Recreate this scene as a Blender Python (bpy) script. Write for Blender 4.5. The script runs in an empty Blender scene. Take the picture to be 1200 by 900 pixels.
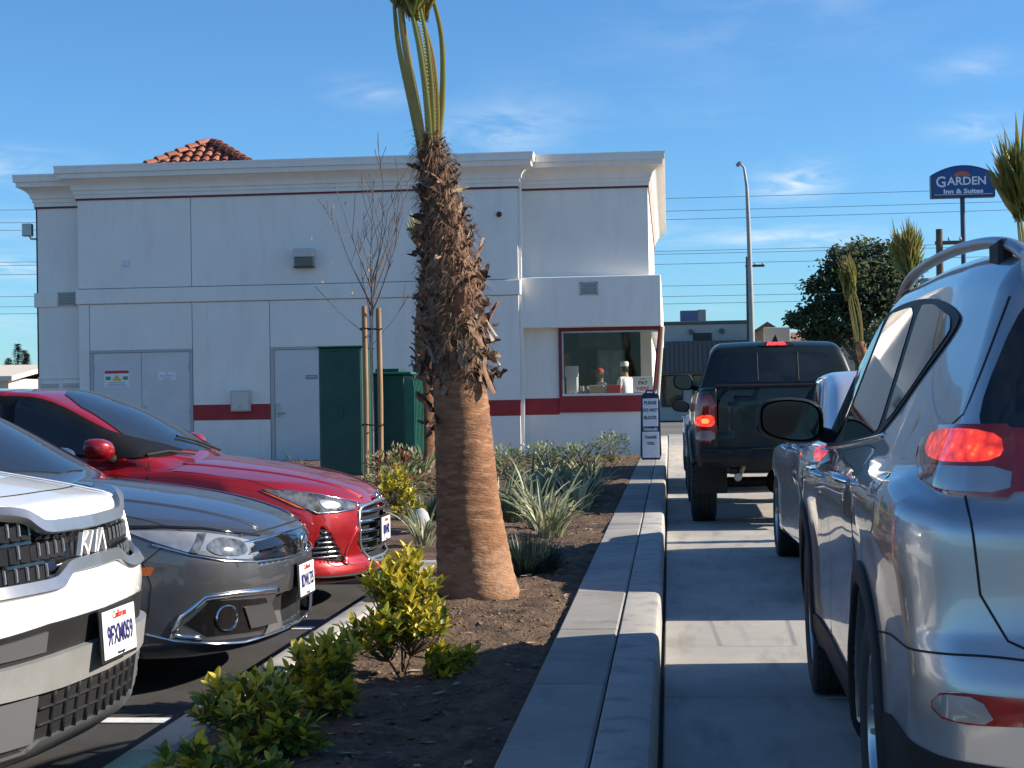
import bpy, bmesh, math, random
import numpy as np
from mathutils import Vector, Matrix
from mathutils.geometry import delaunay_2d_cdt
random.seed(7); rng = np.random.default_rng(7)
sc = bpy.context.scene
col = sc.collection
R = math.radians
PI = math.pi

# ------------------------------------------------------------------ camera
def make_camera():
    th = math.atan(184/1900); pitch = math.atan(23/1900); roll = .016
    fw = Vector((-math.sin(th)*math.cos(pitch), math.cos(th)*math.cos(pitch), math.sin(pitch)))
    r0 = Vector((math.cos(th), math.sin(th), 0)); u0 = r0.cross(fw)
    r = r0*math.cos(roll)-u0*math.sin(roll); u = u0*math.cos(roll)+r0*math.sin(roll)
    cd = bpy.data.cameras.new('camera'); cd.sensor_width = 36; cd.lens = 57
    cd.clip_start = .05; cd.clip_end = 6000
    co = bpy.data.objects.new('camera', cd); col.objects.link(co)
    M = Matrix((r, u, -fw)).transposed().to_4x4(); M.translation = (0, 0, 1.27)
    co.matrix_world = M; sc.camera = co
make_camera()

# ------------------------------------------------------------------ sky, sun, exposure
SUN_EL, SUN_AZ = 28.0, 7.0       # azimuth measured from +X towards +Y
def make_world():
    w = bpy.data.worlds.new('World'); sc.world = w; w.use_nodes = True
    nt = w.node_tree; N = nt.nodes; L = nt.links; N.clear()
    out = N.new('ShaderNodeOutputWorld'); bg = N.new('ShaderNodeBackground')
    sky = N.new('ShaderNodeTexSky'); sky.sky_type = 'NISHITA'; sky.sun_disc = False
    sky.sun_elevation = R(SUN_EL); sky.sun_rotation = R(90-SUN_AZ)
    sky.air_density = 1.0; sky.dust_density = .1; sky.ozone_density = 1.0; sky.altitude = 0
    bg.inputs[1].default_value = .066
    # thin cirrus, mapped onto a flat layer high above the place
    tc = N.new('ShaderNodeTexCoord'); sep = N.new('ShaderNodeSeparateXYZ'); L.new(tc.outputs['Generated'], sep.inputs[0])
    def m(op, a, b=None, clamp=False):
        n = N.new('ShaderNodeMath'); n.operation = op; n.use_clamp = clamp
        for i, v in enumerate((a, b)):
            if v is None: continue
            if isinstance(v, (int, float)): n.inputs[i].default_value = v
            else: L.new(v, n.inputs[i])
        return n.outputs[0]
    zz = m('ADD', m('MAXIMUM', sep.outputs[2], 0), .06)
    px = m('DIVIDE', sep.outputs[0], zz); py = m('DIVIDE', sep.outputs[1], zz)
    cmb = N.new('ShaderNodeCombineXYZ'); L.new(px, cmb.inputs[0]); L.new(py, cmb.inputs[1])
    mp = N.new('ShaderNodeMapping'); L.new(cmb.outputs[0], mp.inputs[0])
    mp.inputs['Rotation'].default_value = (0, 0, R(12)); mp.inputs['Scale'].default_value = (2.6, 2.2, 1); mp.inputs['Location'].default_value = (CLX, CLY, 0)
    n1 = N.new('ShaderNodeTexNoise'); L.new(mp.outputs[0], n1.inputs['Vector'])
    n1.inputs['Scale'].default_value = 1.6; n1.inputs['Detail'].default_value = 9; n1.inputs['Roughness'].default_value = .58; n1.inputs['Distortion'].default_value = .7
    n2 = N.new('ShaderNodeTexNoise'); L.new(cmb.outputs[0], n2.inputs['Vector']); n2.inputs['Scale'].default_value = .45; n2.inputs['Detail'].default_value = 3
    r1 = N.new('ShaderNodeMapRange'); r1.interpolation_type = 'SMOOTHSTEP'; L.new(n1.outputs[0], r1.inputs[0]); r1.inputs[1].default_value = .30; r1.inputs[2].default_value = .72
    r2 = N.new('ShaderNodeMapRange'); r2.interpolation_type = 'SMOOTHSTEP'; L.new(n2.outputs[0], r2.inputs[0]); r2.inputs[1].default_value = .50; r2.inputs[2].default_value = .75
    tot = m('MULTIPLY', r2.outputs[0], .35)          # faint cirrus over the whole sky, and the single wisps
    for cx, cy, rx, ry, amp in ((.41, 5.19, .21, .55, .85), (.40, 6.28, .55, .42, .75), (-.42, 4.36, .30, .50, .50), (-.70, 3.87, .18, .28, .38), (.72, 3.82, .2, .24, .30), (.83, 4.45, .2, .32, .42), (-2.67, 6.3, .45, .8, .5), (-.1, 5.98, .3, .5, .35), (1.6, 5.2, .5, .4, .5), (-1.9, 4.5, .4, .5, .4), (2.6, 2.2, .9, .5, .5), (-2.0, -3.0, .9, .8, .5), (1.5, -4.0, 1.2, .8, .5)):
        dx = m('DIVIDE', m('SUBTRACT', px, cx), rx); dy = m('DIVIDE', m('SUBTRACT', py, cy), ry)
        q = m('SUBTRACT', 1.0, m('SQRT', m('ADD', m('MULTIPLY', dx, dx), m('MULTIPLY', dy, dy))), True); tot = m('ADD', tot, m('MULTIPLY', m('MULTIPLY', q, m('ADD', q, .3)), amp))
    fac = m('MULTIPLY', m('MULTIPLY', r1.outputs[0], tot), m('MULTIPLY', m('ADD', sep.outputs[2], .02), 12, True), True)
    hs = N.new('ShaderNodeMix'); hs.data_type = 'RGBA'; hs.blend_type = 'MULTIPLY'; hs.inputs[0].default_value = 1   # camera white balance of the open sky
    L.new(sky.outputs[0], hs.inputs[6]); hs.inputs[7].default_value = SKY_TINT
    mix = N.new('ShaderNodeMix'); mix.data_type = 'RGBA'; L.new(fac, mix.inputs['Factor']); L.new(hs.outputs[2], mix.inputs[6])
    mix.inputs[7].default_value = (6.2, 7.2, 8.2, 1)
    L.new(mix.outputs[2], bg.inputs[0]); L.new(bg.outputs[0], out.inputs[0])
CLX, CLY = 3.1, 1.2; SKY_TINT = (.47, .85, 1.26, 1)
make_world()
sd = bpy.data.lights.new('sun', 'SUN'); sd.energy = 4.8; sd.angle = R(.53); sd.color = (1, .89, .74)
so = bpy.data.objects.new('sun', sd); col.objects.link(so)
so.rotation_euler = Vector((math.cos(R(SUN_EL))*math.cos(R(SUN_AZ)), math.cos(R(SUN_EL))*math.sin(R(SUN_AZ)), math.sin(R(SUN_EL)))).to_track_quat('Z', 'Y').to_euler()
sc.view_settings.view_transform = 'Standard'; sc.view_settings.look = 'None'
sc.view_settings.exposure = 1.0; sc.view_settings.gamma = 1

# ------------------------------------------------------------------ tagging helpers
def tag(o, label=None, cat=None, group=None, kind=None):
    for k, v in (('label', label), ('category', cat), ('group', group), ('kind', kind)):
        if v: o[k] = v
    return o
def thing(name, label, cat, loc=(0, 0, 0), rz=0, group=None):
    o = bpy.data.objects.new(name, None); col.objects.link(o); o.empty_display_size = .1
    o.location = loc; o.rotation_euler = (0, 0, rz)
    return tag(o, label, cat, group)
def link(name, me, parent=None, loc=None, rot=None, scale=None):
    o = bpy.data.objects.new(name, me); col.objects.link(o)
    if parent is not None: o.parent = parent
    if loc is not None: o.location = loc
    if rot is not None: o.rotation_euler = rot
    if scale is not None: o.scale = scale
    return o
def copy_tree(o, parent=None):
    c = o.copy(); col.objects.link(c); c.parent = parent
    for ch in list(o.children): copy_tree(ch, c)
    return c

# ------------------------------------------------------------------ mesh collector
class MB:
    def __init__(s): s.v = []; s.f = []; s.m = []
    def add(s, vs, fs, mi=0):
        b = len(s.v); s.v += [tuple(p) for p in vs]; s.f += [tuple(i+b for i in f) for f in fs]; s.m += [mi]*len(fs); return s
    def box(s, x0, x1, y0, y1, z0, z1, mi=0):
        return s.add([(x, y, z) for z in (z0, z1) for y in (y0, y1) for x in (x0, x1)],
                     [(0, 2, 3, 1), (4, 5, 7, 6), (0, 1, 5, 4), (2, 6, 7, 3), (0, 4, 6, 2), (1, 3, 7, 5)], mi)
    def cbox(s, x0, x1, y0, y1, z0, z1, c=.01, mi=0):
        # chamfered box
        xs, ys, zs = (x0, x1), (y0, y1), (z0, z1); V = []; idx = {}
        for i in (0, 1):
            for j in (0, 1):
                for k in (0, 1):
                    sx, sy, sz = (1-2*i)*c, (1-2*j)*c, (1-2*k)*c
                    for a, d in enumerate(((0, sy, sz), (sx, 0, sz), (sx, sy, 0))):
                        idx[(i, j, k, a)] = len(V); V.append((xs[i]+d[0], ys[j]+d[1], zs[k]+d[2]))
        F = []
        for a in range(3):
            b, d = (a+1) % 3, (a+2) % 3
            for e in (0, 1):
                q = []
                for (m, n) in ((0, 0), (1, 0), (1, 1), (0, 1)):
                    t = [0, 0, 0]; t[a] = e; t[b] = m; t[d] = n; q.append(idx[(*t, a)])
                F.append(q if e else q[::-1])
                for g in (0, 1):        # edges between face a (side e) and face b (side g)
                    q = []
                    for (m, w) in ((0, a), (1, a), (1, b), (0, b)):
                        t = [0, 0, 0]; t[a] = e; t[b] = g; t[d] = m; q.append(idx[(*t, w)])
                    F.append(q if (e != g) else q[::-1])
        for i in (0, 1):
            for j in (0, 1):
                for k in (0, 1):
                    q = [idx[(i, j, k, a)] for a in range(3)]
                    F.append(q if (i+j+k) % 2 else q[::-1])
        return s.add(V, F, mi)
    def prism(s, poly, axis, a, b, mi=0):
        # polygon (2D, ccw) extruded along axis 'x','y','z'
        n = len(poly)
        def P(u, w, t): return {'x': (t, u, w), 'y': (u, t, w), 'z': (u, w, t)}[axis]
        vs = [P(u, w, a) for u, w in poly]+[P(u, w, b) for u, w in poly]
        fs = [tuple(range(n))[::-1], tuple(range(n, 2*n))]+[(i, (i+1) % n, n+(i+1) % n, n+i) for i in range(n)]
        if axis == 'y': fs = [f[::-1] for f in fs]
        return s.add(vs, fs, mi)
    def tube(s, pts, rad, n=8, mi=0, cap=True, flat=1.0):
        pts = [Vector(p) for p in pts]; m = len(pts)
        rad = [rad]*m if isinstance(rad, (int, float)) else rad
        b = len(s.v); up = None
        for i, p in enumerate(pts):
            t = (pts[min(i+1, m-1)]-pts[max(i-1, 0)])
            if t.length < 1e-9: t = Vector((0, 0, 1))
            t.normalize()
            if up is None: up = Vector((0, 0, 1)) if abs(t.z) < .9 else Vector((0, 1, 0))
            a = t.cross(up)
            if a.length < 1e-6: a = t.cross(Vector((1, 0, 0)))
            a.normalize(); c = a.cross(t).normalized(); up = c
            for k in range(n):
                g = 2*PI*k/n; s.v.append(tuple(p+a*(math.cos(g)*rad[i])+c*(math.sin(g)*rad[i]*flat)))
        for i in range(m-1):
            for k in range(n):
                k2 = (k+1) % n
                s.f.append((b+i*n+k, b+i*n+k2, b+(i+1)*n+k2, b+(i+1)*n+k)); s.m.append(mi)
        if cap:
            s.f.append(tuple(b+k for k in range(n))[::-1]); s.m.append(mi)
            s.f.append(tuple(b+(m-1)*n+k for k in range(n))); s.m.append(mi)
        return s
    def lathe(s, prof, n=32, axis='z', center=(0, 0, 0), mi=0, close=False):
        # prof: list of (radius, height)
        b = len(s.v); cx, cy, cz = center
        for r, h in prof:
            for k in range(n):
                g = 2*PI*k/n; u, w = r*math.cos(g), r*math.sin(g)
                s.v.append({'z': (cx+u, cy+w, cz+h), 'y': (cx+w, cy+h, cz+u), 'x': (cx+h, cy+u, cz+w)}[axis])
        m = len(prof)
        for i in range(m-1 if not close else m):
            j = (i+1) % m
            for k in range(n):
                k2 = (k+1) % n; s.f.append((b+i*n+k, b+i*n+k2, b+j*n+k2, b+j*n+k)); s.m.append(mi)
        return s
    def sphere(s, c, r, n=12, mi=0):
        rx, ry, rz = (r, r, r) if isinstance(r, (int, float)) else r
        b = len(s.v); k = n//2
        for i in range(k+1):
            a = PI*i/k
            for j in range(n):
                g = 2*PI*j/n; s.v.append((c[0]+rx*math.sin(a)*math.cos(g), c[1]+ry*math.sin(a)*math.sin(g), c[2]-rz*math.cos(a)))
        for i in range(k):
            for j in range(n):
                s.f.append((b+i*n+j, b+i*n+(j+1) % n, b+(i+1)*n+(j+1) % n, b+(i+1)*n+j)); s.m.append(mi)
        return s
    def mesh(s, name, mats, smooth=False):
        me = bpy.data.meshes.new(name); me.from_pydata(s.v, [], s.f)
        for mt in (mats if isinstance(mats, (list, tuple)) else [mats]): me.materials.append(mt)
        if any(s.m): me.polygons.foreach_set('material_index', s.m)
        if smooth:
            me.polygons.foreach_set('use_smooth', [True]*len(s.f))
            if smooth != True: me.set_sharp_from_angle(angle=R(smooth))
        me.update(); return me
    def build(s, name, mats, parent=None, smooth=False, **k):
        return link(name, s.mesh(name, mats, smooth), parent, **k)

# ------------------------------------------------------------------ materials
def C(r, g, b):
    f = lambda v: (v/255/12.92 if v/255 <= .04045 else ((v/255+.055)/1.055)**2.4)
    return (f(r), f(g), f(b), 1)
def pm(name, c1, c2=None, scale=4, detail=6, rough=.6, rough2=None, metal=0, coat=0, bump=None, stretch=(1, 1, 1), lo=.35, hi=.65,
       c3=None, s3=40, lo3=.55, hi3=.75, spec=.5, emit=None, trans=0, ior=1.45, coat_rough=.03, flake=0, coord='Object', dist=0, sheen=0, st3=None, objvar=0):
    m = bpy.data.materials.new(name); m.use_nodes = True; nt = m.node_tree; N = nt.nodes; L = nt.links
    b = N['Principled BSDF']
    c1 = tuple(c1[:3])+(1,)
    b.inputs['Base Color'].default_value = c1; b.inputs['Roughness'].default_value = rough; b.inputs['Metallic'].default_value = metal
    b.inputs['Coat Weight'].default_value = coat; b.inputs['Coat Roughness'].default_value = coat_rough
    b.inputs['Specular IOR Level'].default_value = spec; b.inputs['IOR'].default_value = ior; b.inputs['Transmission Weight'].default_value = trans
    if sheen: b.inputs['Sheen Weight'].default_value = sheen
    if emit: b.inputs['Emission Color'].default_value = tuple(emit[0][:3])+(1,); b.inputs['Emission Strength'].default_value = emit[1]
    m.diffuse_color = c1
    def vec(st):
        tc = N.new('ShaderNodeTexCoord'); mp = N.new('ShaderNodeMapping'); L.new(tc.outputs[coord], mp.inputs[0]); mp.inputs['Scale'].default_value = st; return mp.outputs[0]
    def noise(sc_, det, v, rg=.6):
        n = N.new('ShaderNodeTexNoise'); n.inputs['Scale'].default_value = sc_; n.inputs['Detail'].default_value = det; n.inputs['Roughness'].default_value = rg
        n.inputs['Distortion'].default_value = dist; L.new(v, n.inputs['Vector']); return n.outputs[0]
    def rng_(v, a, c):
        r = N.new('ShaderNodeMapRange'); r.inputs[1].default_value = a; r.inputs[2].default_value = c; L.new(v, r.inputs[0]); return r.outputs[0]
    cur = None
    if c2 is not None or bump or rough2 is not None: v = vec(stretch)
    if c2 is not None:
        f = rng_(noise(scale, detail, v), lo, hi)
        mx = N.new('ShaderNodeMix'); mx.data_type = 'RGBA'; L.new(f, mx.inputs[0]); mx.inputs[6].default_value = c1; mx.inputs[7].default_value = tuple(c2[:3])+(1,)
        cur = mx.outputs[2]
        if c3 is not None:
            f3 = rng_(noise(s3, 4, vec(st3) if st3 else v), lo3, hi3)
            m3 = N.new('ShaderNodeMix'); m3.data_type = 'RGBA'; L.new(f3, m3.inputs[0]); L.new(cur, m3.inputs[6]); m3.inputs[7].default_value = tuple(c3[:3])+(1,)
            cur = m3.outputs[2]
        if objvar:
            oi = N.new('ShaderNodeObjectInfo'); rr = N.new('ShaderNodeMapRange'); L.new(oi.outputs['Random'], rr.inputs[0]); rr.inputs[3].default_value = 1-objvar; rr.inputs[4].default_value = 1+objvar*.6
            mv = N.new('ShaderNodeVectorMath'); mv.operation = 'SCALE'; L.new(cur, mv.inputs[0]); L.new(rr.outputs[0], mv.inputs['Scale']); cur = mv.outputs[0]
        L.new(cur, b.inputs['Base Color'])
        if rough2 is not None:
            rr = N.new('ShaderNodeMapRange'); L.new(f, rr.inputs[0]); rr.inputs[3].default_value = rough; rr.inputs[4].default_value = rough2; L.new(rr.outputs[0], b.inputs['Roughness'])
    elif rough2 is not None:
        rr = N.new('ShaderNodeMapRange'); L.new(noise(scale, detail, v), rr.inputs[0]); rr.inputs[1].default_value = lo; rr.inputs[2].default_value = hi
        rr.inputs[3].default_value = rough; rr.inputs[4].default_value = rough2; L.new(rr.outputs[0], b.inputs['Roughness'])
    if bump:
        bn = N.new('ShaderNodeBump'); bn.inputs['Distance'].default_value = bump[1]; bn.inputs['Strength'].default_value = bump[2] if len(bump) > 2 else 1
        L.new(noise(bump[0], 5, v), bn.inputs['Height']); L.new(bn.outputs[0], b.inputs['Normal'])
    return m
def leafmat(name, c1, c2, scale=3, rough=.45, transl=.35, c3=None):
    m = pm(name, c1, c2, scale=scale, detail=2, rough=rough, lo=.3, hi=.7, c3=c3, s3=scale*3)
    nt = m.node_tree; N = nt.nodes; L = nt.links; b = N['Principled BSDF']; o = N['Material Output']
    t = N.new('ShaderNodeBsdfTranslucent'); mx = N.new('ShaderNodeMixShader'); mx.inputs[0].default_value = transl
    src = b.inputs['Base Color'].links[0].from_socket
    L.new(src, t.inputs[0]); L.new(b.outputs[0], mx.inputs[1]); L.new(t.outputs[0], mx.inputs[2]); L.new(mx.outputs[0], o.inputs[0])
    return m
def fine_noise(x, y, s=1.0):
    # cheap value-noise like height used for soil and ground relief
    return (math.sin(x*3.1*s+1.3*math.sin(y*2.3*s))*math.cos(y*2.7*s+1.1*math.sin(x*1.9*s))*.5 +
            math.sin(x*7.3*s+2*math.sin(y*5.1*s))*math.cos(y*6.7*s-1.7*math.sin(x*4.3*s))*.3 +
            math.sin(x*15.1*s+y*11*s)*math.cos(y*17.3*s-x*9*s)*.2)

CONC = pm('concrete', (.31, .298, .268), (.225, .218, .20), scale=1.7, detail=9, rough=.85, bump=(60, .004, .5), c3=(.15, .145, .135), s3=3.5, lo3=.55, hi3=.80, objvar=.16)
CONC_LANE = pm('concrete_lane', (.41, .39, .35), (.30, .288, .262), scale=1.1, detail=10, rough=.8, rough2=.9, bump=(90, .003, .5), c3=(.19, .183, .17), s3=2.6, lo3=.52, hi3=.80, st3=(2.2, .35, 1), objvar=.10)
CONC_KERB = pm('concrete_kerb', (.38, .365, .33), (.29, .28, .262), scale=3, detail=9, rough=.85, bump=(70, .004, .6), c3=(.17, .162, .15), s3=6, lo3=.54, hi3=.78, objvar=.14)
GREENPAINT = pm('green_kerb_paint', (.12, .27, .19), (.2, .3, .24), scale=12, rough=.7, bump=(60, .003, .5))
ASPH = pm('asphalt', (.032, .032, .034), (.055, .054, .053), scale=2.2, detail=10, rough=.88, bump=(240, .006, .8), c3=(.10, .098, .092), s3=160, lo3=.6, hi3=.78)
PAINT_W = pm('road_paint_white', (.72, .72, .70), (.55, .55, .53), scale=30, rough=.7, bump=(200, .002, .6))
GROUND = pm('far_ground', (.10, .098, .092), (.15, .14, .125), scale=.05, detail=8, rough=.9)
SOIL = pm('soil', (.165, .105, .062), (.066, .042, .027), scale=5, detail=10, rough=.95, bump=(45, .03, 1), c3=(.20, .135, .085), s3=22, lo3=.55, hi3=.75)
STUCCO = pm('stucco_white', (.82, .785, .73), (.77, .74, .69), scale=.9, detail=8, rough=.85, bump=(120, .004, .45), c3=(.70, .665, .615), s3=1.6, lo3=.5, hi3=.9, st3=(3.0, 3.0, .5))
STUCCO_IN = pm('stucco_joint', (.5, .5, .49), rough=.9)
REDPAINT = pm('stripe_red', (.36, .028, .03), (.29, .024, .026), scale=4, rough=.6, bump=(120, .003, .4))
REDLINE = pm('red_trim', (.16, .018, .022), rough=.5)
# ------------------------------------------------------------------ implicit car-body kit
def lut(pts, n=1600):
    # smooth monotone interpolation through (x, value) pairs, as a dense table
    p = np.array(sorted(pts), float); x, y = p[:, 0], p[:, 1]; h = np.diff(x); d = np.diff(y)/h
    m = np.zeros_like(y); m[0], m[-1] = d[0], d[-1]
    for i in range(1, len(x)-1):
        if d[i-1]*d[i] > 0:
            w1, w2 = 2*h[i]+h[i-1], h[i]+2*h[i-1]; m[i] = (w1+w2)/(w1/d[i-1]+w2/d[i])
    X = np.linspace(x[0], x[-1], n); k = np.clip(np.searchsorted(x, X)-1, 0, len(h)-1); t = (X-x[k])/h[k]
    Yv = (2*t**3-3*t**2+1)*y[k]+(t**3-2*t**2+t)*h[k]*m[k]+(-2*t**3+3*t**2)*y[k+1]+(t**3-t**2)*h[k]*m[k+1]
    ker = np.ones(9)/9; Yp = np.pad(Yv, 4, mode='edge'); Yv = np.convolve(Yp, ker, 'valid')
    return lambda q: np.interp(q, X, Yv)
def smin(a, b, k):
    h = np.clip(.5+.5*(b-a)/k, 0, 1); return b+(a-b)*h-k*h*(1-h)
def smax(a, b, k): return -smin(-a, -b, k)
def sdpoly(u, v, poly):
    # signed distance to a 2D polygon (negative inside)
    d = np.full(u.shape, 1e9); s = np.zeros(u.shape, bool); n = len(poly)
    for i in range(n):
        ax, ay = poly[i]; bx, by = poly[i-1]; ex, ey = bx-ax, by-ay; wx, wy = u-ax, v-ay
        t = np.clip((wx*ex+wy*ey)/(ex*ex+ey*ey), 0, 1); d = np.minimum(d, (wx-ex*t)**2+(wy-ey*t)**2)
        c = (v >= ay) != (v >= by)
        if ey != 0: s ^= c & (wx < ex*wy/ey)
    return np.where(s, -1, 1)*np.sqrt(d)
def surface_nets(F, org, h):
    s = F < 0; nx, ny, nz = F.shape
    cs = [(i, j, k) for i in (0, 1) for j in (0, 1) for k in (0, 1)]
    cnt = sum(s[i:nx-1+i, j:ny-1+j, k:nz-1+k].astype(np.int8) for i, j, k in cs)
    act = np.argwhere((cnt > 0) & (cnt < 8)); acc = np.zeros((len(act), 3)); num = np.zeros(len(act))
    for a in cs:
        for ax in range(3):
            if a[ax]: continue
            b = list(a); b[ax] = 1
            fa = F[act[:, 0]+a[0], act[:, 1]+a[1], act[:, 2]+a[2]]; fb = F[act[:, 0]+b[0], act[:, 1]+b[1], act[:, 2]+b[2]]
            cr = (fa < 0) != (fb < 0); t = np.where(cr, fa/np.where(cr, fa-fb, 1), 0)
            q = np.array(a, float)[None, :].repeat(len(act), 0); q[:, ax] += t
            acc += q*cr[:, None]; num += cr
    V = (act+acc/num[:, None])*h+np.array(org)
    cid = np.full((nx-1, ny-1, nz-1), -1, np.int64); cid[act[:, 0], act[:, 1], act[:, 2]] = np.arange(len(act))
    Q = []
    for ax in range(3):
        sl0 = [slice(None)]*3; sl1 = [slice(None)]*3; sl0[ax] = slice(0, -1); sl1[ax] = slice(1, None)
        e = np.argwhere(s[tuple(sl0)] != s[tuple(sl1)]); b, c = [(1, 2), (2, 0), (0, 1)][ax]
        e = e[(e[:, b] > 0) & (e[:, c] > 0) & (e[:, b] < F.shape[b]-1) & (e[:, c] < F.shape[c]-1)]
        def cell(db, dc):
            q = e.copy(); q[:, b] += db; q[:, c] += dc; return cid[q[:, 0], q[:, 1], q[:, 2]]
        quad = np.stack([cell(-1, -1), cell(0, -1), cell(0, 0), cell(-1, 0)], 1)
        neg = s[e[:, 0], e[:, 1], e[:, 2]]; quad[~neg] = quad[~neg][:, ::-1]
        Q.append(quad)
    return V, np.concatenate(Q)

DARK_SEAM = pm('panel_gap', (.006, .006, .007), rough=.7)
TYRE = pm('tyre_rubber', (.022, .022, .023), (.035, .034, .033), scale=9, rough=.8, bump=(80, .002, .4))
RIM = pm('alloy', (.52, .53, .54), (.42, .43, .44), scale=6, rough=.28, metal=.9)
RIM_D = pm('alloy_dark', (.05, .05, .055), rough=.35, metal=.7)
BLACKP = pm('black_plastic', (.012, .0125, .0135), (.018, .0185, .020), scale=7, rough=.6, spec=.25, bump=(300, .0006, .5))
PILLAR = pm('pillar_black', (.008, .008, .009), rough=.5, spec=.25)
GLOSSB = pm('gloss_black', (.008, .008, .009), rough=.08, coat=.5)
CHROME = pm('chrome', (.72, .73, .74), (.6, .61, .62), scale=20, rough=.1, rough2=.18, metal=1)
SATIN = pm('satin_silver', (.42, .43, .44), (.36, .37, .38), scale=12, rough=.32, metal=.85)
GLASS = pm('tinted_glass', (.006, .008, .010), (.010, .012, .014), scale=2, rough=.02, rough2=.04, coat=0, spec=.7, ior=1.5)
GLASS_W = pm('windshield_glass', (.012, .016, .022), (.02, .025, .03), scale=1.5, rough=.02, rough2=.04, spec=.7, ior=1.5)
LENS = pm('clear_lens', (.36, .38, .40), (.22, .23, .25), scale=7, detail=2, rough=.10, metal=.4, coat=1)
LENS_D = pm('dark_lens', (.05, .055, .06), (.2, .21, .22), scale=16, detail=2, rough=.05, metal=.3, coat=1)
AMBER = pm('amber_lens', (.50, .12, .01), (.40, .08, .006), scale=20, rough=.15, coat=1)
REDLENS = pm('red_lens', (.30, .012, .012), (.20, .008, .008), scale=25, rough=.08, coat=1)
REDLIT = pm('red_lamp_lit', (.6, .03, .02), rough=.2, coat=1, emit=((1, .03, .012), .62))
def _glow():
    # lit lamp: bright cells behind a red lens
    nt = REDLIT.node_tree; N = nt.nodes; L = nt.links; b = N['Principled BSDF']; tc = N.new('ShaderNodeTexCoord'); vo = N.new('ShaderNodeTexVoronoi'); vo.inputs['Scale'].default_value = 42
    L.new(tc.outputs['Object'], vo.inputs['Vector']); rp = N.new('ShaderNodeValToRGB'); L.new(vo.outputs['Distance'], rp.inputs[0])
    for i, (p, c) in enumerate(((0.0, (1, .24, .05, 1)), (.30, (1, .05, .015, 1)), (.85, (.35, .008, .006, 1)))):
        e = rp.color_ramp.elements[i] if i < 2 else rp.color_ramp.elements.new(p)
        e.position = p; e.color = c
    L.new(rp.outputs[0], b.inputs['Emission Color'])
_glow()
REDHOT = pm('lamp_filament', (.9, .2, .1), rough=.3, emit=((1, .20, .05), 1.1))
PLATE_W = pm('plate_white', (.75, .75, .73), (.68, .68, .67), scale=30, rough=.4)
PLATE_B = pm('plate_navy', (.015, .02, .12), rough=.5)
PLATE_R = pm('plate_red', (.55, .03, .03), rough=.5)

def cr_curve(pts, n=6, closed=False):
    # Catmull-Rom through points of any dimension
    p = [np.array(q, float) for q in pts]; m = len(p); out = []
    for i in range(m if closed else m-1):
        g = lambda k: p[k % m] if closed else p[min(max(k, 0), m-1)]
        a, b, c, d = g(i-1), g(i), g(i+1), g(i+2)
        for k in range(n):
            t = k/n; out.append(.5*((2*b)+(-a+c)*t+(2*a-5*b+4*c-d)*t*t+(-a+3*b-3*c+d)*t**3))
    if not closed: out.append(p[-1])
    return [tuple(q) for q in out]
def soften(poly, r=.25, it=2):
    for _ in range(it):
        q = []
        for i in range(len(poly)):
            a, b = np.array(poly[i], float), np.array(poly[(i+1) % len(poly)], float); q += [tuple(a+(b-a)*r), tuple(b-(b-a)*r)]
        poly = q
    return poly
def resample(pts, step, closed=False):
    p = [np.array(q, float) for q in pts]
    if closed: p = p+[p[0]]
    out = []
    for a, b in zip(p[:-1], p[1:]):
        n = max(1, int(math.ceil(np.linalg.norm(b-a)/step)))
        out += [tuple(a+(b-a)*i/n) for i in range(n)]
    if not closed: out.append(tuple(p[-1]))
    return out

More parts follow.
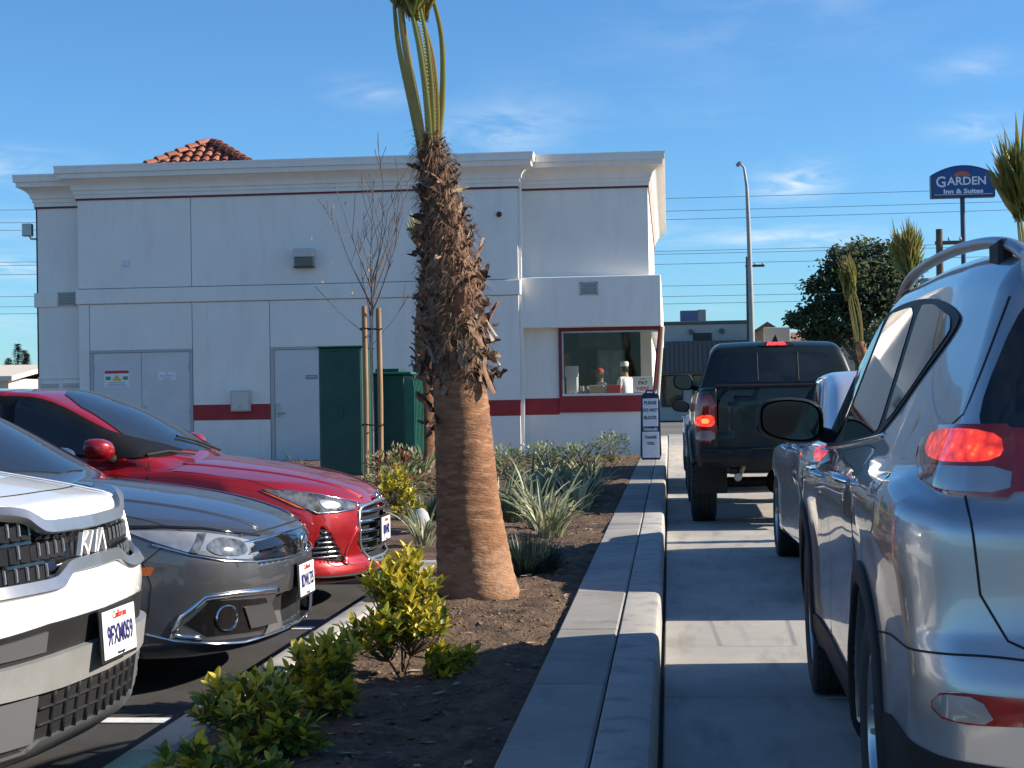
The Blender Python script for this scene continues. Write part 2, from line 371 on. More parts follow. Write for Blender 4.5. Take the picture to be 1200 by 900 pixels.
class Car:
    def __init__(s, f, bounds, h):
        s.fn = f; s.b = bounds; s.h = h; s.root = None; s.cuts = []
    def f(s, x, y, z):
        v = s.fn(x, np.abs(y), z)
        for c in s.cuts: v = c(v, x, y, z)
        return v
    def cut(s, poly, frame, depth, mirror=True):
        # sink a recess of the given outline into the skin. frame 'F','B' (y,z) or 'L' (x,z)
        def c(v, x, y, z):
            ya = np.abs(y) if mirror else y
            if frame in 'FB':
                u = ya; side = (x > s.b[0][1]*.6) if frame == 'F' else (x < s.b[0][1]*.3)
            else: u = x; side = (ya > .35)
            sd = sdpoly(u, z, poly); g = np.where(side, np.maximum(sd, -(v+depth)), 1.0)
            return np.maximum(v, -g)
        s.cuts.append(c)
    def grad(s, P, e=.004):
        g = np.zeros_like(P)
        for a in range(3):
            d = np.zeros(3); d[a] = e; A = P+d; B = P-d
            g[:, a] = (s.f(A[:, 0], A[:, 1], A[:, 2])-s.f(B[:, 0], B[:, 1], B[:, 2]))/(2*e)
        return g
    def body(s, name, mat, parent):
        h = s.h; (x0, x1), yw, (z0, z1) = s.b
        X = np.arange(x0-2*h, x1+3*h, h); Yh = np.arange(0, yw+3*h, h); Z = np.arange(z0-2*h, z1+3*h, h)
        gx, gy, gz = np.meshgrid(X, Yh, Z, indexing='ij', sparse=True)
        gx, gy, gz = np.broadcast_arrays(gx, gy, gz)
        half = s.f(gx, gy, gz); F = np.concatenate([half[:, :0:-1], half], 1)
        V, Q = surface_nets(F, (X[0], -Yh[-1], Z[0]), h)
        for _ in range(4):
            v = s.f(V[:, 0], V[:, 1], V[:, 2]); g = s.grad(V); st = -(v/np.maximum((g*g).sum(1), .2))[:, None]*g
            ln = np.linalg.norm(st, axis=1); V = V+st*np.minimum(1, .4*h/np.maximum(ln, 1e-9))[:, None]
        nrm = s.grad(V, .006); nrm /= np.maximum(np.linalg.norm(nrm, axis=1), 1e-6)[:, None]
        me = bpy.data.meshes.new(name); me.from_pydata(V.tolist(), [], Q.tolist()); me.materials.append(mat)
        me.polygons.foreach_set('use_smooth', [True]*len(Q)); me.update()
        me.normals_split_custom_set_from_vertices(nrm.tolist())
        return link(name, me, parent)
    # --- projection of outlines onto the skin
    def frame(s, fr):
        a = {'F': 0, 'B': 180, 'L': 90, 'R': -90}.get(fr, fr)
        if fr == 'T': return np.array([0, 0, 1.]), np.array([1., 0, 0]), np.array([0, 1., 0])
        a = R(a); return np.array([math.cos(a), math.sin(a), 0]), np.array([-math.sin(a), math.cos(a), 0]), np.array([0, 0, 1.])
    def to3(s, pts, fr):
        if len(pts[0]) == 3: return np.array(pts, float)
        p = np.array(pts, float); o = np.zeros((len(p), 3))
        if fr in ('L', 'R'): o[:, 0] = p[:, 0]; o[:, 2] = p[:, 1]
        elif fr in ('F', 'B'): o[:, 1] = p[:, 0]; o[:, 2] = p[:, 1]
        elif fr == 'T': o[:, 0] = p[:, 0]; o[:, 1] = p[:, 1]
        return o
    def project(s, P, fr):
        d, u, v = s.frame(fr); mid = np.array([(s.b[0][0]+s.b[0][1])/2, 0, 0])
        base = P-np.outer((P-mid)@d, d); T = np.arange(3.3, -.5, -.015); n = len(P)
        prev = np.full(n, 1e9); lo = np.full(n, np.nan); hi = np.full(n, np.nan); done = np.zeros(n, bool)
        for t in T:
            Q = base+d*t; val = s.f(Q[:, 0], Q[:, 1], Q[:, 2]); hit = (val < 0) & ~done
            lo[hit] = t; hi[hit] = t+.015; done |= hit
            if done.all(): break
        lo = np.where(done, lo, 0); hi = np.where(done, hi, .01)
        for _ in range(12):
            md = (lo+hi)/2; Q = base+d*md[:, None]; val = s.f(Q[:, 0], Q[:, 1], Q[:, 2]); ins = val < 0
            lo = np.where(ins, md, lo); hi = np.where(ins, hi, md)
        Q = base+d*((lo+hi)/2)[:, None]; g = s.grad(Q, .006); g /= np.maximum(np.linalg.norm(g, axis=1), 1e-6)[:, None]
        return Q, g, done
    def patch(s, name, pts, fr, mat, parent, off=.004, step=.03, skirt=.012, smooth_it=0, mirror=False, bulge=0, r=.22, keep=None):
        if smooth_it: pts = soften([tuple(p) for p in pts], r, smooth_it)
        P3 = s.to3(pts, fr); d, u, v = s.frame(fr)
        uv = np.stack([P3@u, P3@v], 1); bd = resample([tuple(q) for q in uv], step, True)
        mn, mx = uv.min(0), uv.max(0); arr = np.array(bd)
        gu, gv = np.meshgrid(np.arange(mn[0]+step/2, mx[0], step), np.arange(mn[1]+step/2, mx[1], step)); gu = gu.ravel(); gv = gv.ravel()
        sd = sdpoly(gu, gv, bd); ins = sd < -step*.45
        n = len(bd); pt = [Vector(q) for q in bd]+[Vector((a, b)) for a, b in zip(gu[ins], gv[ins])]
        co, _, fc, *_ = delaunay_2d_cdt(pt, [(i, (i+1) % n) for i in range(n)], [], 1, 1e-5)
        co = np.array([tuple(c) for c in co]); w = co[:, :1]*u[None, :]+co[:, 1:2]*v[None, :]
        Q, g, ok = s.project(w, fr)
        dist_in = np.abs(sdpoly(co[:, 0], co[:, 1], bd))
        top = Q+g*(off+bulge*np.minimum(1, dist_in/.03)[:, None] if bulge else off)
        fc = [f for f in fc if all(ok[i] for i in f)]
        sgn = 1 if np.dot(np.cross(u, v), d) > 0 else -1
        def area(f):
            a, b, c = co[f[0]], co[f[1]], co[f[2]]; return (b[0]-a[0])*(c[1]-a[1])-(b[1]-a[1])*(c[0]-a[0])
        fc = [tuple(f) if area(f)*sgn > 0 else tuple(f)[::-1] for f in fc]
        cntE = {}
        for f in fc:
            for a, b in zip(f, f[1:]+f[:1]): cntE[(a, b)] = 1
        vs = [tuple(p) for p in top]; fs = list(fc); low = Q-g*(skirt-off if skirt > off else .001)
        for (a, b) in [e for e in cntE if (e[1], e[0]) not in cntE]:
            k = len(vs); vs += [tuple(top[a]), tuple(top[b]), tuple(low[b]), tuple(low[a])]; fs.append((k+1, k, k+3, k+2))
        used = sorted({i for f in fs for i in f}); mp = {o: i for i, o in enumerate(used)}
        vs = [vs[i] for i in used]; fs = [tuple(mp[i] for i in f) for f in fs]
        outs = []
        for sg in ((1, -1) if mirror else (1,)):
            me = bpy.data.meshes.new(name); V = vs if sg == 1 else [(x, -y, z) for x, y, z in vs]
            me.from_pydata(V, [], fs if sg == 1 else [f[::-1] for f in fs]); me.materials.append(mat)
            me.polygons.foreach_set('use_smooth', [len(f) == 3 for f in fs]); me.update()
            outs.append(link(name, me, parent if not isinstance(parent, (list, tuple)) else parent[0 if sg == 1 else 1]))
        return outs if mirror else outs[0]
    def strip(s, name, pts, fr, mat, parent, w=.006, off=.0012, closed=False, step=.03, smooth=False, mirror=False, raise_=None, mb=None, flat=False):
        # ribbon (or raised moulding, when raise_ is given) following a line on the skin
        if smooth: pts = cr_curve(pts, 6, closed)
        pts = resample([tuple(q) for q in pts], step, closed); P3 = s.to3(pts, fr); Q, g, ok = s.project(P3, fr)
        Q = Q[ok]; g = g[ok]; n = len(Q)
        if n < 2: return None
        t = np.zeros_like(Q)
        for i in range(n):
            a, b = (Q[(i+1) % n], Q[i-1]) if closed else (Q[min(i+1, n-1)], Q[max(i-1, 0)]); t[i] = a-b
        t /= np.maximum(np.linalg.norm(t, axis=1), 1e-9)[:, None]; sd = np.cross(t, g); sd /= np.maximum(np.linalg.norm(sd, axis=1), 1e-9)[:, None]
        vs = []; fs = []
        if raise_ is None:
            for i in range(n): vs += [tuple(Q[i]+g[i]*off+sd[i]*w/2), tuple(Q[i]+g[i]*off-sd[i]*w/2)]
            for i in range(n if closed else n-1): j = (i+1) % n; fs.append((2*i, 2*j, 2*j+1, 2*i+1))
        else:
            prof = [(-.5, -.4), (-.5, .75), (-.44, 1), (.44, 1), (.5, .75), (.5, -.4)] if flat else [(-.5, -.3), (-.5, .45), (-.3, .9), (0, 1), (.3, .9), (.5, .45), (.5, -.3)]; m = len(prof)
            for i in range(n):
                for a, b in prof: vs.append(tuple(Q[i]+sd[i]*w*a+g[i]*raise_*b))
            for i in range(n if closed else n-1):
                j = (i+1) % n
                for k in range(m-1): fs.append((i*m+k, i*m+k+1, j*m+k+1, j*m+k))
            if not closed: fs += [tuple(range(m))[::-1], tuple((n-1)*m+k for k in range(m))]
        outs = []
        for sg in ((1, -1) if mirror else (1,)):
            if mb is not None:
                mb.add(vs if sg == 1 else [(x, -y, z) for x, y, z in vs], fs if sg == 1 else [f[::-1] for f in fs]); continue
            me = bpy.data.meshes.new(name); me.from_pydata(vs if sg == 1 else [(x, -y, z) for x, y, z in vs], [], fs if sg == 1 else [f[::-1] for f in fs])
            me.materials.append(mat); me.polygons.foreach_set('use_smooth', [raise_ is not None]*len(fs)); me.update(); flat and me.set_sharp_from_angle(angle=R(35))
            outs.append(link(name, me, parent))
        return outs
    def at(s, pts, fr):
        P3 = s.to3(pts, fr); return s.project(P3, fr)

def shell(p):
    """implicit car skin from a dictionary of side, plan and end profiles; x from tail (0) to nose (L), z up, y half width"""
    L = p['L']; top = lut(p['top']); hw = lut(p['hw']); sec = lut(p['sec']); nose = lut(p['nose']); nosec = lut(p['nosec'])
    tail = lut(p['tail']); tailc = lut(p['tailc']); roof = lut(p['roof']); gw = lut(p['gw']); crown = p.get('crown', .05); rcr = p.get('rcrown', .05)
    fl = lut(p['floor']); xm = p.get('xm', L*.5); cw = p.get('cw', .12); tum = p['tum']; zb = p['zb']; W0 = p['W']
    kc = p.get('kc', .12); kr = p.get('kr', .1); ks = p.get('ks', .05); kt = p.get('kt', .08); kj = p.get('kj', .03)
    arches = p['arches']; extra = p.get('extra'); grr = p.get('grear')
    grr = lut(grr) if grr else None
    def f(x, y, z):
        W = hw(x)-sec(z)
        if 'flare' in p:
            for (xa, za, ra) in arches:
                r = np.sqrt((x-xa)**2+(z-za)**2); W = W+p['flare']*np.exp(-((r-ra)/.09)**2)
        a = y-W
        b = smax(x-(L-nose(z)-nosec(y)), a, kc)
        b = smax((tail(z)+tailc(y))-x, b, kr)
        c = smax(z-(top(x)-crown*(y/W0)**2), b, ks)
        d = smax(fl(x)-z, c, .04)
        sgn = np.where(x > xm, 1., -1.); xx = x+sgn*cw*y*y
        g = smax(z-(roof(xx)-rcr*(y/W0)**2), y-(gw(x)-tum*np.maximum(z-zb, 0)), kt)
        if grr is not None: g = smax((grr(z)+tailc(y))-x, g, .06)
        g = np.maximum(g, zb-.35-z)
        v = smin(d, g, kj)
        if extra is not None: v = extra(v, x, y, z)
        for (xa, za, ra) in arches:
            r = np.sqrt((x-xa)**2+(z-za)**2); v = np.maximum(v, -np.maximum(r-ra, (W0-p.get('archd', .34))-y))
        return v
    return f

def wheel(parent, loc, rt, wd, rr, face, spokes=5, style='split', rim=None, tyre_tread=True, n=48):
    """wheel with its axle along local y; face=+1 shows the outer side towards +y"""
    rim = rim or RIM
    root = thing('wheel', None, None, loc); root.parent = parent
    t = MB(); h = wd/2; s = rt-rr
    prof = [(rr*.99, -h*.78), (rr+s*.12, -h*.92), (rr+s*.5, -h*1.0), (rr+s*.82, -h*.93), (rt-.008, -h*.80), (rt, -h*.72), (rt, -h*.40), (rt-.007, -h*.37), (rt-.007, -h*.31), (rt, -h*.28),
            (rt, -h*.05), (rt-.007, -h*.03), (rt-.007, h*.03), (rt, h*.05), (rt, h*.28), (rt-.007, h*.31), (rt-.007, h*.37), (rt, h*.40), (rt, h*.72), (rt-.008, h*.80), (rr+s*.82, h*.93), (rr+s*.5, h), (rr+s*.12, h*.92), (rr*.99, h*.78)]
    t.lathe(prof, n, 'y'); 
    if tyre_tread:
        for k in range(48):      # shoulder tread blocks
            g = 2*PI*(k+.5)/48; c, q = math.cos(g), math.sin(g)
            for sg in (-1, 1):
                u = (q, c); tx = (c, -q); y0, y1 = sorted((sg*h*.45, sg*h*.88)); V = []
                for rr_ in (rt-.02, rt+(.004 if tyre_tread == 2 else .0012)):
                    for tt in (-.011, .011):
                        for yy in (y0, y1): V.append((u[0]*rr_+tx[0]*tt, yy, u[1]*rr_+tx[1]*tt))
                t.add(V, [(0, 1, 3, 2), (4, 6, 7, 5), (0, 4, 5, 1), (2, 3, 7, 6), (0, 2, 6, 4), (1, 5, 7, 3)])
    t.build('tyre', TYRE, root, smooth=35)
    b = MB(); F = face
    b.lathe([(rr*.985, -h*.8), (rr*.985, h*.8*1), (rr*.99, h*.8)], n, 'y') if F > 0 else b.lathe([(rr*.985, h*.8), (rr*.985, -h*.8)], n, 'y')
    b.lathe([(rr*1.0, F*h*.82), (rr*1.02, F*h*.86), (rr*.97, F*h*.87), (rr*.93, F*h*.78), (rr*.90, F*h*.35)], n, 'y')
    b.lathe([(.001, F*h*.62), (rr*.14, F*h*.62), (rr*.18, F*h*.55), (rr*.19, F*h*.3)], 24, 'y')
    b.build('rim', rim, root, smooth=40)
    bk = MB(); bk.lathe([(.001, F*h*.12), (rr*.92, F*h*.10)], 32, 'y'); bk.lathe([(rr*.30, F*h*.2), (rr*.72, F*h*.2), (rr*.72, F*h*.12)], 32, 'y')
    bk.build('brake_disc', RIM_D, root)
    for k in range(spokes):
        g = 2*PI*k/spokes+.3; sp = MB()
        for da in ((-.13, .13) if style == 'split' else (0,)):
            wv = rr*(.10 if style == 'split' else .17); V = []
            for rad, wk, yk in ((rr*.12, 1.0, .60), (rr*.55, .85, .60), (rr*.95, 1.0, .74)):
                ga = g+da*(rad/rr)*1.3; c, q = math.cos(ga), math.sin(ga)
                for tt, yy in ((-1, 0), (-.6, .07), (.6, .07), (1, 0), (.8, -.28), (-.8, -.28)):
                    V.append((q*rad+c*tt*wv*wk*.5, F*h*(yk+yy), c*rad-q*tt*wv*wk*.5))
            fs = [(i*6+j, i*6+(j+1) % 6, (i+1)*6+(j+1) % 6, (i+1)*6+j) for i in range(2) for j in range(6)]
            sp.add(V, fs if F > 0 else [f_[::-1] for f_ in fs])
        sp.build('spoke', rim, root, smooth=50)
    return root
def text_mesh(txt, size, mat, name='lettering', ext=.001, bold=0, align='CENTER', sx=1.0, shear=0):
    cu = bpy.data.curves.new(name, 'FONT'); cu.body = txt; cu.size = size; cu.align_x = align; cu.align_y = 'CENTER'; cu.extrude = ext; cu.offset = bold; cu.shear = shear; cu.resolution_u = 3
    o = bpy.data.objects.new(name, cu); col.objects.link(o); bpy.context.view_layer.update()
    me = bpy.data.meshes.new_from_object(o.evaluated_get(bpy.context.evaluated_depsgraph_get())); bpy.data.objects.remove(o); bpy.data.curves.remove(cu)
    me.materials.clear(); me.materials.append(mat)
    if sx != 1.0: me.transform(Matrix.Diagonal((sx, 1, 1, 1)))
    me.name = name; return me
def plate(parent, loc, normal_rz, number='9FXM059', lean=0, w=.305, h=.152):
    """licence plate standing upright; local +x is its face normal"""
    p = thing('licence_plate', None, None, loc, normal_rz); p.parent = parent; p.rotation_euler = (0, lean, normal_rz)
    MB().cbox(-.012, -.003, -w/2-.012, w/2+.012, -h/2-.012, h/2+.012, .003).build('plate_frame', BLACKP, p)
    MB().cbox(-.0028, .002, -w/2, w/2, -h/2, h/2, .0015).build('plate_panel', PLATE_W, p)
    rot = (PI/2, 0, PI/2)
    link('lettering', text_mesh(number, .085, PLATE_B, bold=.0016, sx=.72), p, (.0032, 0, -.008), rot)
    link('lettering', text_mesh('California', .034, PLATE_R, shear=.3), p, (.0032, 0, .056), rot)
    link('lettering', text_mesh('dmv.ca.gov', .016, PLATE_B), p, (.0032, 0, -.066), rot)
    return p
# ------------------------------------------------------------------ vehicles
def carpaint(name, c, metal=.55, rough=.32, dust=.05):
    c2 = tuple(v*.86 for v in c[:3])
    return pm(name, c, c2, scale=3, detail=5, rough=rough, rough2=rough+.06, metal=metal, coat=1, coat_rough=.025, lo=.3, hi=.8)
SILVER = carpaint('silver_paint', (.42, .435, .46), .72, .30)
GREY = carpaint('grey_paint', (.105, .112, .128), .7, .33)
RED = carpaint('red_paint', (.33, .008, .012), .40, .30)
WHITE = carpaint('white_paint', (.78, .78, .77), .0, .35)
WHITE2 = carpaint('pearl_white_paint', (.66, .67, .69), .35, .3)
GREEN = pm('dark_green_paint', (.004, .011, .009), (.006, .014, .011), scale=3, rough=.35, rough2=.42, metal=.2, coat=.45, coat_rough=.05)
MIRROR = pm('mirror_glass', (.035, .042, .05), rough=.05, metal=1)

def side_mirror(parent, mat, glassmat, loc, w, h, d, side=1, stalk=.10, trim=None):
    """door mirror: housing grows outwards from loc (inner edge, centre height); the glass faces the tail"""
    root = thing('door_mirror', None, None, loc); root.parent = parent; n = 28; mb = MB(); rings = []
    for t, sc_ in ((0, .90), (.12, .98), (.35, 1.0), (.62, .93), (.85, .70), (1.0, .25)):
        ring = []
        for k in range(n):
            g = 2*PI*k/n; c, s_ = math.cos(g), math.sin(g); e = .62
            u = abs(c)**e*(1 if c > 0 else -1); v = abs(s_)**e*(1 if s_ > 0 else -1)
            tp = 1-.16*max(0, -u)*0
            ring.append((t*d, side*(w/2+u*w/2*sc_), v*h/2*sc_*(1-.14*(u > 0)*u)+.01*u))
        rings.append(ring)
    for r_ in rings: mb.v += r_
    for i in range(len(rings)-1):
        for k in range(n): mb.f.append((i*n+k, i*n+(k+1) % n, (i+1)*n+(k+1) % n, (i+1)*n+k)); mb.m.append(0)
    mb.f.append(tuple((len(rings)-1)*n+k for k in range(n))); mb.m.append(0)
    if side > 0: mb.f = [f[::-1] for f in mb.f]
    mb.build('housing', mat, root, smooth=50)
    gl = MB(); ring = [(.004, p[1], p[2]) for p in rings[0]]; cy = side*w/2
    gl.add([(x, cy+(y-cy)*.93, z*.92) for x, y, z in ring], [tuple(range(n)) if side < 0 else tuple(range(n))[::-1]]); gl.build('mirror_glass', glassmat, root)
    st = MB(); st.tube([(d*.45, side*.02, -h*.30), (d*.5, -side*stalk*.5, -h*.42), (d*.6, -side*stalk, -h*.48)], [.03, .032, .036], 8); st.build('arm', trim or mat, root, smooth=60)
    return root
def handle(parent, car, x, z, mat, side='L', ln=.2):
    Q, g, ok = car.at([(x-ln/2, z), (x, z), (x+ln/2, z)], side); mb = MB(); n = 9; pts = []; rad = []
    for i in range(n):
        t = i/(n-1); p = Q[0]*(1-t)+Q[2]*t; out = .034*math.sin(PI*t)**.5; pts.append(tuple(p+g[1]*out)); rad.append(.013+.008*math.sin(PI*t))
    mb.tube(pts, rad, 8, flat=.75); return mb.build('handle', mat, parent, smooth=60)
def copy_recolor(root, mapping, parent=None):
    c = root.copy(); col.objects.link(c); c.parent = parent
    if c.data and c.data.materials and c.data.materials[0] in mapping:
        c.material_slots[0].link = 'OBJECT'; c.material_slots[0].material = mapping[root.data.materials[0]]
    for ch in list(root.children): copy_recolor(ch, mapping, c)
    return c

# ---- silver crossover waiting in the lane
def build_rav(loc):
    L = 4.6
    p = dict(L=L, W=.92,
        top=[(0, 1.02), (.25, 1.08), (.6, 1.13), (1.2, 1.135), (2.4, 1.09), (3.3, 1.05), (3.65, 1.05), (4.0, 1.01), (4.3, .95), (4.5, .87), (4.6, .78)],
        hw=[(0, .885), (.3, .905), (.7, .925), (1.1, .925), (1.8, .912), (2.8, .912), (3.6, .925), (4.2, .90), (4.6, .84)],
        sec=[(.2, .09), (.33, .02), (.5, .014), (.66, .018), (.80, .012), (.93, .001), (1.0, .004), (1.06, .02), (1.13, .055), (1.3, .12)],
        nose=[(.2, .14), (.5, .02), (.7, 0), (.85, .04), (1, .2)], nosec=[(0, 0), (.5, .06), (.8, .2), (.93, .42)],
        tail=[(.2, .13), (.38, .05), (.5, .015), (.58, 0), (.64, .004), (.70, .022), (.76, .05), (.84, .060), (.95, .064), (1.05, .08), (1.12, .10), (1.3, .2)],
        tailc=[(0, 0), (.45, .012), (.68, .045), (.80, .10), (.93, .24)],
        roof=[(0, 1.56), (.3, 1.615), (.8, 1.66), (1.6, 1.686), (2.35, 1.686), (2.8, 1.635), (3.15, 1.455), (3.55, 1.18), (3.75, 1.05), (4.2, .75), (4.6, .5)],
        grear=[(.7, .12), (1.02, .12), (1.12, .145), (1.5, .335), (1.56, .36), (1.7, .44)],
        gw=[(0, .77), (.4, .82), (1.0, .862), (2.4, .868), (3.3, .84), (3.8, .80), (4.6, .7)], tum=.40, zb=1.08, cw=.16, crown=.06, rcrown=.05,
        floor=[(0, .30), (.5, .24), (4.2, .22), (4.6, .3)], kc=.16, kr=.10, ks=.05, kt=.09, kj=.035,
        arches=[(1.01, .36, .405), (3.67, .36, .405)], flare=.012)
    car = Car(shell(p), ((0, L), .93, (.22, 1.71)), .0145)
    root = thing('silver_crossover', 'silver crossover with roof rails and a lit red tail lamp waiting beside the raised kerb', 'car', loc, PI/2-R(1.3))
    body = car.body('body', SILVER, root)
    P = car.patch; S = car.strip
    # glazing: black surround, then panes
    dlo = cr_curve([(3.42, 1.065), (2.5, 1.095), (1.5, 1.145), (1.2, 1.20), (.95, 1.30), (.70, 1.435), (.78, 1.49), (1.15, 1.54), (1.7, 1.572), (2.3, 1.578), (2.62, 1.545), (2.95, 1.40), (3.25, 1.20)], 5, True)
    P('window_surround', dlo, 'L', PILLAR, root, .0055, .03, mirror=True)
    panes = [[(3.36, 1.085), (2.53, 1.108), (2.50, 1.555), (2.62, 1.528), (2.93, 1.392), (3.22, 1.205)], [(2.43, 1.112), (1.47, 1.158), (1.36, 1.18), (1.60, 1.52), (1.74, 1.552), (2.41, 1.562)],
             [(1.27, 1.20), (1.18, 1.218), (.95, 1.312), (.735, 1.435), (.80, 1.475), (1.18, 1.528), (1.50, 1.545)]]
    for q in panes: P('side_window', q, 'L', GLASS, root, .0085, .03, smooth_it=2, mirror=True, r=.12)
    S('belt_moulding', [(3.42, 1.068), (2.5, 1.097), (1.42, 1.15), (1.25, 1.165)], 'L', CHROME, root, .016, smooth=True, mirror=True, raise_=.008)
    P('windshield', [(2.86, -.55), (2.78, 0), (2.86, .55), (3.50, .68), (3.68, 0), (3.50, -.68)], 'T', GLASS_W, root, .006, .04, smooth_it=1)
    P('rear_window', [(-.70, 1.165), (-.735, 1.22), (-.60, 1.50), (-.5, 1.515), (.5, 1.515), (.60, 1.50), (.735, 1.22), (.70, 1.165)], 'B', GLASS, root, .004, .035, smooth_it=2)
    # doors
    for q in ([(3.40, .43), (2.475, .41), (2.475, 1.07), (3.36, 1.045), (3.43, .75)], [(2.46, .41), (1.66, .41), (1.52, .62), (1.36, .80), (1.27, .95), (1.30, 1.12), (1.5, 1.125), (2.46, 1.075)]):
        for sd in ('L', 'R'):
            dr = P('door', soften(q, .06, 1), sd, SILVER, root, .0016, .04, skirt=.006)
            S('door_gap', soften(q, .06, 1), sd, DARK_SEAM, dr, .008, .0006, closed=True)
            handle(dr, car, (2.70 if q[0][0] > 3 else 1.58), (.985 if q[0][0] > 3 else 1.02), CHROME, sd)
    fd = P('fuel_door', soften([(.66, .93), (.86, .93), (.86, 1.075), (.66, 1.075)], .2, 2), 'L', SILVER, root, .0016, .03, skirt=.004)
    S('door_gap', soften([(.66, .93), (.86, .93), (.86, 1.075), (.66, 1.075)], .2, 2), 'L', DARK_SEAM, fd, .007, .0006, closed=True)
    # black cladding
    for xa in (1.01, 3.67):
        S('wheel_arch_trim', [(xa+.435*math.cos(R(a)), .36+.435*math.sin(R(a))) for a in range(-14, 195, 6)], 'L', BLACKP, root, .065, mirror=True, raise_=.014)
    P('sill_cladding', [(1.42, .27), (3.26, .27), (3.24, .40), (2.4, .415), (1.44, .40)], 'L', BLACKP, root, .010, .05, mirror=True)
    P('bumper_cladding', [(.62, .95, .27), (.57, .95, .50), (.45, .95, .51), (.2, .8, .485), (.05, .55, .47), (.05, .3, .40), (.05, .3, .27)], 135, BLACKP, root, .006, .03, mirror=True)
    P('bumper_cladding', [(-.42, .27), (-.42, .44), (.42, .44), (.42, .27)], 'B', BLACKP, root, .005, .04)
    S('bumper_gap', [(.63, .95, .685), (.45, .95, .70), (.3, .9, .70), (.12, .75, .712), (.05, .66, .706), (.04, .61, .702)], 135, DARK_SEAM, root, .0055, mirror=True, smooth=True)
    # tail gate
    hg = [(-.63, 1.50), (-.75, 1.23), (-.772, 1.20), (-.765, 1.02), (-.75, .84), (-.70, .745), (-.60, .70), (.60, .70), (.70, .745), (.75, .84), (.765, 1.02), (.772, 1.20), (.75, 1.23), (.63, 1.50)]
    S('tailgate_gap', hg, 'B', DARK_SEAM, root, .0055)
    # lamps
    lamp = [(.46, .95, 1.165), (.36, .9, 1.20), (.2, .84, 1.205), (.10, .772, 1.205), (.05, .768, 1.045), (.2, .86, 1.05), (.36, .92, 1.075), (.44, .95, 1.12)]
    for sg in (1, -1):
        fr = 135 if sg > 0 else -135; mk = lambda q: [(x, y*sg, z) for x, y, z in q]
        lp = thing('tail_lamp', None, None); lp.parent = root
        P('lamp_housing', mk(lamp), fr, REDLENS, lp, .008, .02, bulge=.006, smooth_it=1, r=.12)
        P('brake_lens', mk([(.36, .92, 1.188), (.12, .785, 1.195), (.09, .78, 1.122), (.24, .86, 1.118), (.36, .92, 1.13)]), fr, REDLIT, lp, .0155, .02, smooth_it=2)
        P('reverse_lens', mk([(.40, .93, 1.105), (.34, .92, 1.08), (.2, .85, 1.058), (.07, .775, 1.053), (.075, .775, 1.112), (.22, .86, 1.11)]), fr, LENS, lp, .0155, .015, smooth_it=1)
        P('gate_lamp', [(sg*.75, 1.20), (sg*.755, 1.05), (sg*.46, 1.075), (sg*.44, 1.15), (sg*.5, 1.19)], 'B', REDLENS, lp, .008, .03, smooth_it=1)
        rf = P('reflector', mk([(.16, .80, .635), (.05, .60, .63), (.05, .56, .61), (.05, .57, .575), (.16, .79, .565), (.19, .84, .595)]), fr, REDLENS, root, .006, .015, smooth_it=1)
        P('clear_lens', mk([(.165, .81, .625), (.12, .72, .627), (.10, .69, .572), (.165, .79, .573), (.185, .83, .597)]), fr, LENS, rf, .0085, .012, smooth_it=1)
    # spoiler, rails, plate
    sp = MB(); prof = [(.40, 1.56), (.16, 1.53), (.11, 1.537), (.12, 1.56), (.40, 1.632)]
    secs = []
    for y, k in ((-.60, .75), (-.55, .95), (-.3, 1), (0, 1), (.3, 1), (.55, .95), (.60, .75)): secs.append([(.40+(x-.40)*k, y, z-.05*(y/.92)**2*1.2) for x, z in prof])
    for q in secs: sp.v += q
    m = len(prof)
    for i in range(len(secs)-1):
        for k in range(m): sp.f.append((i*m+k, i*m+(k+1) % m, (i+1)*m+(k+1) % m, (i+1)*m+k)); sp.m.append(0)
    sp.f += [tuple(range(m))[::-1], tuple((len(secs)-1)*m+k for k in range(m))]; sp.m += [0, 0]
    sp.build('spoiler', SILVER, root, smooth=40)
    for sg in (1, -1):
        q = [(.42, .575, 1.59), (.58, .585, 1.636), (.85, .60, 1.668), (1.4, .61, 1.694), (2.1, .61, 1.698), (2.55, .60, 1.676), (2.85, .59, 1.622), (3.02, .58, 1.55)]
        cv = cr_curve(q, 5); mb = MB(); mb.tube([(x, y*sg, z) for x, y, z in cv], .021, 10, flat=.75)
        rl = mb.build('roof_rail', SATIN, root, smooth=60)
        for xf in (.66, 2.5):
            ft = MB(); ft.cbox(xf-.07, xf+.07, sg*.595-.022, sg*.595+.022, 1.58, 1.655, .01); ft.build('rail_foot', BLACKP, rl)
    plate(root, (.030, 0, .88), PI, '8KTR214')
    # mirrors, wheels
    side_mirror(root, BLACKP, MIRROR, (3.16, .86, 1.185), .27, .185, .16, 1)
    side_mirror(root, BLACKP, MIRROR, (3.16, -.86, 1.185), .27, .185, .16, -1)
    for xa in (1.01, 3.67):
        wheel(root, (xa, .795, .355), .355, .225, .225, 1); wheel(root, (xa, -.795, .355), .355, .225, .225, -1)
    ax = MB(); ax.tube([(1.01, -.7, .34), (1.01, .7, .34)], .05, 8); ax.build('axle', BLACKP, root)
    return root, car

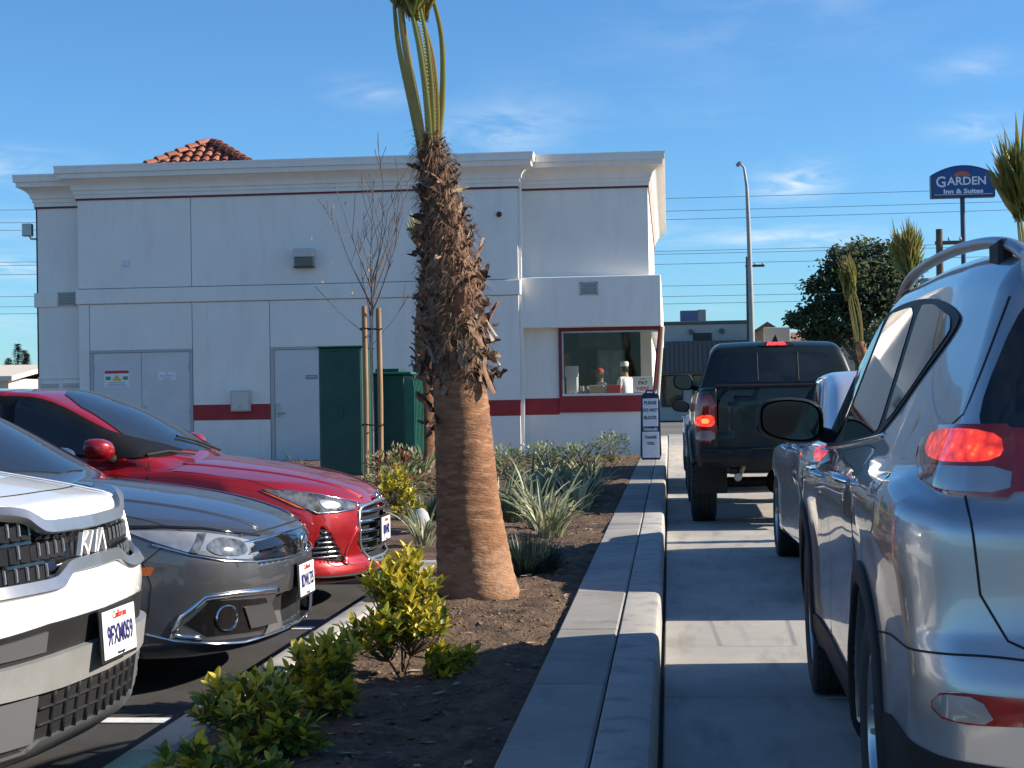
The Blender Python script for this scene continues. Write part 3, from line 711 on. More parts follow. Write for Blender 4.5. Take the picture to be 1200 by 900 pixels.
# ---- white crossover with a big grille
def build_kia(loc):
    L = 4.8; W0 = .97
    p = dict(L=L, W=W0, top=[(0, 1.05), (.6, 1.15), (3.0, 1.14), (3.5, 1.15), (3.9, 1.12), (4.3, 1.06), (4.6, 1.005), (4.75, .965), (4.8, .93)],
        hw=[(0, .93), (.6, .965), (3.8, .97), (4.3, .96), (4.8, .93)],
        sec=[(.2, .07), (.35, .015), (.6, .01), (.85, .0), (.95, .005), (1.05, .04), (1.2, .1)],
        nose=[(.2, .16), (.26, .06), (.36, .04), (.5, .022), (.60, .008), (.67, 0), (.71, .004), (.76, .028), (.84, .042), (.92, .06), (.97, .08), (1.02, .14), (1.1, .3)],
        nosec=[(0, 0), (.3, .018), (.55, .065), (.75, .15), (.88, .26), (.97, .42)],
        tail=[(.2, .1), (.6, 0), (1.1, .05)], tailc=[(0, 0), (.6, .04), (.97, .2)],
        roof=[(0, 1.6), (.8, 1.69), (2.0, 1.72), (2.7, 1.66), (3.1, 1.47), (3.6, 1.18), (3.75, 1.08), (4.8, .4)],
        gw=[(0, .82), (1, .87), (3.2, .87), (4.8, .75)], tum=.32, zb=1.12, cw=.18, crown=.075, rcrown=.05, floor=[(0, .25), (4.2, .22), (4.8, .225)],
        kc=.10, kr=.1, ks=.035, kt=.09, kj=.03, arches=[(.95, .36, .40), (3.86, .36, .40)])
    car = Car(shell(p), ((2.6, L), W0+.01, (.2, 1.75)), .02)
    # the whole car, coarser towards the tail, is one skin
    car.b = ((0, L), W0+.01, (.2, 1.73))
    gr = [(0, .785), (.22, .785), (.32, .738), (.72, .738), (.79, .765), (.81, .93), (.75, .985), (.42, .957), (.33, .912), (0, .908)]
    gfull = gr+[(-y, z) for y, z in gr[::-1]][1:-1]
    car.cut(gr+[(-.01, .908), (-.01, .785)], 'F', .05)
    lo = [(-.01, .232), (.70, .236), (.87, .29), (.90, .50), (.84, .605), (.40, .632), (-.01, .64)]
    root = thing('white_crossover', 'white crossover with a black block grille and California plate nosed up to the planter', 'car', loc, 0)
    car.body('body', WHITE, root); P = car.patch; S = car.strip
    P('grille_backing', gfull, 'F', GLOSSB, root, .003, .03, skirt=.004)
    base = Car(shell(p), car.b, .02)
    base.strip('grille_surround', soften(gfull, .12, 2), 'F', SATIN, root, .042, closed=True, raise_=.018, flat=True)
    # grille blocks, staggered rows of upright fins
    fin = MB(); fin.add([(0, -.021, -.029), (0, .021, -.029), (0, .021, .029), (0, -.021, .029), (.012, -.015, -.022), (.028, .010, -.027), (.028, .010, .027), (.012, -.015, .022)],
                        [(4, 5, 6, 7), (0, 1, 5, 4), (1, 2, 6, 5), (2, 3, 7, 6), (3, 0, 4, 7)])
    FINB = pm('grille_black', (.010, .010, .011), (.02, .02, .022), scale=30, rough=.32, spec=.3)
    fin_me = fin.mesh('grille_fin', [FINB]); finc = MB(); finc.add([(.0, -.005, -.022), (0, .005, -.022), (0, .005, .022), (0, -.005, .022), (.005, -.003, -.019), (.005, .003, -.019), (.005, .003, .019), (.005, -.003, .019)],
                        [(4, 5, 6, 7), (0, 1, 5, 4), (1, 2, 6, 5), (2, 3, 7, 6), (3, 0, 4, 7)]); chip_me = finc.mesh('chrome_chip', [pm('chip_grey', (.34, .34, .34), (.2, .2, .2), scale=40, rough=.35, metal=.7)])  # grey metal slivers put glints into the colour of the chromed fin faces
    pos = []
    for r_ in range(4):
        z = .772+r_*.066
        for k in range(-15, 16):
            y = k*.054+(.027 if r_ % 2 else 0)
            if sdpoly(np.array([y]), np.array([z]), gfull)[0] < -.026 and not (abs(y) < .15 and abs(z-.845) < .045): pos.append((y, z))
    Q, g, ok = car.at(pos, 'F')
    for q, n_ in zip(Q, g):
        o = link('grille_fin', fin_me, root, tuple(q+np.array([.002, 0, 0])), (0, -.12, math.atan2(n_[1], n_[0])))
        link('chrome_chip', chip_me, o, (.0265, .008, .004*(len(o.name) % 3)), (0, 0, 0)) if random.random() < .8 else None
    # maker's emblem: slanted strokes
    Qe, ge, _ = base.at([(0, .846)], 'F'); em = MB()
    def bar(pts, w=.016):
        for a, b in zip(pts[:-1], pts[1:]):
            d = np.array(b)-np.array(a); nn = np.array([-d[1], d[0]])/np.linalg.norm(d)*w/2; a = np.array(a); b = np.array(b); q = [a-nn, b-nn, b+nn, a+nn]
            em.add([(0, u, v) for u, v in q]+[(.009, u, v) for u, v in q], [(4, 5, 6, 7), (0, 1, 5, 4), (1, 2, 6, 5), (2, 3, 7, 6), (3, 0, 4, 7)])
    for q_ in ([(-.13, -.036), (-.105, .036)], [(-.112, -.002), (-.062, .036)], [(-.10, .006), (-.062, -.036)], [(-.062, -.036), (-.018, .036)], [(.0, -.036), (.024, .036)], [(.024, -.036), (.070, .036)], [(.070, .036), (.105, -.036)]): bar(q_, .012)
    eo = em.build('emblem', pm('emblem_silver', (.72, .72, .72), rough=.4, metal=.1), root, loc=tuple(Qe[0]+np.array([-.006, 0, 0]))); eo.scale = (1.6, .98, .98)
    # lower intake: backing, silver bar, cells, skid lip
    lof = lo[1:-1]+[(-y, z) for y, z in lo[1:-1][::-1]]
    P('intake_backing', lof, 'F', BLACKP, root, .006, .035, skirt=.010)
    base.patch('bumper_bar', [(-.86, .44), (-.84, .525), (-.30, .54), (.30, .54), (.84, .525), (.86, .44), (.30, .432), (-.30, .432)], 'F', pm('bumper_silver', (.40, .405, .40), (.34, .345, .34), scale=8, rough=.4, metal=.5), root, .030, .03, skirt=.03)
    base.patch('bumper_recess_panel', [(-.80, .548), (-.80, .59), (-.42, .612), (-.42, .552)], 'F', pm('recess_grey', (.075, .077, .08), rough=.5), root, .014, .03, skirt=.01)
    for y0, y1 in ((-.70, -.44), (-.40, -.22), (.06+.16, .40), (.44, .70)):
        if y0 in (-.70, .44): base.patch('intake_panel', [(y0, .29), (y1, .285), (y1, .425), (y0, .425)], 'F', pm('intake_grey', (.10, .103, .108), rough=.5), root, .018, .03, skirt=.02)
    for y0, y1 in ((-.74, -.62), (.62, .74)):
        base.patch('fog_lamp', [(y0, .365), (y1, .36), (y1, .395), (y0, .40)], 'F', LENS, root, .022, .02, skirt=.012, smooth_it=1)
        base.patch('fog_lamp', [(y0, .303), (y1, .30), (y1, .332), (y0, .336)], 'F', LENS, root, .022, .02, skirt=.012, smooth_it=1)
    for k in range(-8, 9):
        y = k*.085
        if abs(y) < .42 or abs(y) > .70: base.strip('intake_bar', [(y, .285), (y, .43)], 'F', BLACKP, root, .016, raise_=.018)
    for z in (.33, .38): base.strip('intake_bar', [(-.42, z), (.42, z)], 'F', BLACKP, root, .012, raise_=.016)
    base.patch('skid_plate', [(-.84, .275), (-.80, .30), (-.60, .262), (-.46, .262), (-.40, .285), (.40, .285), (.46, .262), (.60, .262), (.80, .30), (.84, .275), (.72, .236), (-.72, .236)], 'F', SATIN, root, .018, .03, skirt=.02)
    # headlamps, glass
    for sg in (1, -1):
        P('headlamp', [(4.62, sg*.84, 1.0), (4.40, sg*.95, .99), (4.42, sg*.95, .70), (4.60, sg*.86, .70)], 50*sg, LENS_D, root, .005, .025, smooth_it=2)
        S('hood_gap', [(4.66, sg*.78), (4.3, sg*.80), (3.72, sg*.84)], 'T', DARK_SEAM, root, .007, smooth=True)
        S('hood_crease', [(4.68, sg*.42), (4.3, sg*.48), (3.72, sg*.56)], 'T', WHITE, root, .03, smooth=True, raise_=.006)
    S('hood_gap', [(-.78, .992), (-.4, 1.005), (0, 1.008), (.4, 1.005), (.78, .992)], 'F', DARK_SEAM, root, .008)
    P('windshield', [(2.75, -.58), (2.66, 0), (2.75, .58), (3.48, .74), (3.72, 0), (3.48, -.74)], 'T', GLASS_W, root, .006, .05, smooth_it=1)
    for q in ([(3.3, 1.14), (2.5, 1.16), (2.5, 1.60), (2.68, 1.58)], [(2.42, 1.16), (1.4, 1.18), (1.5, 1.60), (2.42, 1.60)], [(1.3, 1.19), (.6, 1.24), (.7, 1.55), (1.38, 1.59)]):
        P('side_window', q, 'L', GLASS, root, .004, .05, smooth_it=1, mirror=True)
    for sg, sd in ((1, 'L'), (-1, 'R')):
        S('door_gap', [(3.42, .35), (3.45, .9), (3.36, 1.12)], sd, DARK_SEAM, root, .008)
        side_mirror(root, WHITE, MIRROR, (3.2, sg*.92, 1.2), .24, .17, .14, sg)
    pq, _, _ = base.at([(0, .565)], 'F')
    plate(root, (pq[0][0]+.048, .02, .552), 0, '9FXM059', lean=-.06)
    for xa in (.95, 3.86):
        wheel(root, (xa, .84, .36), .36, .23, .24, 1); wheel(root, (xa, -.84, .36), .36, .23, .24, -1)
    return root, car

# ---- grey saloon
def build_civic(loc):
    L = 4.63; W0 = .90
    p = dict(L=L, W=W0, top=[(0, .98), (.5, 1.03), (1.0, 1.0), (3.2, .95), (3.45, .945), (3.8, .905), (4.15, .845), (4.4, .775), (4.53, .715), (4.63, .62)],
        hw=[(0, .82), (.5, .885), (1.2, .9), (3.5, .9), (3.9, .905), (4.2, .885), (4.63, .80)],
        sec=[(.12, .12), (.25, .03), (.4, .012), (.55, .018), (.68, .0), (.75, .004), (.84, .03), (.95, .08), (1.1, .15)],
        nose=[(.12, .22), (.19, .07), (.24, .02), (.36, .012), (.5, 0), (.58, .004), (.63, .02), (.68, .05), (.73, .10), (.85, .3)],
        nosec=[(0, 0), (.25, .02), (.5, .085), (.68, .19), (.8, .33), (.9, .56)],
        tail=[(.2, .1), (.6, 0), (1.0, .06)], tailc=[(0, 0), (.6, .06), (.9, .3)],
        roof=[(0, .6), (.3, .93), (.9, 1.2), (1.5, 1.37), (2.1, 1.41), (2.5, 1.395), (2.85, 1.29), (3.4, 1.01), (3.6, .90), (4.63, .4)],
        gw=[(0, .7), (1, .78), (2.4, .80), (3.4, .79), (4.63, .7)], tum=.36, zb=.95, cw=.2, crown=.085, rcrown=.05, floor=[(0, .22), (3.9, .17), (4.63, .165)],
        kc=.09, kr=.1, ks=.035, kt=.08, kj=.025, arches=[(1.04, .325, .355), (3.75, .325, .355)], flare=.008)
    car = Car(shell(p), ((0, L), W0+.01, (.15, 1.42)), .015)
    base = Car(shell(p), car.b, .02)
    fog = [(.46, .255), (.74, .265), (.80, .33), (.74, .42), (.46, .40), (.40, .33)]
    car.cut([(-.01, .24), (.36, .245), (.42, .33), (.36, .40), (-.01, .41)], 'F', .05); car.cut([(-.01, .555), (.50, .56), (.56, .60), (.50, .635), (-.01, .655)], 'F', .03)
    root = thing('grey_saloon', 'dark grey saloon with slim headlamps parked between the white crossover and red saloon', 'car', loc, 0)
    car.body('body', GREY, root); P = car.patch; S = car.strip
    # upper bar and emblem
    P('grille_bar', [(-.55, .60), (-.50, .635), (-.2, .652), (.2, .652), (.50, .635), (.55, .60), (.50, .56), (-.50, .56)], 'F', GLOSSB, root, .002, .025)
    base.strip('grille_chrome', [(-.62, .655), (-.45, .662), (-.2, .672), (0, .674), (.2, .672), (.45, .662), (.62, .655)], 'F', CHROME, root, .016, raise_=.010)
    base.patch('grille_wing', [(-.66, .645), (-.3, .665), (0, .668), (.3, .665), (.66, .645), (.60, .615), (.3, .625), (0, .628), (-.3, .625), (-.60, .615)], 'F', GLOSSB, root, .006, .025, skirt=.02)
    pe, _, _ = base.at([(0, .61)], 'F'); em = MB(); ex = pe[0][0]
    fr = soften([(-.058, .048), (-.05, -.045), (.05, -.045), (.058, .048)], .2, 2); 
    em.tube([(0, u, v) for u, v in fr+[fr[0]]], .006, 6)
    for sg in (-1, 1): em.tube([(0, sg*.036, .036), (0, sg*.027, 0), (0, sg*.032, -.036)], .007, 6)
    em.tube([(0, -.028, 0), (0, .028, 0)], .007, 6); em.build('emblem', CHROME, root, smooth=60, loc=(ex+.012, 0, .61))
    for sg in (1, -1):
        a = 48*sg; mk = lambda q: [(x, y*sg, z) for x, y, z in q]
        hl = thing('headlamp', None, None); hl.parent = root
        # slim lamp: outer tip high on the wing, running in to the grille bar
        lamp = [(4.05, .89, .742), (4.22, .84, .735), (4.38, .74, .715), (4.48, .64, .69), (4.54, .56, .665), (4.58, .52, .60), (4.55, .60, .585), (4.46, .72, .60), (4.33, .82, .635), (4.18, .87, .69)]
        P('lens', mk(lamp), a, LENS, hl, .006, .02, smooth_it=1, bulge=.004, r=.15)
        P('lamp_reflector', mk([(4.42, .72, .695), (4.51, .60, .668), (4.53, .60, .605), (4.44, .735, .61), (4.38, .78, .65)]), a, LENS_D, hl, .012, .015, smooth_it=2)
        P('lamp_divider', mk([(4.36, .77, .712), (4.39, .75, .708), (4.36, .80, .63), (4.33, .82, .637)]), a, LENS_D, hl, .013, .015)
        P('indicator', mk([(4.52, .585, .60), (4.57, .52, .60), (4.55, .54, .64)]), a, LENS, hl, .013, .012)
        base.strip('lamp_brow', mk([(4.03, .89, .757), (4.22, .84, .752), (4.38, .74, .735), (4.50, .62, .705), (4.57, .48, .682)]), a, GLOSSB, hl, .016, raise_=.008)
        base.strip('lamp_underline', mk([(4.18, .88, .68), (4.34, .82, .625), (4.46, .72, .590), (4.56, .58, .572), (4.62, .35, .565), (4.63, .1, .56)]), a, CHROME, hl, .010, raise_=.007)
        P('side_marker', mk([(3.96, .92, .585), (4.18, .90, .580), (4.16, .90, .545), (3.97, .92, .548)]), 70*sg, AMBER, root, .004, .02)
        # fog lamp pocket
        yv = lambda q: [(y*sg, z) for y, z in q]
        P('fog_panel', yv(fog), 'F', GLOSSB, root, .005, .025, skirt=.010)
        base.patch('fog_insert', yv([(.36, .275), (.56, .275), (.60, .375), (.42, .375)]), 'F', pm('bumper_grey', (.035, .036, .038), rough=.5), root, .014, .02, skirt=.015)
        qf, gf, _ = base.at(yv([(.675, .335)]), 'F'); c = qf[0]; ang = math.atan2(gf[0][1], gf[0][0])
        fl = thing('fog_lamp', None, None, tuple(c), ang); fl.parent = root
        MB().lathe([(.062, -.03), (.062, .006), (.056, .011), (.050, .004), (.047, -.02)], 28, 'x').build('lamp_ring', CHROME, fl, smooth=40)
        MB().lathe([(.048, -.02), (.034, -.012), (.001, -.008)], 24, 'x').build('lamp_glass', GLOSSB, fl, smooth=True)
        base.strip('fog_chrome', yv([(.36, .425), (.50, .435), (.66, .44), (.755, .435), (.81, .36), (.825, .275), (.76, .255)]), 30*sg if False else 'F', CHROME, root, .028, raise_=.014)
        base.strip('lip_chrome', [(4.12, sg*.90, .30), (4.25, sg*.84, .255), (4.42, sg*.74, .225), (4.52, sg*.6, .212), (4.6, sg*.4, .225), (4.63, sg*.2, .232)], a, CHROME, root, .012, raise_=.008)
        base.patch('chin', yv([(.30, .245), (.46, .235), (.40, .33), (.34, .33)]), 'F', SATIN, root, .012, .02, skirt=.012)
        S('hood_gap', mk([(4.56, .54), (4.44, .66), (4.2, .78), (3.85, .83), (3.45, .84)][0:0] or [(4.52, .58, 0), (4.40, .69, 0), (4.15, .79, 0), (3.8, .825, 0), (3.45, .83, 0)]), 'T', DARK_SEAM, root, .007, smooth=True)
        S('hood_crease', [(4.5, sg*.36), (4.2, sg*.46), (3.5, sg*.62)], 'T', GREY, root, .05, smooth=True, raise_=.007)
        sd = 'L' if sg > 0 else 'R'
        S('bumper_gap', mk([(4.14, .90, .36), (4.155, .90, .5), (4.12, .90, .6), (4.06, .9, .70)]), 80*sg, DARK_SEAM, root, .006)
        S('bumper_gap', mk([(4.12, .9, .60), (4.2, .88, .665)]), 80*sg, DARK_SEAM, root, .006)
        for q in ([(3.35, .96), (2.45, .985), (2.4, 1.33), (2.55, 1.32), (2.9, 1.18)], [(2.36, .985), (1.3, 1.01), (1.35, 1.12), (1.75, 1.30), (2.3, 1.335)]):
            P('side_window', q, sd, GLASS, root, .008, .05, smooth_it=1)
        S('door_gap', [(3.30, .28), (3.36, .6), (3.30, .94)], sd, DARK_SEAM, root, .007)
        side_mirror(root, GREY, MIRROR, (3.0, sg*.84, 1.0), .20, .135, .13, sg)
    S('hood_gap', [(-.56, .69), (-.3, .70), (0, .703), (.3, .70), (.56, .69)], 'F', DARK_SEAM, root, .009)
    P('lower_grille', [(-.36, .245), (-.42, .33), (-.36, .40), (.36, .40), (.42, .33), (.36, .245)], 'F', BLACKP, root, .002, .03, skirt=.003)
    P('windshield', [(2.62, -.52), (2.5, 0), (2.62, .52), (3.30, .70), (3.52, 0), (3.30, -.70)], 'T', GLASS_W, root, .006, .05, smooth_it=1)
    pq, _, _ = base.at([(0, .44)], 'F'); plate(root, (pq[0][0]+.018, 0, .44), 0, '8DWL735', lean=-.04)
    for xa in (1.04, 3.75):
        wheel(root, (xa, .775, .322), .322, .215, .215, 1); wheel(root, (xa, -.775, .322), .322, .215, .215, -1)
    return root, car

# ---- red saloon
def build_elantra(loc):
    L = 4.62; W0 = .90
    p = dict(L=L, W=W0, top=[(0, .98), (.5, 1.04), (1.0, 1.0), (3.1, .965), (3.4, .965), (3.8, .92), (4.15, .855), (4.38, .785), (4.52, .72), (4.62, .62)],
        hw=[(0, .82), (.5, .885), (1.2, .9), (3.9, .9), (4.2, .88), (4.62, .80)],
        sec=[(.12, .12), (.25, .03), (.4, .02), (.52, .025), (.66, .0), (.74, .003), (.85, .035), (.95, .075), (1.1, .15)],
        nose=[(.12, .2), (.20, .03), (.235, .0), (.28, .01), (.34, .035), (.5, .02), (.62, .035), (.68, .06), (.73, .11), (.85, .3)],
        nosec=[(0, 0), (.25, .02), (.5, .10), (.68, .22), (.8, .37), (.9, .6)],
        tail=[(.2, .1), (.6, 0), (1.0, .06)], tailc=[(0, 0), (.6, .06), (.9, .3)],
        roof=[(0, .6), (.3, .95), (.9, 1.22), (1.5, 1.38), (2.1, 1.425), (2.5, 1.41), (2.85, 1.30), (3.35, 1.03), (3.55, .92), (4.62, .4)],
        gw=[(0, .7), (1, .78), (2.4, .80), (3.4, .79), (4.62, .7)], tum=.36, zb=.96, cw=.2, crown=.085, rcrown=.05, floor=[(0, .22), (3.9, .18), (4.62, .17)],
        kc=.08, kr=.1, ks=.035, kt=.08, kj=.025, arches=[(1.04, .325, .355), (3.74, .325, .355)], flare=.008)
    car = Car(shell(p), ((0, L), W0+.01, (.15, 1.43)), .02); base = Car(shell(p), car.b, .02)
    gr = [(0, .27), (.30, .28), (.42, .40), (.44, .54), (.40, .635), (0, .66)]; gf = gr+[(-y, z) for y, z in gr[::-1]][1:-1]
    car.cut([(-.01, .27)]+gr[1:-1]+[(-.01, .66)], 'F', .05)
    tri = [(.545, .30), (.76, .34), (.70, .53)]; car.cut(tri, 'F', .03)
    root = thing('red_saloon', 'shiny red saloon with triangular headlamps parked by the planted corner', 'car', loc, 0)
    car.body('body', RED, root); P = car.patch; S = car.strip
    P('grille_backing', gf, 'F', BLACKP, root, .002, .03, skirt=.003)
    for i, z in enumerate((.30, .36, .42, .48, .54, .60, .645)):
        wv = .43 if z > .38 else .33+.1*(z-.28)/.1
        base.strip('grille_bar', [(-wv, z), (-wv/2, z), (0, z), (wv/2, z), (wv, z)], 'F', CHROME if i else SATIN, root, .020, raise_=.004)
    base.strip('grille_surround', soften(gf, .15, 2), 'F', SATIN, root, .020, closed=True, raise_=.009)
    pe, _, _ = base.at([(0, .675)], 'F'); em = MB(); em.tube([(0, .062*math.cos(t), .035*math.sin(t)) for t in np.linspace(0, 2*PI, 25)], .006, 6)
    em.tube([(0, -.030, -.028), (0, -.018, .028)], .006, 6); em.tube([(0, .018, -.028), (0, .030, .028)], .006, 6); em.tube([(0, -.024, -.002), (0, .024, .004)], .006, 6)
    em.build('emblem', CHROME, root, smooth=60, loc=(pe[0][0]+.008, 0, .678))
    for sg in (1, -1):
        a = 45*sg; mk = lambda q: [(x, y*sg, z) for x, y, z in q]
        hl = thing('headlamp', None, None); hl.parent = root
        P('lens', mk([(4.05, .88, .772), (4.2, .82, .755), (4.36, .72, .725), (4.48, .58, .685), (4.54, .46, .655), (4.53, .50, .628), (4.47, .64, .622), (4.36, .76, .622)]), a, LENS_D, hl, .006, .02, bulge=.004)
        P('lamp_reflector', mk([(4.36, .745, .70), (4.46, .62, .672), (4.47, .62, .640), (4.39, .73, .636)]), a, LENS, hl, .013, .015, smooth_it=2)
        base.strip('lamp_trim', mk([(4.08, .875, .762), (4.36, .768, .617), (4.47, .645, .616), (4.54, .48, .625)]), a, CHROME, hl, .012, raise_=.010)
        base.strip('lamp_trim', mk([(4.16, .835, .764), (4.36, .72, .730), (4.48, .58, .69), (4.55, .42, .655)]), a, CHROME, hl, .009, raise_=.009)
        P('side_marker', mk([(4.03, .885, .766), (4.1, .87, .74), (4.30, .80, .64), (4.24, .83, .66)]), a, AMBER, hl, .007, .015)
        yv = lambda q: [(y*sg, z) for y, z in q]
        fb = P('fog_bezel', yv(tri), 'F', BLACKP, root, .002, .02, skirt=.003)
        for i, z in enumerate((.345, .375, .405, .435, .465, .495)):
            y0 = .56+(z-.30)/.23*.145; y1 = .755-(z-.34)/.19*.05
            base.strip('bezel_fin', yv([(y0, z), ((y0+y1)/2, z), (y1, z)]), 'F', CHROME, fb, .012, raise_=.006)
        S('body_crease', mk([(4.60, .36, .60), (4.56, .46, .52), (4.52, .56, .40), (4.5, .62, .29)]), a, RED, root, .04, smooth=True, raise_=.008)
        S('lip', mk([(4.2, .86, .24), (4.4, .76, .225), (4.52, .6, .222), (4.6, .3, .222), (4.62, .05, .222)]), a, BLACKP, root, .014, raise_=.012)
        S('hood_gap', [(4.50, sg*.52), (4.38, sg*.68), (4.12, sg*.79), (3.8, sg*.825), (3.45, sg*.83)], 'T', DARK_SEAM, root, .007, smooth=True)
        S('hood_crease', [(4.52, sg*.30), (4.2, sg*.46), (3.45, sg*.60)], 'T', RED, root, .05, smooth=True, raise_=.007)
        sd = 'L' if sg > 0 else 'R'
        P('window_surround', cr_curve([(3.36, .975), (2.4, 1.0), (1.2, 1.03), (.95, 1.08), (1.4, 1.25), (1.9, 1.35), (2.35, 1.362), (2.62, 1.32), (3.0, 1.14)], 4, True), sd, PILLAR, root, .011, .03)
        for q in ([(3.12, .985), (2.42, 1.01), (2.4, 1.345), (2.56, 1.315), (2.88, 1.17)], [(2.33, 1.01), (1.3, 1.04), (1.42, 1.20), (1.85, 1.33), (2.32, 1.345)]):
            P('side_window', q, sd, GLASS, root, .0145, .04, smooth_it=1, r=.12)
        S('door_gap', [(3.30, .28), (3.36, .6), (3.28, .95)], sd, DARK_SEAM, root, .007); S('door_gap', [(2.36, .28), (2.36, .98)], sd, DARK_SEAM, root, .007)
        side_mirror(root, RED, MIRROR, (2.98, sg*.86, 1.03), .22, .14, .15, sg, trim=BLACKP)
    P('windshield', [(2.64, -.50), (2.5, 0), (2.64, .50), (3.24, .70), (3.46, 0), (3.24, -.70)], 'T', GLASS_W, root, .006, .05, smooth_it=1)
    for sg in (-1, 1):
        w = MB(); q, g, ok = car.at([(3.44, -.05+sg*.3), (3.33, -.25+sg*.3), (3.26, -.45+sg*.3)], 'T'); w.tube([tuple(a_+b_*.02) for a_, b_ in zip(q, g)], .009, 6); w.build('wiper', BLACKP, root)
    pq, _, _ = base.at([(0, .47)], 'F'); plate(root, (pq[0][0]+.02, 0, .47), 0, '8JRN402')
    for xa in (1.04, 3.74):
        wheel(root, (xa, .775, .322), .322, .215, .215, 1); wheel(root, (xa, -.775, .322), .322, .215, .215, -1)
    return root, car

# ---- pale saloon between the crossover and the pickup
def build_sedan(loc):
    L = 4.6; W0 = .91
    p = dict(L=L, W=W0, top=[(0, .98), (.3, 1.04), (.7, 1.06), (1.2, 1.03), (3.2, .97), (3.5, .97), (3.9, .92), (4.3, .83), (4.6, .65)],
        hw=[(0, .83), (.4, .89), (1.1, .91), (1.9, .895), (3.6, .91), (4.2, .88), (4.6, .8)],
        sec=[(.15, .12), (.28, .03), (.45, .025), (.6, .03), (.78, .0), (.86, .003), (.95, .03), (1.03, .08), (1.2, .15)],
        nose=[(.15, .2), (.3, .03), (.5, 0), (.7, .06), (.85, .3)], nosec=[(0, 0), (.3, .03), (.6, .15), (.9, .55)],
        tail=[(.2, .12), (.35, .03), (.6, 0), (.75, .03), (.9, .03), (1.0, .0), (1.05, .02), (1.2, .1)], tailc=[(0, 0), (.4, .03), (.65, .10), (.8, .2), (.91, .38)],
        roof=[(0, .7), (.35, 1.0), (.8, 1.2), (1.35, 1.41), (1.9, 1.475), (2.4, 1.47), (2.8, 1.36), (3.35, 1.07), (3.55, .96), (4.6, .4)],
        gw=[(0, .70), (.8, .78), (2.2, .82), (3.4, .80), (4.6, .7)], tum=.34, zb=1.0, cw=.2, crown=.07, rcrown=.05, floor=[(0, .25), (.5, .2), (4.6, .2)],
        kc=.1, kr=.09, ks=.04, kt=.09, kj=.03, arches=[(1.02, .34, .37), (3.72, .34, .37)], flare=.012)
    car = Car(shell(p), ((0, L), W0+.01, (.18, 1.5)), .022)
    root = thing('white_saloon', 'pearl white saloon between the silver crossover and the dark pickup', 'car', loc, PI/2)
    car.body('body', WHITE2, root); P = car.patch; S = car.strip
    for sd, sg in (('L', 1), ('R', -1)):
        for q in ([(3.2, 1.02), (2.42, 1.05), (2.4, 1.38), (2.56, 1.36), (2.9, 1.21)], [(2.34, 1.05), (1.35, 1.09), (1.42, 1.20), (1.8, 1.37), (2.32, 1.39)]):
            P('side_window', q, sd, GLASS, root, .008, .04, smooth_it=1, r=.15)
        S('window_trim', [(3.3, 1.01), (2.4, 1.04), (1.3, 1.08), (1.2, 1.12), (1.4, 1.26), (1.8, 1.40), (2.3, 1.415)], sd, CHROME, root, .014, raise_=.006, smooth=True)
        for q in ([(3.36, .38), (2.40, .35), (2.40, 1.02), (3.30, .99)], [(2.38, .35), (1.55, .36), (1.40, .62), (1.28, .85), (1.32, 1.05), (2.38, 1.03)]):
            d_ = P('door', q, sd, WHITE2, root, .0016, .05, skirt=.006); S('door_gap', q, sd, DARK_SEAM, d_, .009, .0006, closed=True)
            handle(d_, car, 2.6 if q[0][0] > 3 else 1.55, .90 if q[0][0] > 3 else .93, CHROME, sd)
        lp = P('tail_lamp', [(.36, sg*.92, .98), (.1, sg*.75, .99), (.02, sg*.55, .95), (.02, sg*.55, .86), (.12, sg*.78, .84), (.32, sg*.92, .90)], 135*sg, REDLIT, root, .006, .03, smooth_it=1)
        side_mirror(root, BLACKP, MIRROR, (3.05, sg*.86, 1.06), .22, .15, .14, sg)
    P('rear_window', [(.62, -.55), (.50, 0), (.62, .55), (1.28, .50), (1.32, 0), (1.28, -.50)], 'T', GLASS, root, .004, .05, smooth_it=1)
    P('windshield', [(2.6, -.52), (2.5, 0), (2.6, .52), (3.25, .70), (3.46, 0), (3.25, -.70)], 'T', GLASS_W, root, .006, .05, smooth_it=1)
    S('boot_gap', [(-.70, 1.0), (-.66, .70), (.66, .70), (.70, 1.0)], 'B', DARK_SEAM, root, .008)
    P('bumper_cladding', [(-.6, .24), (-.6, .38), (.6, .38), (.6, .24)], 'B', BLACKP, root, .005, .05)
    plate(root, (.0, 0, .80), PI, '7YBC318')
    for xa in (1.02, 3.72):
        wheel(root, (xa, .79, .335), .335, .215, .23, 1); wheel(root, (xa, -.79, .335), .335, .215, .23, -1)
    return root, car

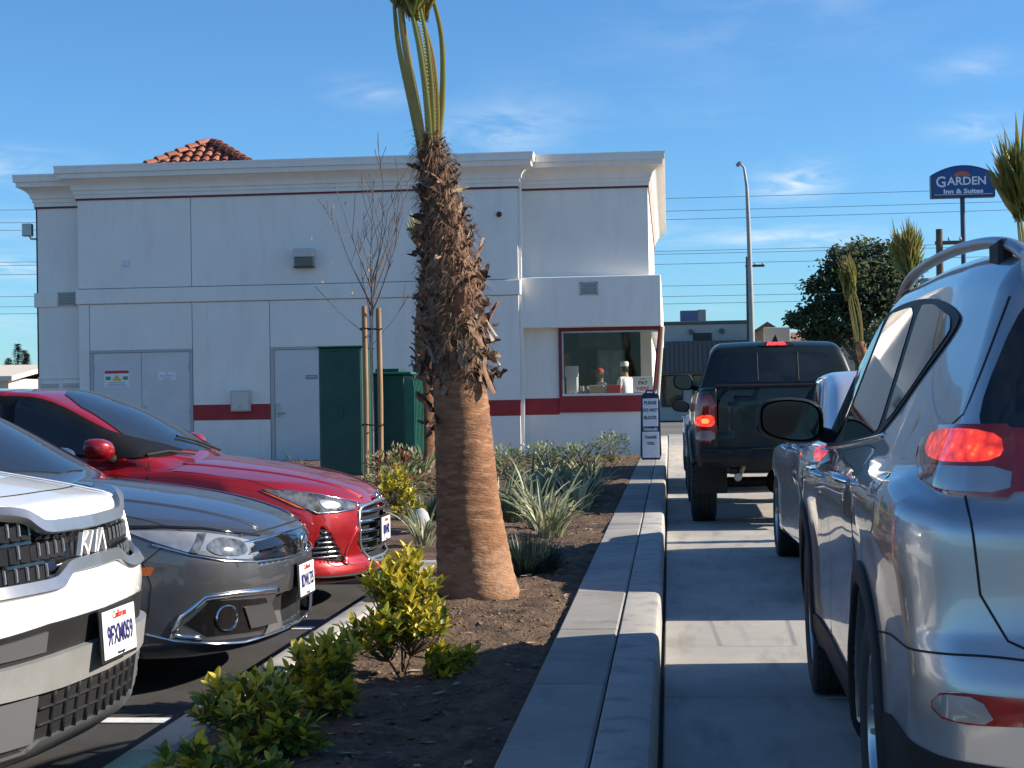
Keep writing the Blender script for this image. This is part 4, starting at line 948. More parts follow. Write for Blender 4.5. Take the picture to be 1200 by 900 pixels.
# ---- dark green pickup
def build_truck(loc):
    L = 5.35; W0 = .97
    def extra(v, x, y, z):
        # load bed hollow and gap behind the cab
        bed = np.maximum(np.maximum(np.abs(x-.86)-.78, y-.72), 1.0-z)
        return np.maximum(v, -bed)
    p = dict(L=L, W=W0, top=[(0, 1.41), (1.7, 1.40), (1.8, 1.40), (3.6, 1.39), (4.2, 1.37), (4.9, 1.30), (5.2, 1.22), (5.35, 1.05)],
        hw=[(0, .915), (.2, .93), (1.0, .935), (1.7, .935), (3.6, .935), (4.6, .94), (5.35, .86)],
        sec=[(.5, .06), (.62, .02), (.9, .0), (1.15, .003), (1.25, .02), (1.41, .05), (1.6, .1)],
        nose=[(.5, .1), (.8, 0), (1.1, .02), (1.4, .2)], nosec=[(0, 0), (.5, .05), (.95, .35)],
        tail=[(.5, .06), (.8, .05), (1.2, .05), (1.41, .06)], tailc=[(0, 0), (.5, .008), (.78, .03), (.95, .09)],
        roof=[(0, .8), (1.5, .9), (1.68, 1.30), (1.80, 1.60), (1.95, 1.87), (2.2, 1.925), (2.9, 1.94), (3.2, 1.91), (3.5, 1.76), (4.0, 1.44), (4.15, 1.34), (5.35, .6)],
        gw=[(0, .84), (2.0, .855), (3.6, .85), (5.35, .8)], tum=.33, zb=1.40, cw=.08, crown=.02, rcrown=.04, floor=[(0, .68), (.6, .60), (4.8, .55), (5.35, .6)],
        kc=.1, kr=.05, ks=.035, kt=.10, kj=.02, xm=2.9, arches=[(1.12, .42, .50), (4.4, .42, .50)], flare=.035, extra=extra)
    car = Car(shell(p), ((0, L), 1.0, (.5, 1.96)), .024)
    root = thing('dark_green_pickup', 'lifted dark green pickup truck with lit brake lamps queuing in the lane', 'pickup', loc, PI/2)
    car.body('body', GREEN, root); P = car.patch; S = car.strip
    # tail gate
    tg = P('tailgate', [(-.70, .80), (-.70, 1.385), (.70, 1.385), (.70, .80)], 'B', GREEN, root, .006, .06, skirt=.01, smooth_it=1, r=.05)
    S('tailgate_gap', [(-.70, .80), (-.70, 1.385), (.70, 1.385), (.70, .80)], 'B', DARK_SEAM, tg, .014, .001, closed=True)
    P('tailgate_panel', [(-.52, .86), (-.52, 1.12), (.52, 1.12), (.52, .86)], 'B', GREEN, tg, .012, .06, skirt=.01, smooth_it=2)
    MB().cbox(.015, .05, -.10, .10, 1.20, 1.27, .008).build('gate_handle', BLACKP, tg)
    MB().cbox(.03, .10, -.735, .735, 1.385, 1.425, .012).build('gate_cap', BLACKP, tg)
    for sg in (1, -1):
        lp = thing('tail_lamp', None, None); lp.parent = root; mk = lambda q: [(x, y*sg, z) for x, y, z in q]
        P('lamp_housing', mk([(.05, .735, 1.33), (.18, .91, 1.30), (.22, .94, 1.1), (.2, .94, .86), (.05, .735, .84)]), 150*sg, REDLENS, lp, .008, .03, smooth_it=1, bulge=.006)
        P('brake_lens', mk([(.06, .75, 1.13), (.15, .90, 1.12), (.18, .93, 1.02), (.06, .75, 1.0)]), 150*sg, REDLIT, lp, .016, .02, smooth_it=2)
        P('bulb', mk([(.08, .80, 1.09), (.12, .86, 1.09), (.12, .86, 1.04), (.08, .80, 1.04)]), 150*sg, REDHOT, lp, .019, .015, smooth_it=2)
        P('reverse_lens', mk([(.06, .75, .97), (.15, .90, .97), (.17, .92, .875), (.06, .75, .865)]), 150*sg, LENS, lp, .016, .02, smooth_it=1)
        sd = 'L' if sg > 0 else 'R'
        for q in ([(3.9, 1.43), (2.95, 1.44), (2.9, 1.80), (3.3, 1.78)], [(2.85, 1.44), (1.95, 1.45), (2.05, 1.78), (2.82, 1.81)]): P('side_window', q, sd, GLASS, root, .005, .05, smooth_it=1)
        S('door_gap', [(3.95, .7), (3.98, 1.2), (3.9, 1.42)], sd, DARK_SEAM, root, .01); S('door_gap', [(2.9, .66), (2.9, 1.42)], sd, DARK_SEAM, root, .01); S('bed_gap', [(1.74, .66), (1.74, 1.39)], sd, DARK_SEAM, root, .018)
        for xa in (1.12, 4.4): S('wheel_arch_trim', [(xa+.53*math.cos(R(a_)), .42+.53*math.sin(R(a_))) for a_ in range(8, 174, 6)], sd, GREEN, root, .07, raise_=.03)
        side_mirror(root, BLACKP, MIRROR, (3.62, sg*.90, 1.50), .24, .20, .14, sg)
        for xa in (1.12, 4.4): wheel(root, (xa, sg*.845, .405), .405, .27, .22, sg, spokes=6, style='solid', rim=RIM_D, tyre_tread=2)
        m = MB(); m.box(.35, .60, sg*.78-.16, sg*.78+.16, .33, .62); m.build('mud_flap', BLACKP, root)
    P('rear_window', [(-.66, 1.46), (-.56, 1.79), (.56, 1.79), (.66, 1.46)], 'B', GLASS, root, .006, .05, smooth_it=2, r=.12)
    for y in (-.22, .22): S('window_bar', [(y, 1.46), (y, 1.79)], 'B', BLACKP, root, .016, raise_=.010)
    # third lamp, aerial fin, bumper, hitch, axle, exhaust
    th = thing('high_brake_lamp', None, None); th.parent = root
    P('lamp_bezel', [(-.20, 1.855), (-.15, 1.905), (.15, 1.905), (.20, 1.855)], 'B', BLACKP, th, .008, .03, smooth_it=1); P('brake_lens', [(-.11, 1.862), (-.09, 1.895), (.09, 1.895), (.11, 1.862)], 'B', REDLIT, th, .016, .02)
    MB().add([(2.1, -.03, 1.92), (2.1, .03, 1.92), (2.34, .03, 1.93), (2.34, -.03, 1.93), (2.12, 0, 2.0), (2.2, 0, 1.985)], [(0, 1, 4), (1, 2, 5, 4), (2, 3, 5), (3, 0, 4, 5)]).build('shark_fin', BLACKP, root)
    b = MB(); sec_ = [(-.10, .62), (-.12, .70), (-.10, .79), (.06, .80), (.12, .62)]
    b.prism([(x, z) for x, z in sec_][::-1], 'y', -.90, .90); b.build('rear_bumper', BLACKP, root)
    MB().cbox(-.11, -.05, -.92, -.55, .60, .79, .02).cbox(-.11, -.05, .55, .92, .60, .79, .02).build('bumper_corner', GLOSSB, root)
    MB().tube([(1.12, -.75, .405), (1.12, .75, .405)], .055, 10).sphere((1.12, 0, .405), (.16, .2, .16), 14).build('rear_axle', BLACKP, root, smooth=50)
    MB().box(-.02, .5, -.05, .05, .50, .58).build('tow_hitch', BLACKP, root)
    MB().tube([(.12, .52, .5), (.5, .5, .52), (2.0, .4, .52)], .04, 10).build('exhaust', SATIN, root, smooth=60)
    for sg in (1, -1): MB().box(.35, 1.9, sg*.55-.035, sg*.55+.035, .52, .57).build('leaf_spring', RIM_D, root)
    MB().tube([(1.12, .5, .38), (1.0, .45, .62)], [.035, .035], 10).build('shock_absorber', pm('shock_tan', (.35, .27, .12), rough=.4), root)
    plate(root, (-.125, 0, .70), PI, '9CFG561')
    return root, car

rav, rav_car = build_rav((1.41, 3.45, 0))
build_kia((-1.83-4.8, 5.12, 0)); build_civic((-1.78-4.63, 7.75, 0)); build_elantra((-1.86-4.62, 10.5, 0))
build_sedan((1.74, 9.62, 0)); build_truck((1.19, 16.2, 0))
# ------------------------------------------------------------------ ground, lane, kerbs, planting bed
def structure(o): o['kind'] = 'structure'; return o
structure(MB().add([(-2500, -600, -.06), (2500, -600, -.06), (2500, 3500, -.06), (-2500, 3500, -.06)], [(0, 1, 2, 3)]).build('ground', GROUND))
lot = structure(MB().box(-40, -1.80, -30, 11.62, -.05, 0).build('parking_lot', ASPH))
for i, y in enumerate((1.02, 3.73, 6.44, 9.14)):
    MB().box(-6.6, -2.05, y-.05, y+.05, .002, .006).build('stall_line', PAINT_W, lot)
def rise(y): return max(0, (y-6)*.0032)
lane = structure(MB().box(-.02, 2.62, -6, 62, -.055, -.025).build('drive_lane', DARK_SEAM))
y = -5.2; k = 0
while y < 60:
    d = MB().cbox(-.045, 2.64, y+.005, y+3.045, -.045, random.uniform(-.0015, .0015), .006)
    d.build('slab', CONC_LANE, lane); y += 3.05; k += 1
ks = structure(thing('planter_kerb', None, None)); 
def slope_piece(mb):
    mb.v = [(x, yy, z+(rise(yy) if z > .03 else 0)) for x, yy, z in mb.v]; return mb
prof = [(-.262, -.05), (-.062, -.05), (-.068, .105), (-.073, .128), (-.085, .143), (-.105, .150), (-.256, .150), (-.262, .145)]
y = 1.2
while y < 44:
    slope_piece(MB().prism(prof, 'y', y+.004, y+3.036)).build('kerb_stone', CONC_KERB, ks, smooth=30); y += 3.04
y = 1.9
while y < 30:
    y1 = min(y+1.52, 30.0); slope_piece(MB().cbox(-.562, -.270, y+.007, y1-.007, .0, .150, .010)).build('kerb_slab', CONC, ks); y += 1.52
pk = structure(thing('parking_kerb', None, None))
prof2 = [(-1.822, -.05), (-1.655, -.05), (-1.655, .135), (-1.668, .148), (-1.69, .152), (-1.775, .152), (-1.80, .142), (-1.812, .12)]
y = 2.15; i = 0
while y < 11.3:
    y1 = min(y+3.05, 11.42)
    MB().prism(prof2, 'y', y+.003, y1-.003).build('kerb_stone', GREENPAINT if i == 0 else CONC_KERB, pk, smooth=30); y += 3.05; i += 1
prof3 = [(11.60, -.05), (11.44, -.05), (11.435, .125), (11.455, .148), (11.48, .152), (11.59, .152), (11.60, .14)]
x = -1.655
while x > -13:
    MB().prism(prof3, 'x', x-3.04, x-.003 if x < -1.7 else x).build('kerb_stone', CONC_KERB, pk, smooth=30); x -= 3.05
# far side of the lane
rk = structure(thing('outer_kerb', None, None)); y = -5
while y < 60:
    MB().prism([(2.66, -.05), (2.82, -.05), (2.82, .15), (2.70, .15), (2.67, .12)], 'y', y+.004, y+3.04).build('kerb_stone', CONC_KERB, rk); y += 3.05
def soil_h(x, y):
    e = min(1, max(0, min(x+1.655, -.562-x)/.12)) if (y < 11.7) else 1
    return .112+rise(y)*1.25+e*(.030*fine_noise(x, y, 1.0)+.018*fine_noise(x*2.3+4, y*2.1, 1.6)+.02)
def grid_sheet(name, xs, ys, hf, mat):
    mb = MB(); nx = len(xs)
    mb.v = [(x, y, hf(x, y)+random.gauss(0, .0055)) for y in ys for x in xs]
    mb.f = [(j*nx+i, j*nx+i+1, (j+1)*nx+i+1, (j+1)*nx+i) for j in range(len(ys)-1) for i in range(nx-1)]; mb.m = [0]*len(mb.f)
    return structure(mb.build(name, mat, smooth=True))
ys = list(np.arange(1.5, 13, .035))+list(np.arange(13, 31.95, .09))
grid_sheet('planting_bed', list(np.linspace(-1.66, -.56, 34)), ys, soil_h, SOIL)
grid_sheet('planting_bed', list(np.linspace(-13, -1.66, 60)), list(np.arange(11.55, 31.95, .16)), lambda x, y: .10+rise(y)*1.3+.03*fine_noise(x, y), SOIL)
grid_sheet('planting_bed', list(np.linspace(2.81, 6, 12)), list(np.arange(-5, 60, .6)), lambda x, y: .13+.02*fine_noise(x, y), SOIL)
cl = MB()
for i in range(5200):
    y = 3.6+(random.random()**1.6)*17; x = random.uniform(-1.6, -.6); r = random.choice((.004, .005, .006, .008, .011, .016))*random.uniform(.7, 1.3); z = soil_h(x, y)
    a = random.uniform(0, 6); V = []
    for kx, ky, kz in ((1, 0, 0), (0, 1, 0), (-1, 0, 0), (0, -1, 0), (random.uniform(-.4, .4), random.uniform(-.4, .4), .6), (0, 0, -.6)):
        q = random.uniform(.7, 1.3)*r; V.append((x+q*(kx*math.cos(a)-ky*math.sin(a)), y+q*(kx*math.sin(a)+ky*math.cos(a)), z+kz*q))
    cl.add(V, [(0, 1, 4), (1, 2, 4), (2, 3, 4), (3, 0, 4), (1, 0, 5), (2, 1, 5), (3, 2, 5), (0, 3, 5)])
ch = MB()
for i in range(420):
    y = 3.8+(random.random()**1.4)*16; x = random.uniform(-1.6, -.62); z = soil_h(x, y)+.006; a = random.uniform(0, 6); l = random.uniform(.012, .045); w_ = l*random.uniform(.15, .5); c_, s_ = math.cos(a), math.sin(a); t_ = random.uniform(-.006, .01)
    ch.add([(x+l*c_-w_*s_*.3, y+l*s_+w_*c_*.3, z+t_), (x-w_*s_, y+w_*c_, z+.004), (x-l*c_, y-l*s_, z-t_*.5), (x+w_*s_, y-w_*c_, z)], [(0, 1, 2, 3)], random.randrange(3))
tag(ch.build('leaf_litter', [pm('litter_tan', (.34, .25, .15), rough=.9), pm('litter_brown', (.17, .10, .055), rough=.9), pm('litter_grey', (.26, .23, .20), rough=.9)]), 'dry leaf scraps and bark chips lying on the soil', 'litter', kind='stuff')
tag(cl.build('soil_clods', pm('clods', (.20, .14, .09), (.11, .075, .05), scale=14, rough=.95), smooth=True), 'loose clods and grit scattered over the bare brown soil', 'soil', kind='stuff')

# ------------------------------------------------------------------ restaurant building
B = thing('restaurant_building', 'white stucco restaurant with deep cornice, red stripe and corner pickup window', 'building', (0, 0, 0))
YF, YR, YL = 32.0, 32.45, 32.28       # planes of the main front, the recessed right bay and the left bay
Z0 = .10
W = MB()
W.box(-11.95, -2.93, YF+.03, YF+.3, Z0, 6.0)                  # backing behind the panels
W.build('wall', STUCCO_IN, B)
def panel(x0, x1, z0, z1, yf=YF, th=.05, mat=STUCCO, name='wall_panel', g=.008):
    return MB().cbox(x0+g, x1-g, yf, yf+th, z0+g, z1-g, .006).build(name, mat, B)
for x0, x1 in ((-11.95, -9.58), (-9.58, -2.93)): panel(x0, x1, 3.735, 5.66)
for x0, x1 in ((-11.95, -11.72), (-5.95, -2.93)): panel(x0, x1, Z0, 3.425)
panel(-11.72, -9.58, 2.47, 3.425); panel(-9.58, -7.98, Z0, 3.425); panel(-7.98, -5.95, 2.47, 3.425); panel(-6.40, -5.95, Z0, 2.46)
MB().cbox(-11.99, -2.90, YF-.035, YF+.2, 3.43, 3.73, .012).build('band', STUCCO, B)
MB().cbox(-11.99, -2.90, YF-.012, YF+.04, 3.70, 3.73, .004).build('band_lip', STUCCO, B)
# left bay
MB().box(-12.93, -11.95, YL, YL+.3, 1.95, 5.6).box(-12.93, -12.90, YL, 46, Z0, 5.6).build('wall', STUCCO, B)
MB().cbox(-12.98, -11.95, YL-.035, YL+.2, 3.40, 3.70, .012).build('band', STUCCO, B)
lv = thing('louvre_panel', None, None); lv.parent = B
MB().box(-12.93, -11.95, YL+.02, YL+.2, Z0, 1.95).build('panel', STUCCO, lv)
MB().cbox(-12.93, -11.96, YL-.01, YL+.02, 1.93, 1.97, .004).cbox(-12.0, -11.96, YL-.01, YL+.02, Z0, 1.93, .004).build('frame', STUCCO, lv)
for s_ in (-12.68, -12.22):
    for j in range(4): MB().box(s_-.19, s_+.19, YL+.0, YL+.02, 1.74+j*.026, 1.75+j*.026).build('slat', STUCCO_IN, lv)
# right bay
MB().box(-2.93, -.36, YR, YR+.25, 3.6, 5.7).build('wall', STUCCO, B)
MB().box(-2.93, -2.19, YR, YR+.2, Z0, 2.9).box(-2.19, -.34, YR, YR+.2, Z0, 1.08).build('wall', STUCCO, B)
MB().cbox(-2.96, -.13, YR-.30, YR+.35, 2.77, 3.775, .012).build('awning_box', STUCCO, B)
MB().cbox(-.62, -.13, YR+.36, 46, 2.77, 3.775, .012).build('awning_box', STUCCO, B)
MB().box(-2.93, -2.88, YF+.06, YR+.25, Z0, 6.0).build('wall', STUCCO, B)                # sunlit return
MB().box(-.62, -.36, YR+.26, 46, 3.6, 5.7).build('wall', STUCCO, B)
MB().box(-.60, -.36, 35.2, 46, Z0, 2.77).box(-.60, -.34, YR+.2, 35.2, Z0, 1.40).build('wall', STUCCO, B)
MB().box(-12.9, -.40, YR+.26, 46, 5.35, 5.5).build('roof_slab', pm('roof_grey', (.3, .3, .29), rough=.9), B)
MB().box(-12.88, -.40, 45.8, 46, Z0, 5.5).build('wall', STUCCO, B)
# red stripe
def stripe(x0, x1, yf): return MB().cbox(x0, x1, yf-.006, yf+.01, 1.03, 1.345, .003).build('red_stripe', REDPAINT, B)
stripe(-9.57, -7.99, YF); stripe(-5.94, -2.93, YF); MB().cbox(-2.93, -2.19, YR-.006, YR+.01, 1.035, 1.365, .003).build('red_stripe', REDPAINT, B)
MB().cbox(-2.19, -.30, YR-.05, YR+.15, 1.075, 1.40, .006).build('red_stripe', REDPAINT, B)
MB().cbox(-.60, -.325, YR+.16, 46, 1.07, 1.395, .006).build('red_stripe', REDPAINT, B)
# cornice swept round the parapet
def sweep(name, path, profile, mat, dz=0):
    n = len(path); nrm = []
    for a, b in zip(path[:-1], path[1:]):
        d = Vector((b[0]-a[0], b[1]-a[1])).normalized(); nrm.append(Vector((d.y, -d.x)))
    mb = MB(); m = len(profile)
    for i in range(n):
        n0 = nrm[max(i-1, 0)]; n1 = nrm[min(i, n-2)]; mi = n0+n1; mi = mi/(mi.dot(n0)) if mi.length > 1e-6 else n0
        for o, z in profile: mb.v.append((path[i][0]+mi.x*o, path[i][1]+mi.y*o, z+dz))
    for i in range(n-1):
        for k in range(m-1): mb.f.append((i*m+k, (i+1)*m+k, (i+1)*m+k+1, i*m+k+1)); mb.m.append(0)
    return mb.build(name, mat, B, smooth=30)
cp = [(-.05, 5.585), (.030, 5.585), (.030, 5.66), (.055, 5.665), (.055, 5.735), (.085, 5.745)]
for t in np.linspace(0, 1, 8): cp.append((.085+.20*t**1.8, 5.745+.215*t**.75))
cp += [(.30, 5.965), (.30, 6.055), (.345, 6.065), (.345, 6.165), (.355, 6.17), (.355, 6.215), (-.12, 6.225)]
main_path = [(-11.95, 46), (-11.95, YF), (-2.93, YF), (-2.93, YR), (-.36, YR), (-.36, 46)]
sweep('cornice', main_path, cp, STUCCO)
sweep('cornice', [(-12.93, 46), (-12.93, YL), (-11.93, YL)], cp, STUCCO, -.11)
rl = [(-.02, 5.545), (.022, 5.545), (.022, 5.583), (-.02, 5.583)]
sweep('red_trim', main_path, rl, REDLINE); sweep('red_trim', [(-12.93, 46), (-12.93, YL), (-11.95, YL)], rl, REDLINE, -.11)
MB().box(-11.90, -2.9, YF+.05, YF+.15, 5.6, 6.215).build('parapet', STUCCO, B); MB().box(-2.88, -.5, YR+.05, YR+.15, 5.6, 6.21).build('parapet', STUCCO, B)
# doors and fittings
DOORW = pm('door_white', (.62, .625, .62), (.57, .575, .57), scale=2, rough=.5); FRAMEG = pm('frame_grey', (.42, .42, .41), rough=.5); GALV = pm('galvanised', (.45, .46, .46), (.36, .37, .37), scale=8, rough=.4, metal=.7)
SIGNW = pm('sign_white', (.75, .75, .74), rough=.4); SIGNP = pm('sign_purple', (.25, .25, .5), rough=.5); SIGNY = pm('sign_yellow', (.7, .5, .03), rough=.5); SIGNR = pm('sign_red', (.55, .04, .05), rough=.5); SIGNG = pm('sign_green', (.05, .3, .15), rough=.5)
dd = thing('double_door', None, None); dd.parent = B
MB().cbox(-11.72, -9.58, YF-.012, YF+.03, 2.43, 2.475, .004).cbox(-11.715, -11.65, YF-.004, YF+.03, Z0, 2.43, .004).cbox(-9.64, -9.585, YF-.004, YF+.03, Z0, 2.43, .004).build('door_frame', FRAMEG, dd)
for x0, x1 in ((-11.645, -10.65), (-10.64, -9.645)): MB().cbox(x0, x1, YF+.006, YF+.028, Z0, 2.425, .003).build('door_leaf', DOORW, dd)
for x0 in (-11.645, -9.66):
    for z0 in (2.05, 1.15): MB().cbox(x0, x0+.018, YF-.012, YF+.006, z0, z0+.12, .003).build('hinge', GALV, dd)
MB().cbox(-10.62, -10.56, YF-.02, YF+.005, 1.15, 1.35, .005).tube([(-10.59, YF-.04, 1.2), (-10.47, YF-.05, 1.2)], .014, 8).build('handle', GALV, dd)
sgn = MB().cbox(-11.42, -10.90, YF-.003, YF+.0055, 1.72, 2.08, .002).build('notice', SIGNW, dd)
MB().box(-11.41, -10.91, YF-.005, YF-.003, 2.01, 2.07).build('notice_header', SIGNR, sgn); MB().prism([(-11.26, 1.86), (-11.06, 1.86), (-11.16, 1.99)], 'y', YF-.005, YF-.003).build('notice_mark', SIGNY, sgn)
for x0, m_ in ((-11.39, SIGNG), (-11.03, SIGNG)): MB().box(x0, x0+.10, YF-.005, YF-.003, 1.88, 1.95).build('notice_mark', m_, sgn)
for j in range(3): MB().box(-11.38+.02*j, -10.94-.03*j, YF-.005, YF-.003, 1.75+j*.035, 1.762+j*.035).build('notice_line', SIGNP, sgn)
sg2 = MB().cbox(-10.30, -9.93, YF-.003, YF+.0055, 1.85, 2.03, .002).build('notice', SIGNW, dd)
link('lettering', text_mesh('ELECTRICAL', .052, SIGNP), sg2, (-10.115, YF-.004, 1.945), (PI/2, 0, 0)); link('lettering', text_mesh('ROOM', .055, SIGNP), sg2, (-10.115, YF-.004, 1.885), (PI/2, 0, 0)); MB().prism([(-10.135, 1.99), (-10.095, 1.99), (-10.115, 2.02)], 'y', YF-.005, YF-.0035).build('notice_mark', SIGNP, sg2)
sd_ = thing('service_door', None, None); sd_.parent = B
MB().cbox(-7.98, -6.35, YF-.014, YF+.03, 2.43, 2.475, .004).cbox(-7.975, -7.90, YF-.01, YF+.03, Z0, 2.43, .004).cbox(-6.44, -6.40, YF-.01, YF+.03, Z0, 2.43, .004).build('door_frame', FRAMEG, sd_)
MB().cbox(-7.895, -6.445, YF+.006, YF+.028, Z0, 2.425, .003).build('door_leaf', DOORW, sd_)
MB().cbox(-7.88, -7.80, YF-.02, YF+.005, 1.08, 1.34, .006).tube([(-7.84, YF-.05, 1.15), (-7.68, YF-.06, 1.15)], .016, 8).build('handle', GALV, sd_)
ds = MB().cbox(-7.26, -7.02, YF-.004, YF+.0055, 1.83, 1.91, .002).build('door_plate', pm('plaque_grey', (.22, .23, .25), rough=.4), sd_)
link('lettering', text_mesh('NO ENTRY', .042, SIGNW), ds, (-7.14, YF-.005, 1.87), (PI/2, 0, 0))
pb = thing('meter_box', None, None); pb.parent = B
MB().cbox(-8.78, -8.38, YF-.10, YF+.02, 1.20, 1.62, .01).build('box', pm('box_cream', (.50, .49, .44), (.44, .43, .39), scale=8, rough=.5, metal=.2), pb); MB().cbox(-8.75, -8.41, YF-.112, YF-.10, 1.23, 1.59, .004).build('lid', pm('lid_cream', (.55, .54, .49), rough=.45), pb); MB().cbox(-8.60, -8.57, YF-.125, YF-.11, 1.27, 1.32, .003).build('latch', GALV, pb)
MB().cbox(-8.185, -8.12, YF-.015, YF, 1.40, 1.50, .004).build('number_plate', SIGNW, B)
wl = thing('wall_lamp', None, None); wl.parent = B
MB().cbox(-7.44, -7.03, YF-.20, YF, 4.27, 4.44, .012).build('lamp_hood', pm('lamp_grey', (.5, .5, .48), rough=.4), wl); MB().cbox(-7.42, -7.05, YF-.17, YF, 4.08, 4.27, .008).build('lens', pm('lamp_lens', (.10, .085, .06), (.05, .045, .04), scale=9, rough=.2, coat=.6), wl); MB().cbox(-7.44, -7.03, YF-.19, YF, 4.06, 4.085, .004).build('lamp_base', pm('lamp_dark', (.06, .055, .05), rough=.5), wl)
dc = thing('dome_camera', None, None); dc.parent = B
MB().lathe([(.001, -.03), (.085, -.03), (.10, 0)], 20, 'y', (-3.30, YF, 5.05)).build('camera_base', SIGNW, dc, smooth=40); MB().sphere((-3.30, YF-.04, 5.03), .058, 14).build('dome', GLOSSB, dc, smooth=True)
sb = thing('alarm_box', None, None); sb.parent = B; MB().cbox(-10.98, -10.88, YF-.05, YF, 4.18, 4.30, .01).build('box', pm('alarm_white', (.6, .62, .78), rough=.4), sb)
def vent(x, z, w, h, yf):
    v = thing('wall_vent', None, None); v.parent = B
    MB().cbox(x-w/2, x+w/2, yf-.02, yf+.0, z+h/2-.03, z+h/2, .004).cbox(x-w/2, x+w/2, yf-.02, yf, z-h/2, z-h/2+.03, .004).cbox(x-w/2, x-w/2+.03, yf-.02, yf, z-h/2, z+h/2, .004).cbox(x+w/2-.03, x+w/2, yf-.02, yf, z-h/2, z+h/2, .004).build('vent_frame', FRAMEG, v)
    MB().box(x-w/2+.03, x+w/2-.03, yf-.004, yf-.002, z-h/2+.03, z+h/2-.03).build('vent_back', pm('vent_tan', (.26, .25, .22), rough=.7), v)
    for j in range(6): zz = z-h/2+.045+j*(h-.08)/6; MB().add([(x-w/2+.03, yf-.018, zz), (x+w/2-.03, yf-.018, zz), (x+w/2-.03, yf-.006, zz+.025), (x-w/2+.03, yf-.006, zz+.025)], [(0, 1, 2, 3)]).build('vent_slat', pm('vent_slat', (.4, .39, .36), rough=.6) if j == 0 else bpy.data.materials['vent_slat'], v)
vent(-12.27, 3.565, .40, .28, YL-.035); vent(-1.55, 3.53, .36, .26, YR-.30)
fl = thing('floodlight', None, None); fl.parent = B
MB().cbox(-13.22, -13.02, YL-.05, YL+.1, 4.88, 5.14, .015).build('lamp_head', GALV, fl); MB().tube([(-13.1, YL+.05, 4.9), (-13.06, YL+.05, 4.83), (-12.92, YL+.05, 4.82)], .02, 8).build('bracket', GALV, fl)
# the pickup window
GLZ = bpy.data.materials.new('clear_glass'); GLZ.use_nodes = True
def _gl():
    nt = GLZ.node_tree; N = nt.nodes; L = nt.links; N.remove(N['Principled BSDF']); o = N['Material Output']
    tr = N.new('ShaderNodeBsdfTransparent'); tr.inputs[0].default_value = (.82, .86, .86, 1); gs = N.new('ShaderNodeBsdfGlossy'); gs.inputs['Roughness'].default_value = .02
    fr = N.new('ShaderNodeFresnel'); fr.inputs[0].default_value = 1.5; mx = N.new('ShaderNodeMixShader'); L.new(fr.outputs[0], mx.inputs[0]); L.new(tr.outputs[0], mx.inputs[1]); L.new(gs.outputs[0], mx.inputs[2]); L.new(mx.outputs[0], o.inputs[0])
_gl()
wn = thing('pickup_window', None, None); wn.parent = B
MB().cbox(-2.19, -.14, YR-.06, YR+.06, 2.70, 2.77, .006).cbox(-2.19, -2.13, YR-.06, YR+.06, 1.40, 2.70, .006).build('window_frame', REDLINE, wn)
MB().cbox(-2.13, -.30, YR-.06, YR+.08, 1.40, 1.445, .005).build('sill', pm('sill_white', (.66, .66, .65), rough=.5), wn)
MB().cbox(-2.13, -2.095, YR-.03, YR+.04, 1.445, 2.70, .004).cbox(-2.095, -.2, YR-.03, YR+.04, 2.665, 2.70, .004).build('inner_frame', GALV, wn)
MB().tube([(-.155, YR-.04, 2.76), (-.30, YR-.04, 1.40)], .035, 8).build('corner_post', REDLINE, wn); MB().tube([(-.105, YR-.02, 2.76), (-.25, YR-.02, 1.05)], .035, 8).build('corner_post', pm('post_cream', (.6, .56, .42), rough=.6), wn)
MB().add([(-2.10, YR+.005, 1.44), (-.31, YR+.005, 1.44), (-.17, YR+.005, 2.68), (-2.10, YR+.005, 2.68)], [(0, 1, 2, 3)]).build('pane', GLZ, wn)
MB().add([(-.32, YR+.02, 1.41), (-.32, 35.2, 1.41), (-.17, 35.2, 2.76), (-.17, YR+.02, 2.76)], [(0, 1, 2, 3)]).build('pane', GLZ, wn)
# room behind the window
IN_W = pm('kitchen_wall', (.20, .19, .17), (.13, .125, .12), scale=2, rough=.7); STEEL = pm('steel', (.35, .36, .37), (.28, .29, .3), scale=6, rough=.35, metal=.8); IN_D = pm('kitchen_dark', (.03, .03, .032), rough=.5)
MB().box(-7.5, -.40, YR+.26, 41, .28, .30).build('room_floor', pm('floor_red', (.20, .08, .06), rough=.5), B)
MB().box(-7.5, -.6, 40.9, 41.0, .3, 5.0).box(-7.5, -7.4, YR+.26, 40.9, .3, 5.0).build('room_wall', IN_W, B); MB().box(-7.4, -.62, YR+.26, 40.9, 3.4, 3.45).build('room_ceiling', IN_W, B)
# tiled hip roof behind the parapet
RT = thing('tiled_roof', None, None); RT.parent = B
TILE = [pm('clay_tile_%d' % i, c, c2, scale=5, rough=.75, bump=(60, .004, .5)) for i, (c, c2) in enumerate((((.36, .12, .065), (.26, .085, .05)), ((.30, .10, .06), (.2, .07, .045)), ((.42, .17, .10), (.3, .11, .07))))]
ap = Vector((-9.70, 34.0, 7.0)); hb = 1.55; zb_ = 6.05
cor = [Vector((ap.x-hb, ap.y-hb, zb_)), Vector((ap.x+hb, ap.y-hb, zb_)), Vector((ap.x+hb, ap.y+hb, zb_)), Vector((ap.x-hb, ap.y+hb, zb_))]
MB().add([tuple(c-Vector((0, 0, .0))) for c in cor]+[tuple(ap-Vector((0, 0, .0)))], [(0, 1, 4), (1, 2, 4), (2, 3, 4), (3, 0, 4)]).build('roof_deck', pm('roof_deck', (.07, .035, .03), rough=.9), RT)
MB().box(ap.x-hb+.1, ap.x+hb-.1, ap.y-hb+.1, ap.y+hb-.1, 5.5, zb_-.02).build('roof_base', STUCCO, RT)
tm = []
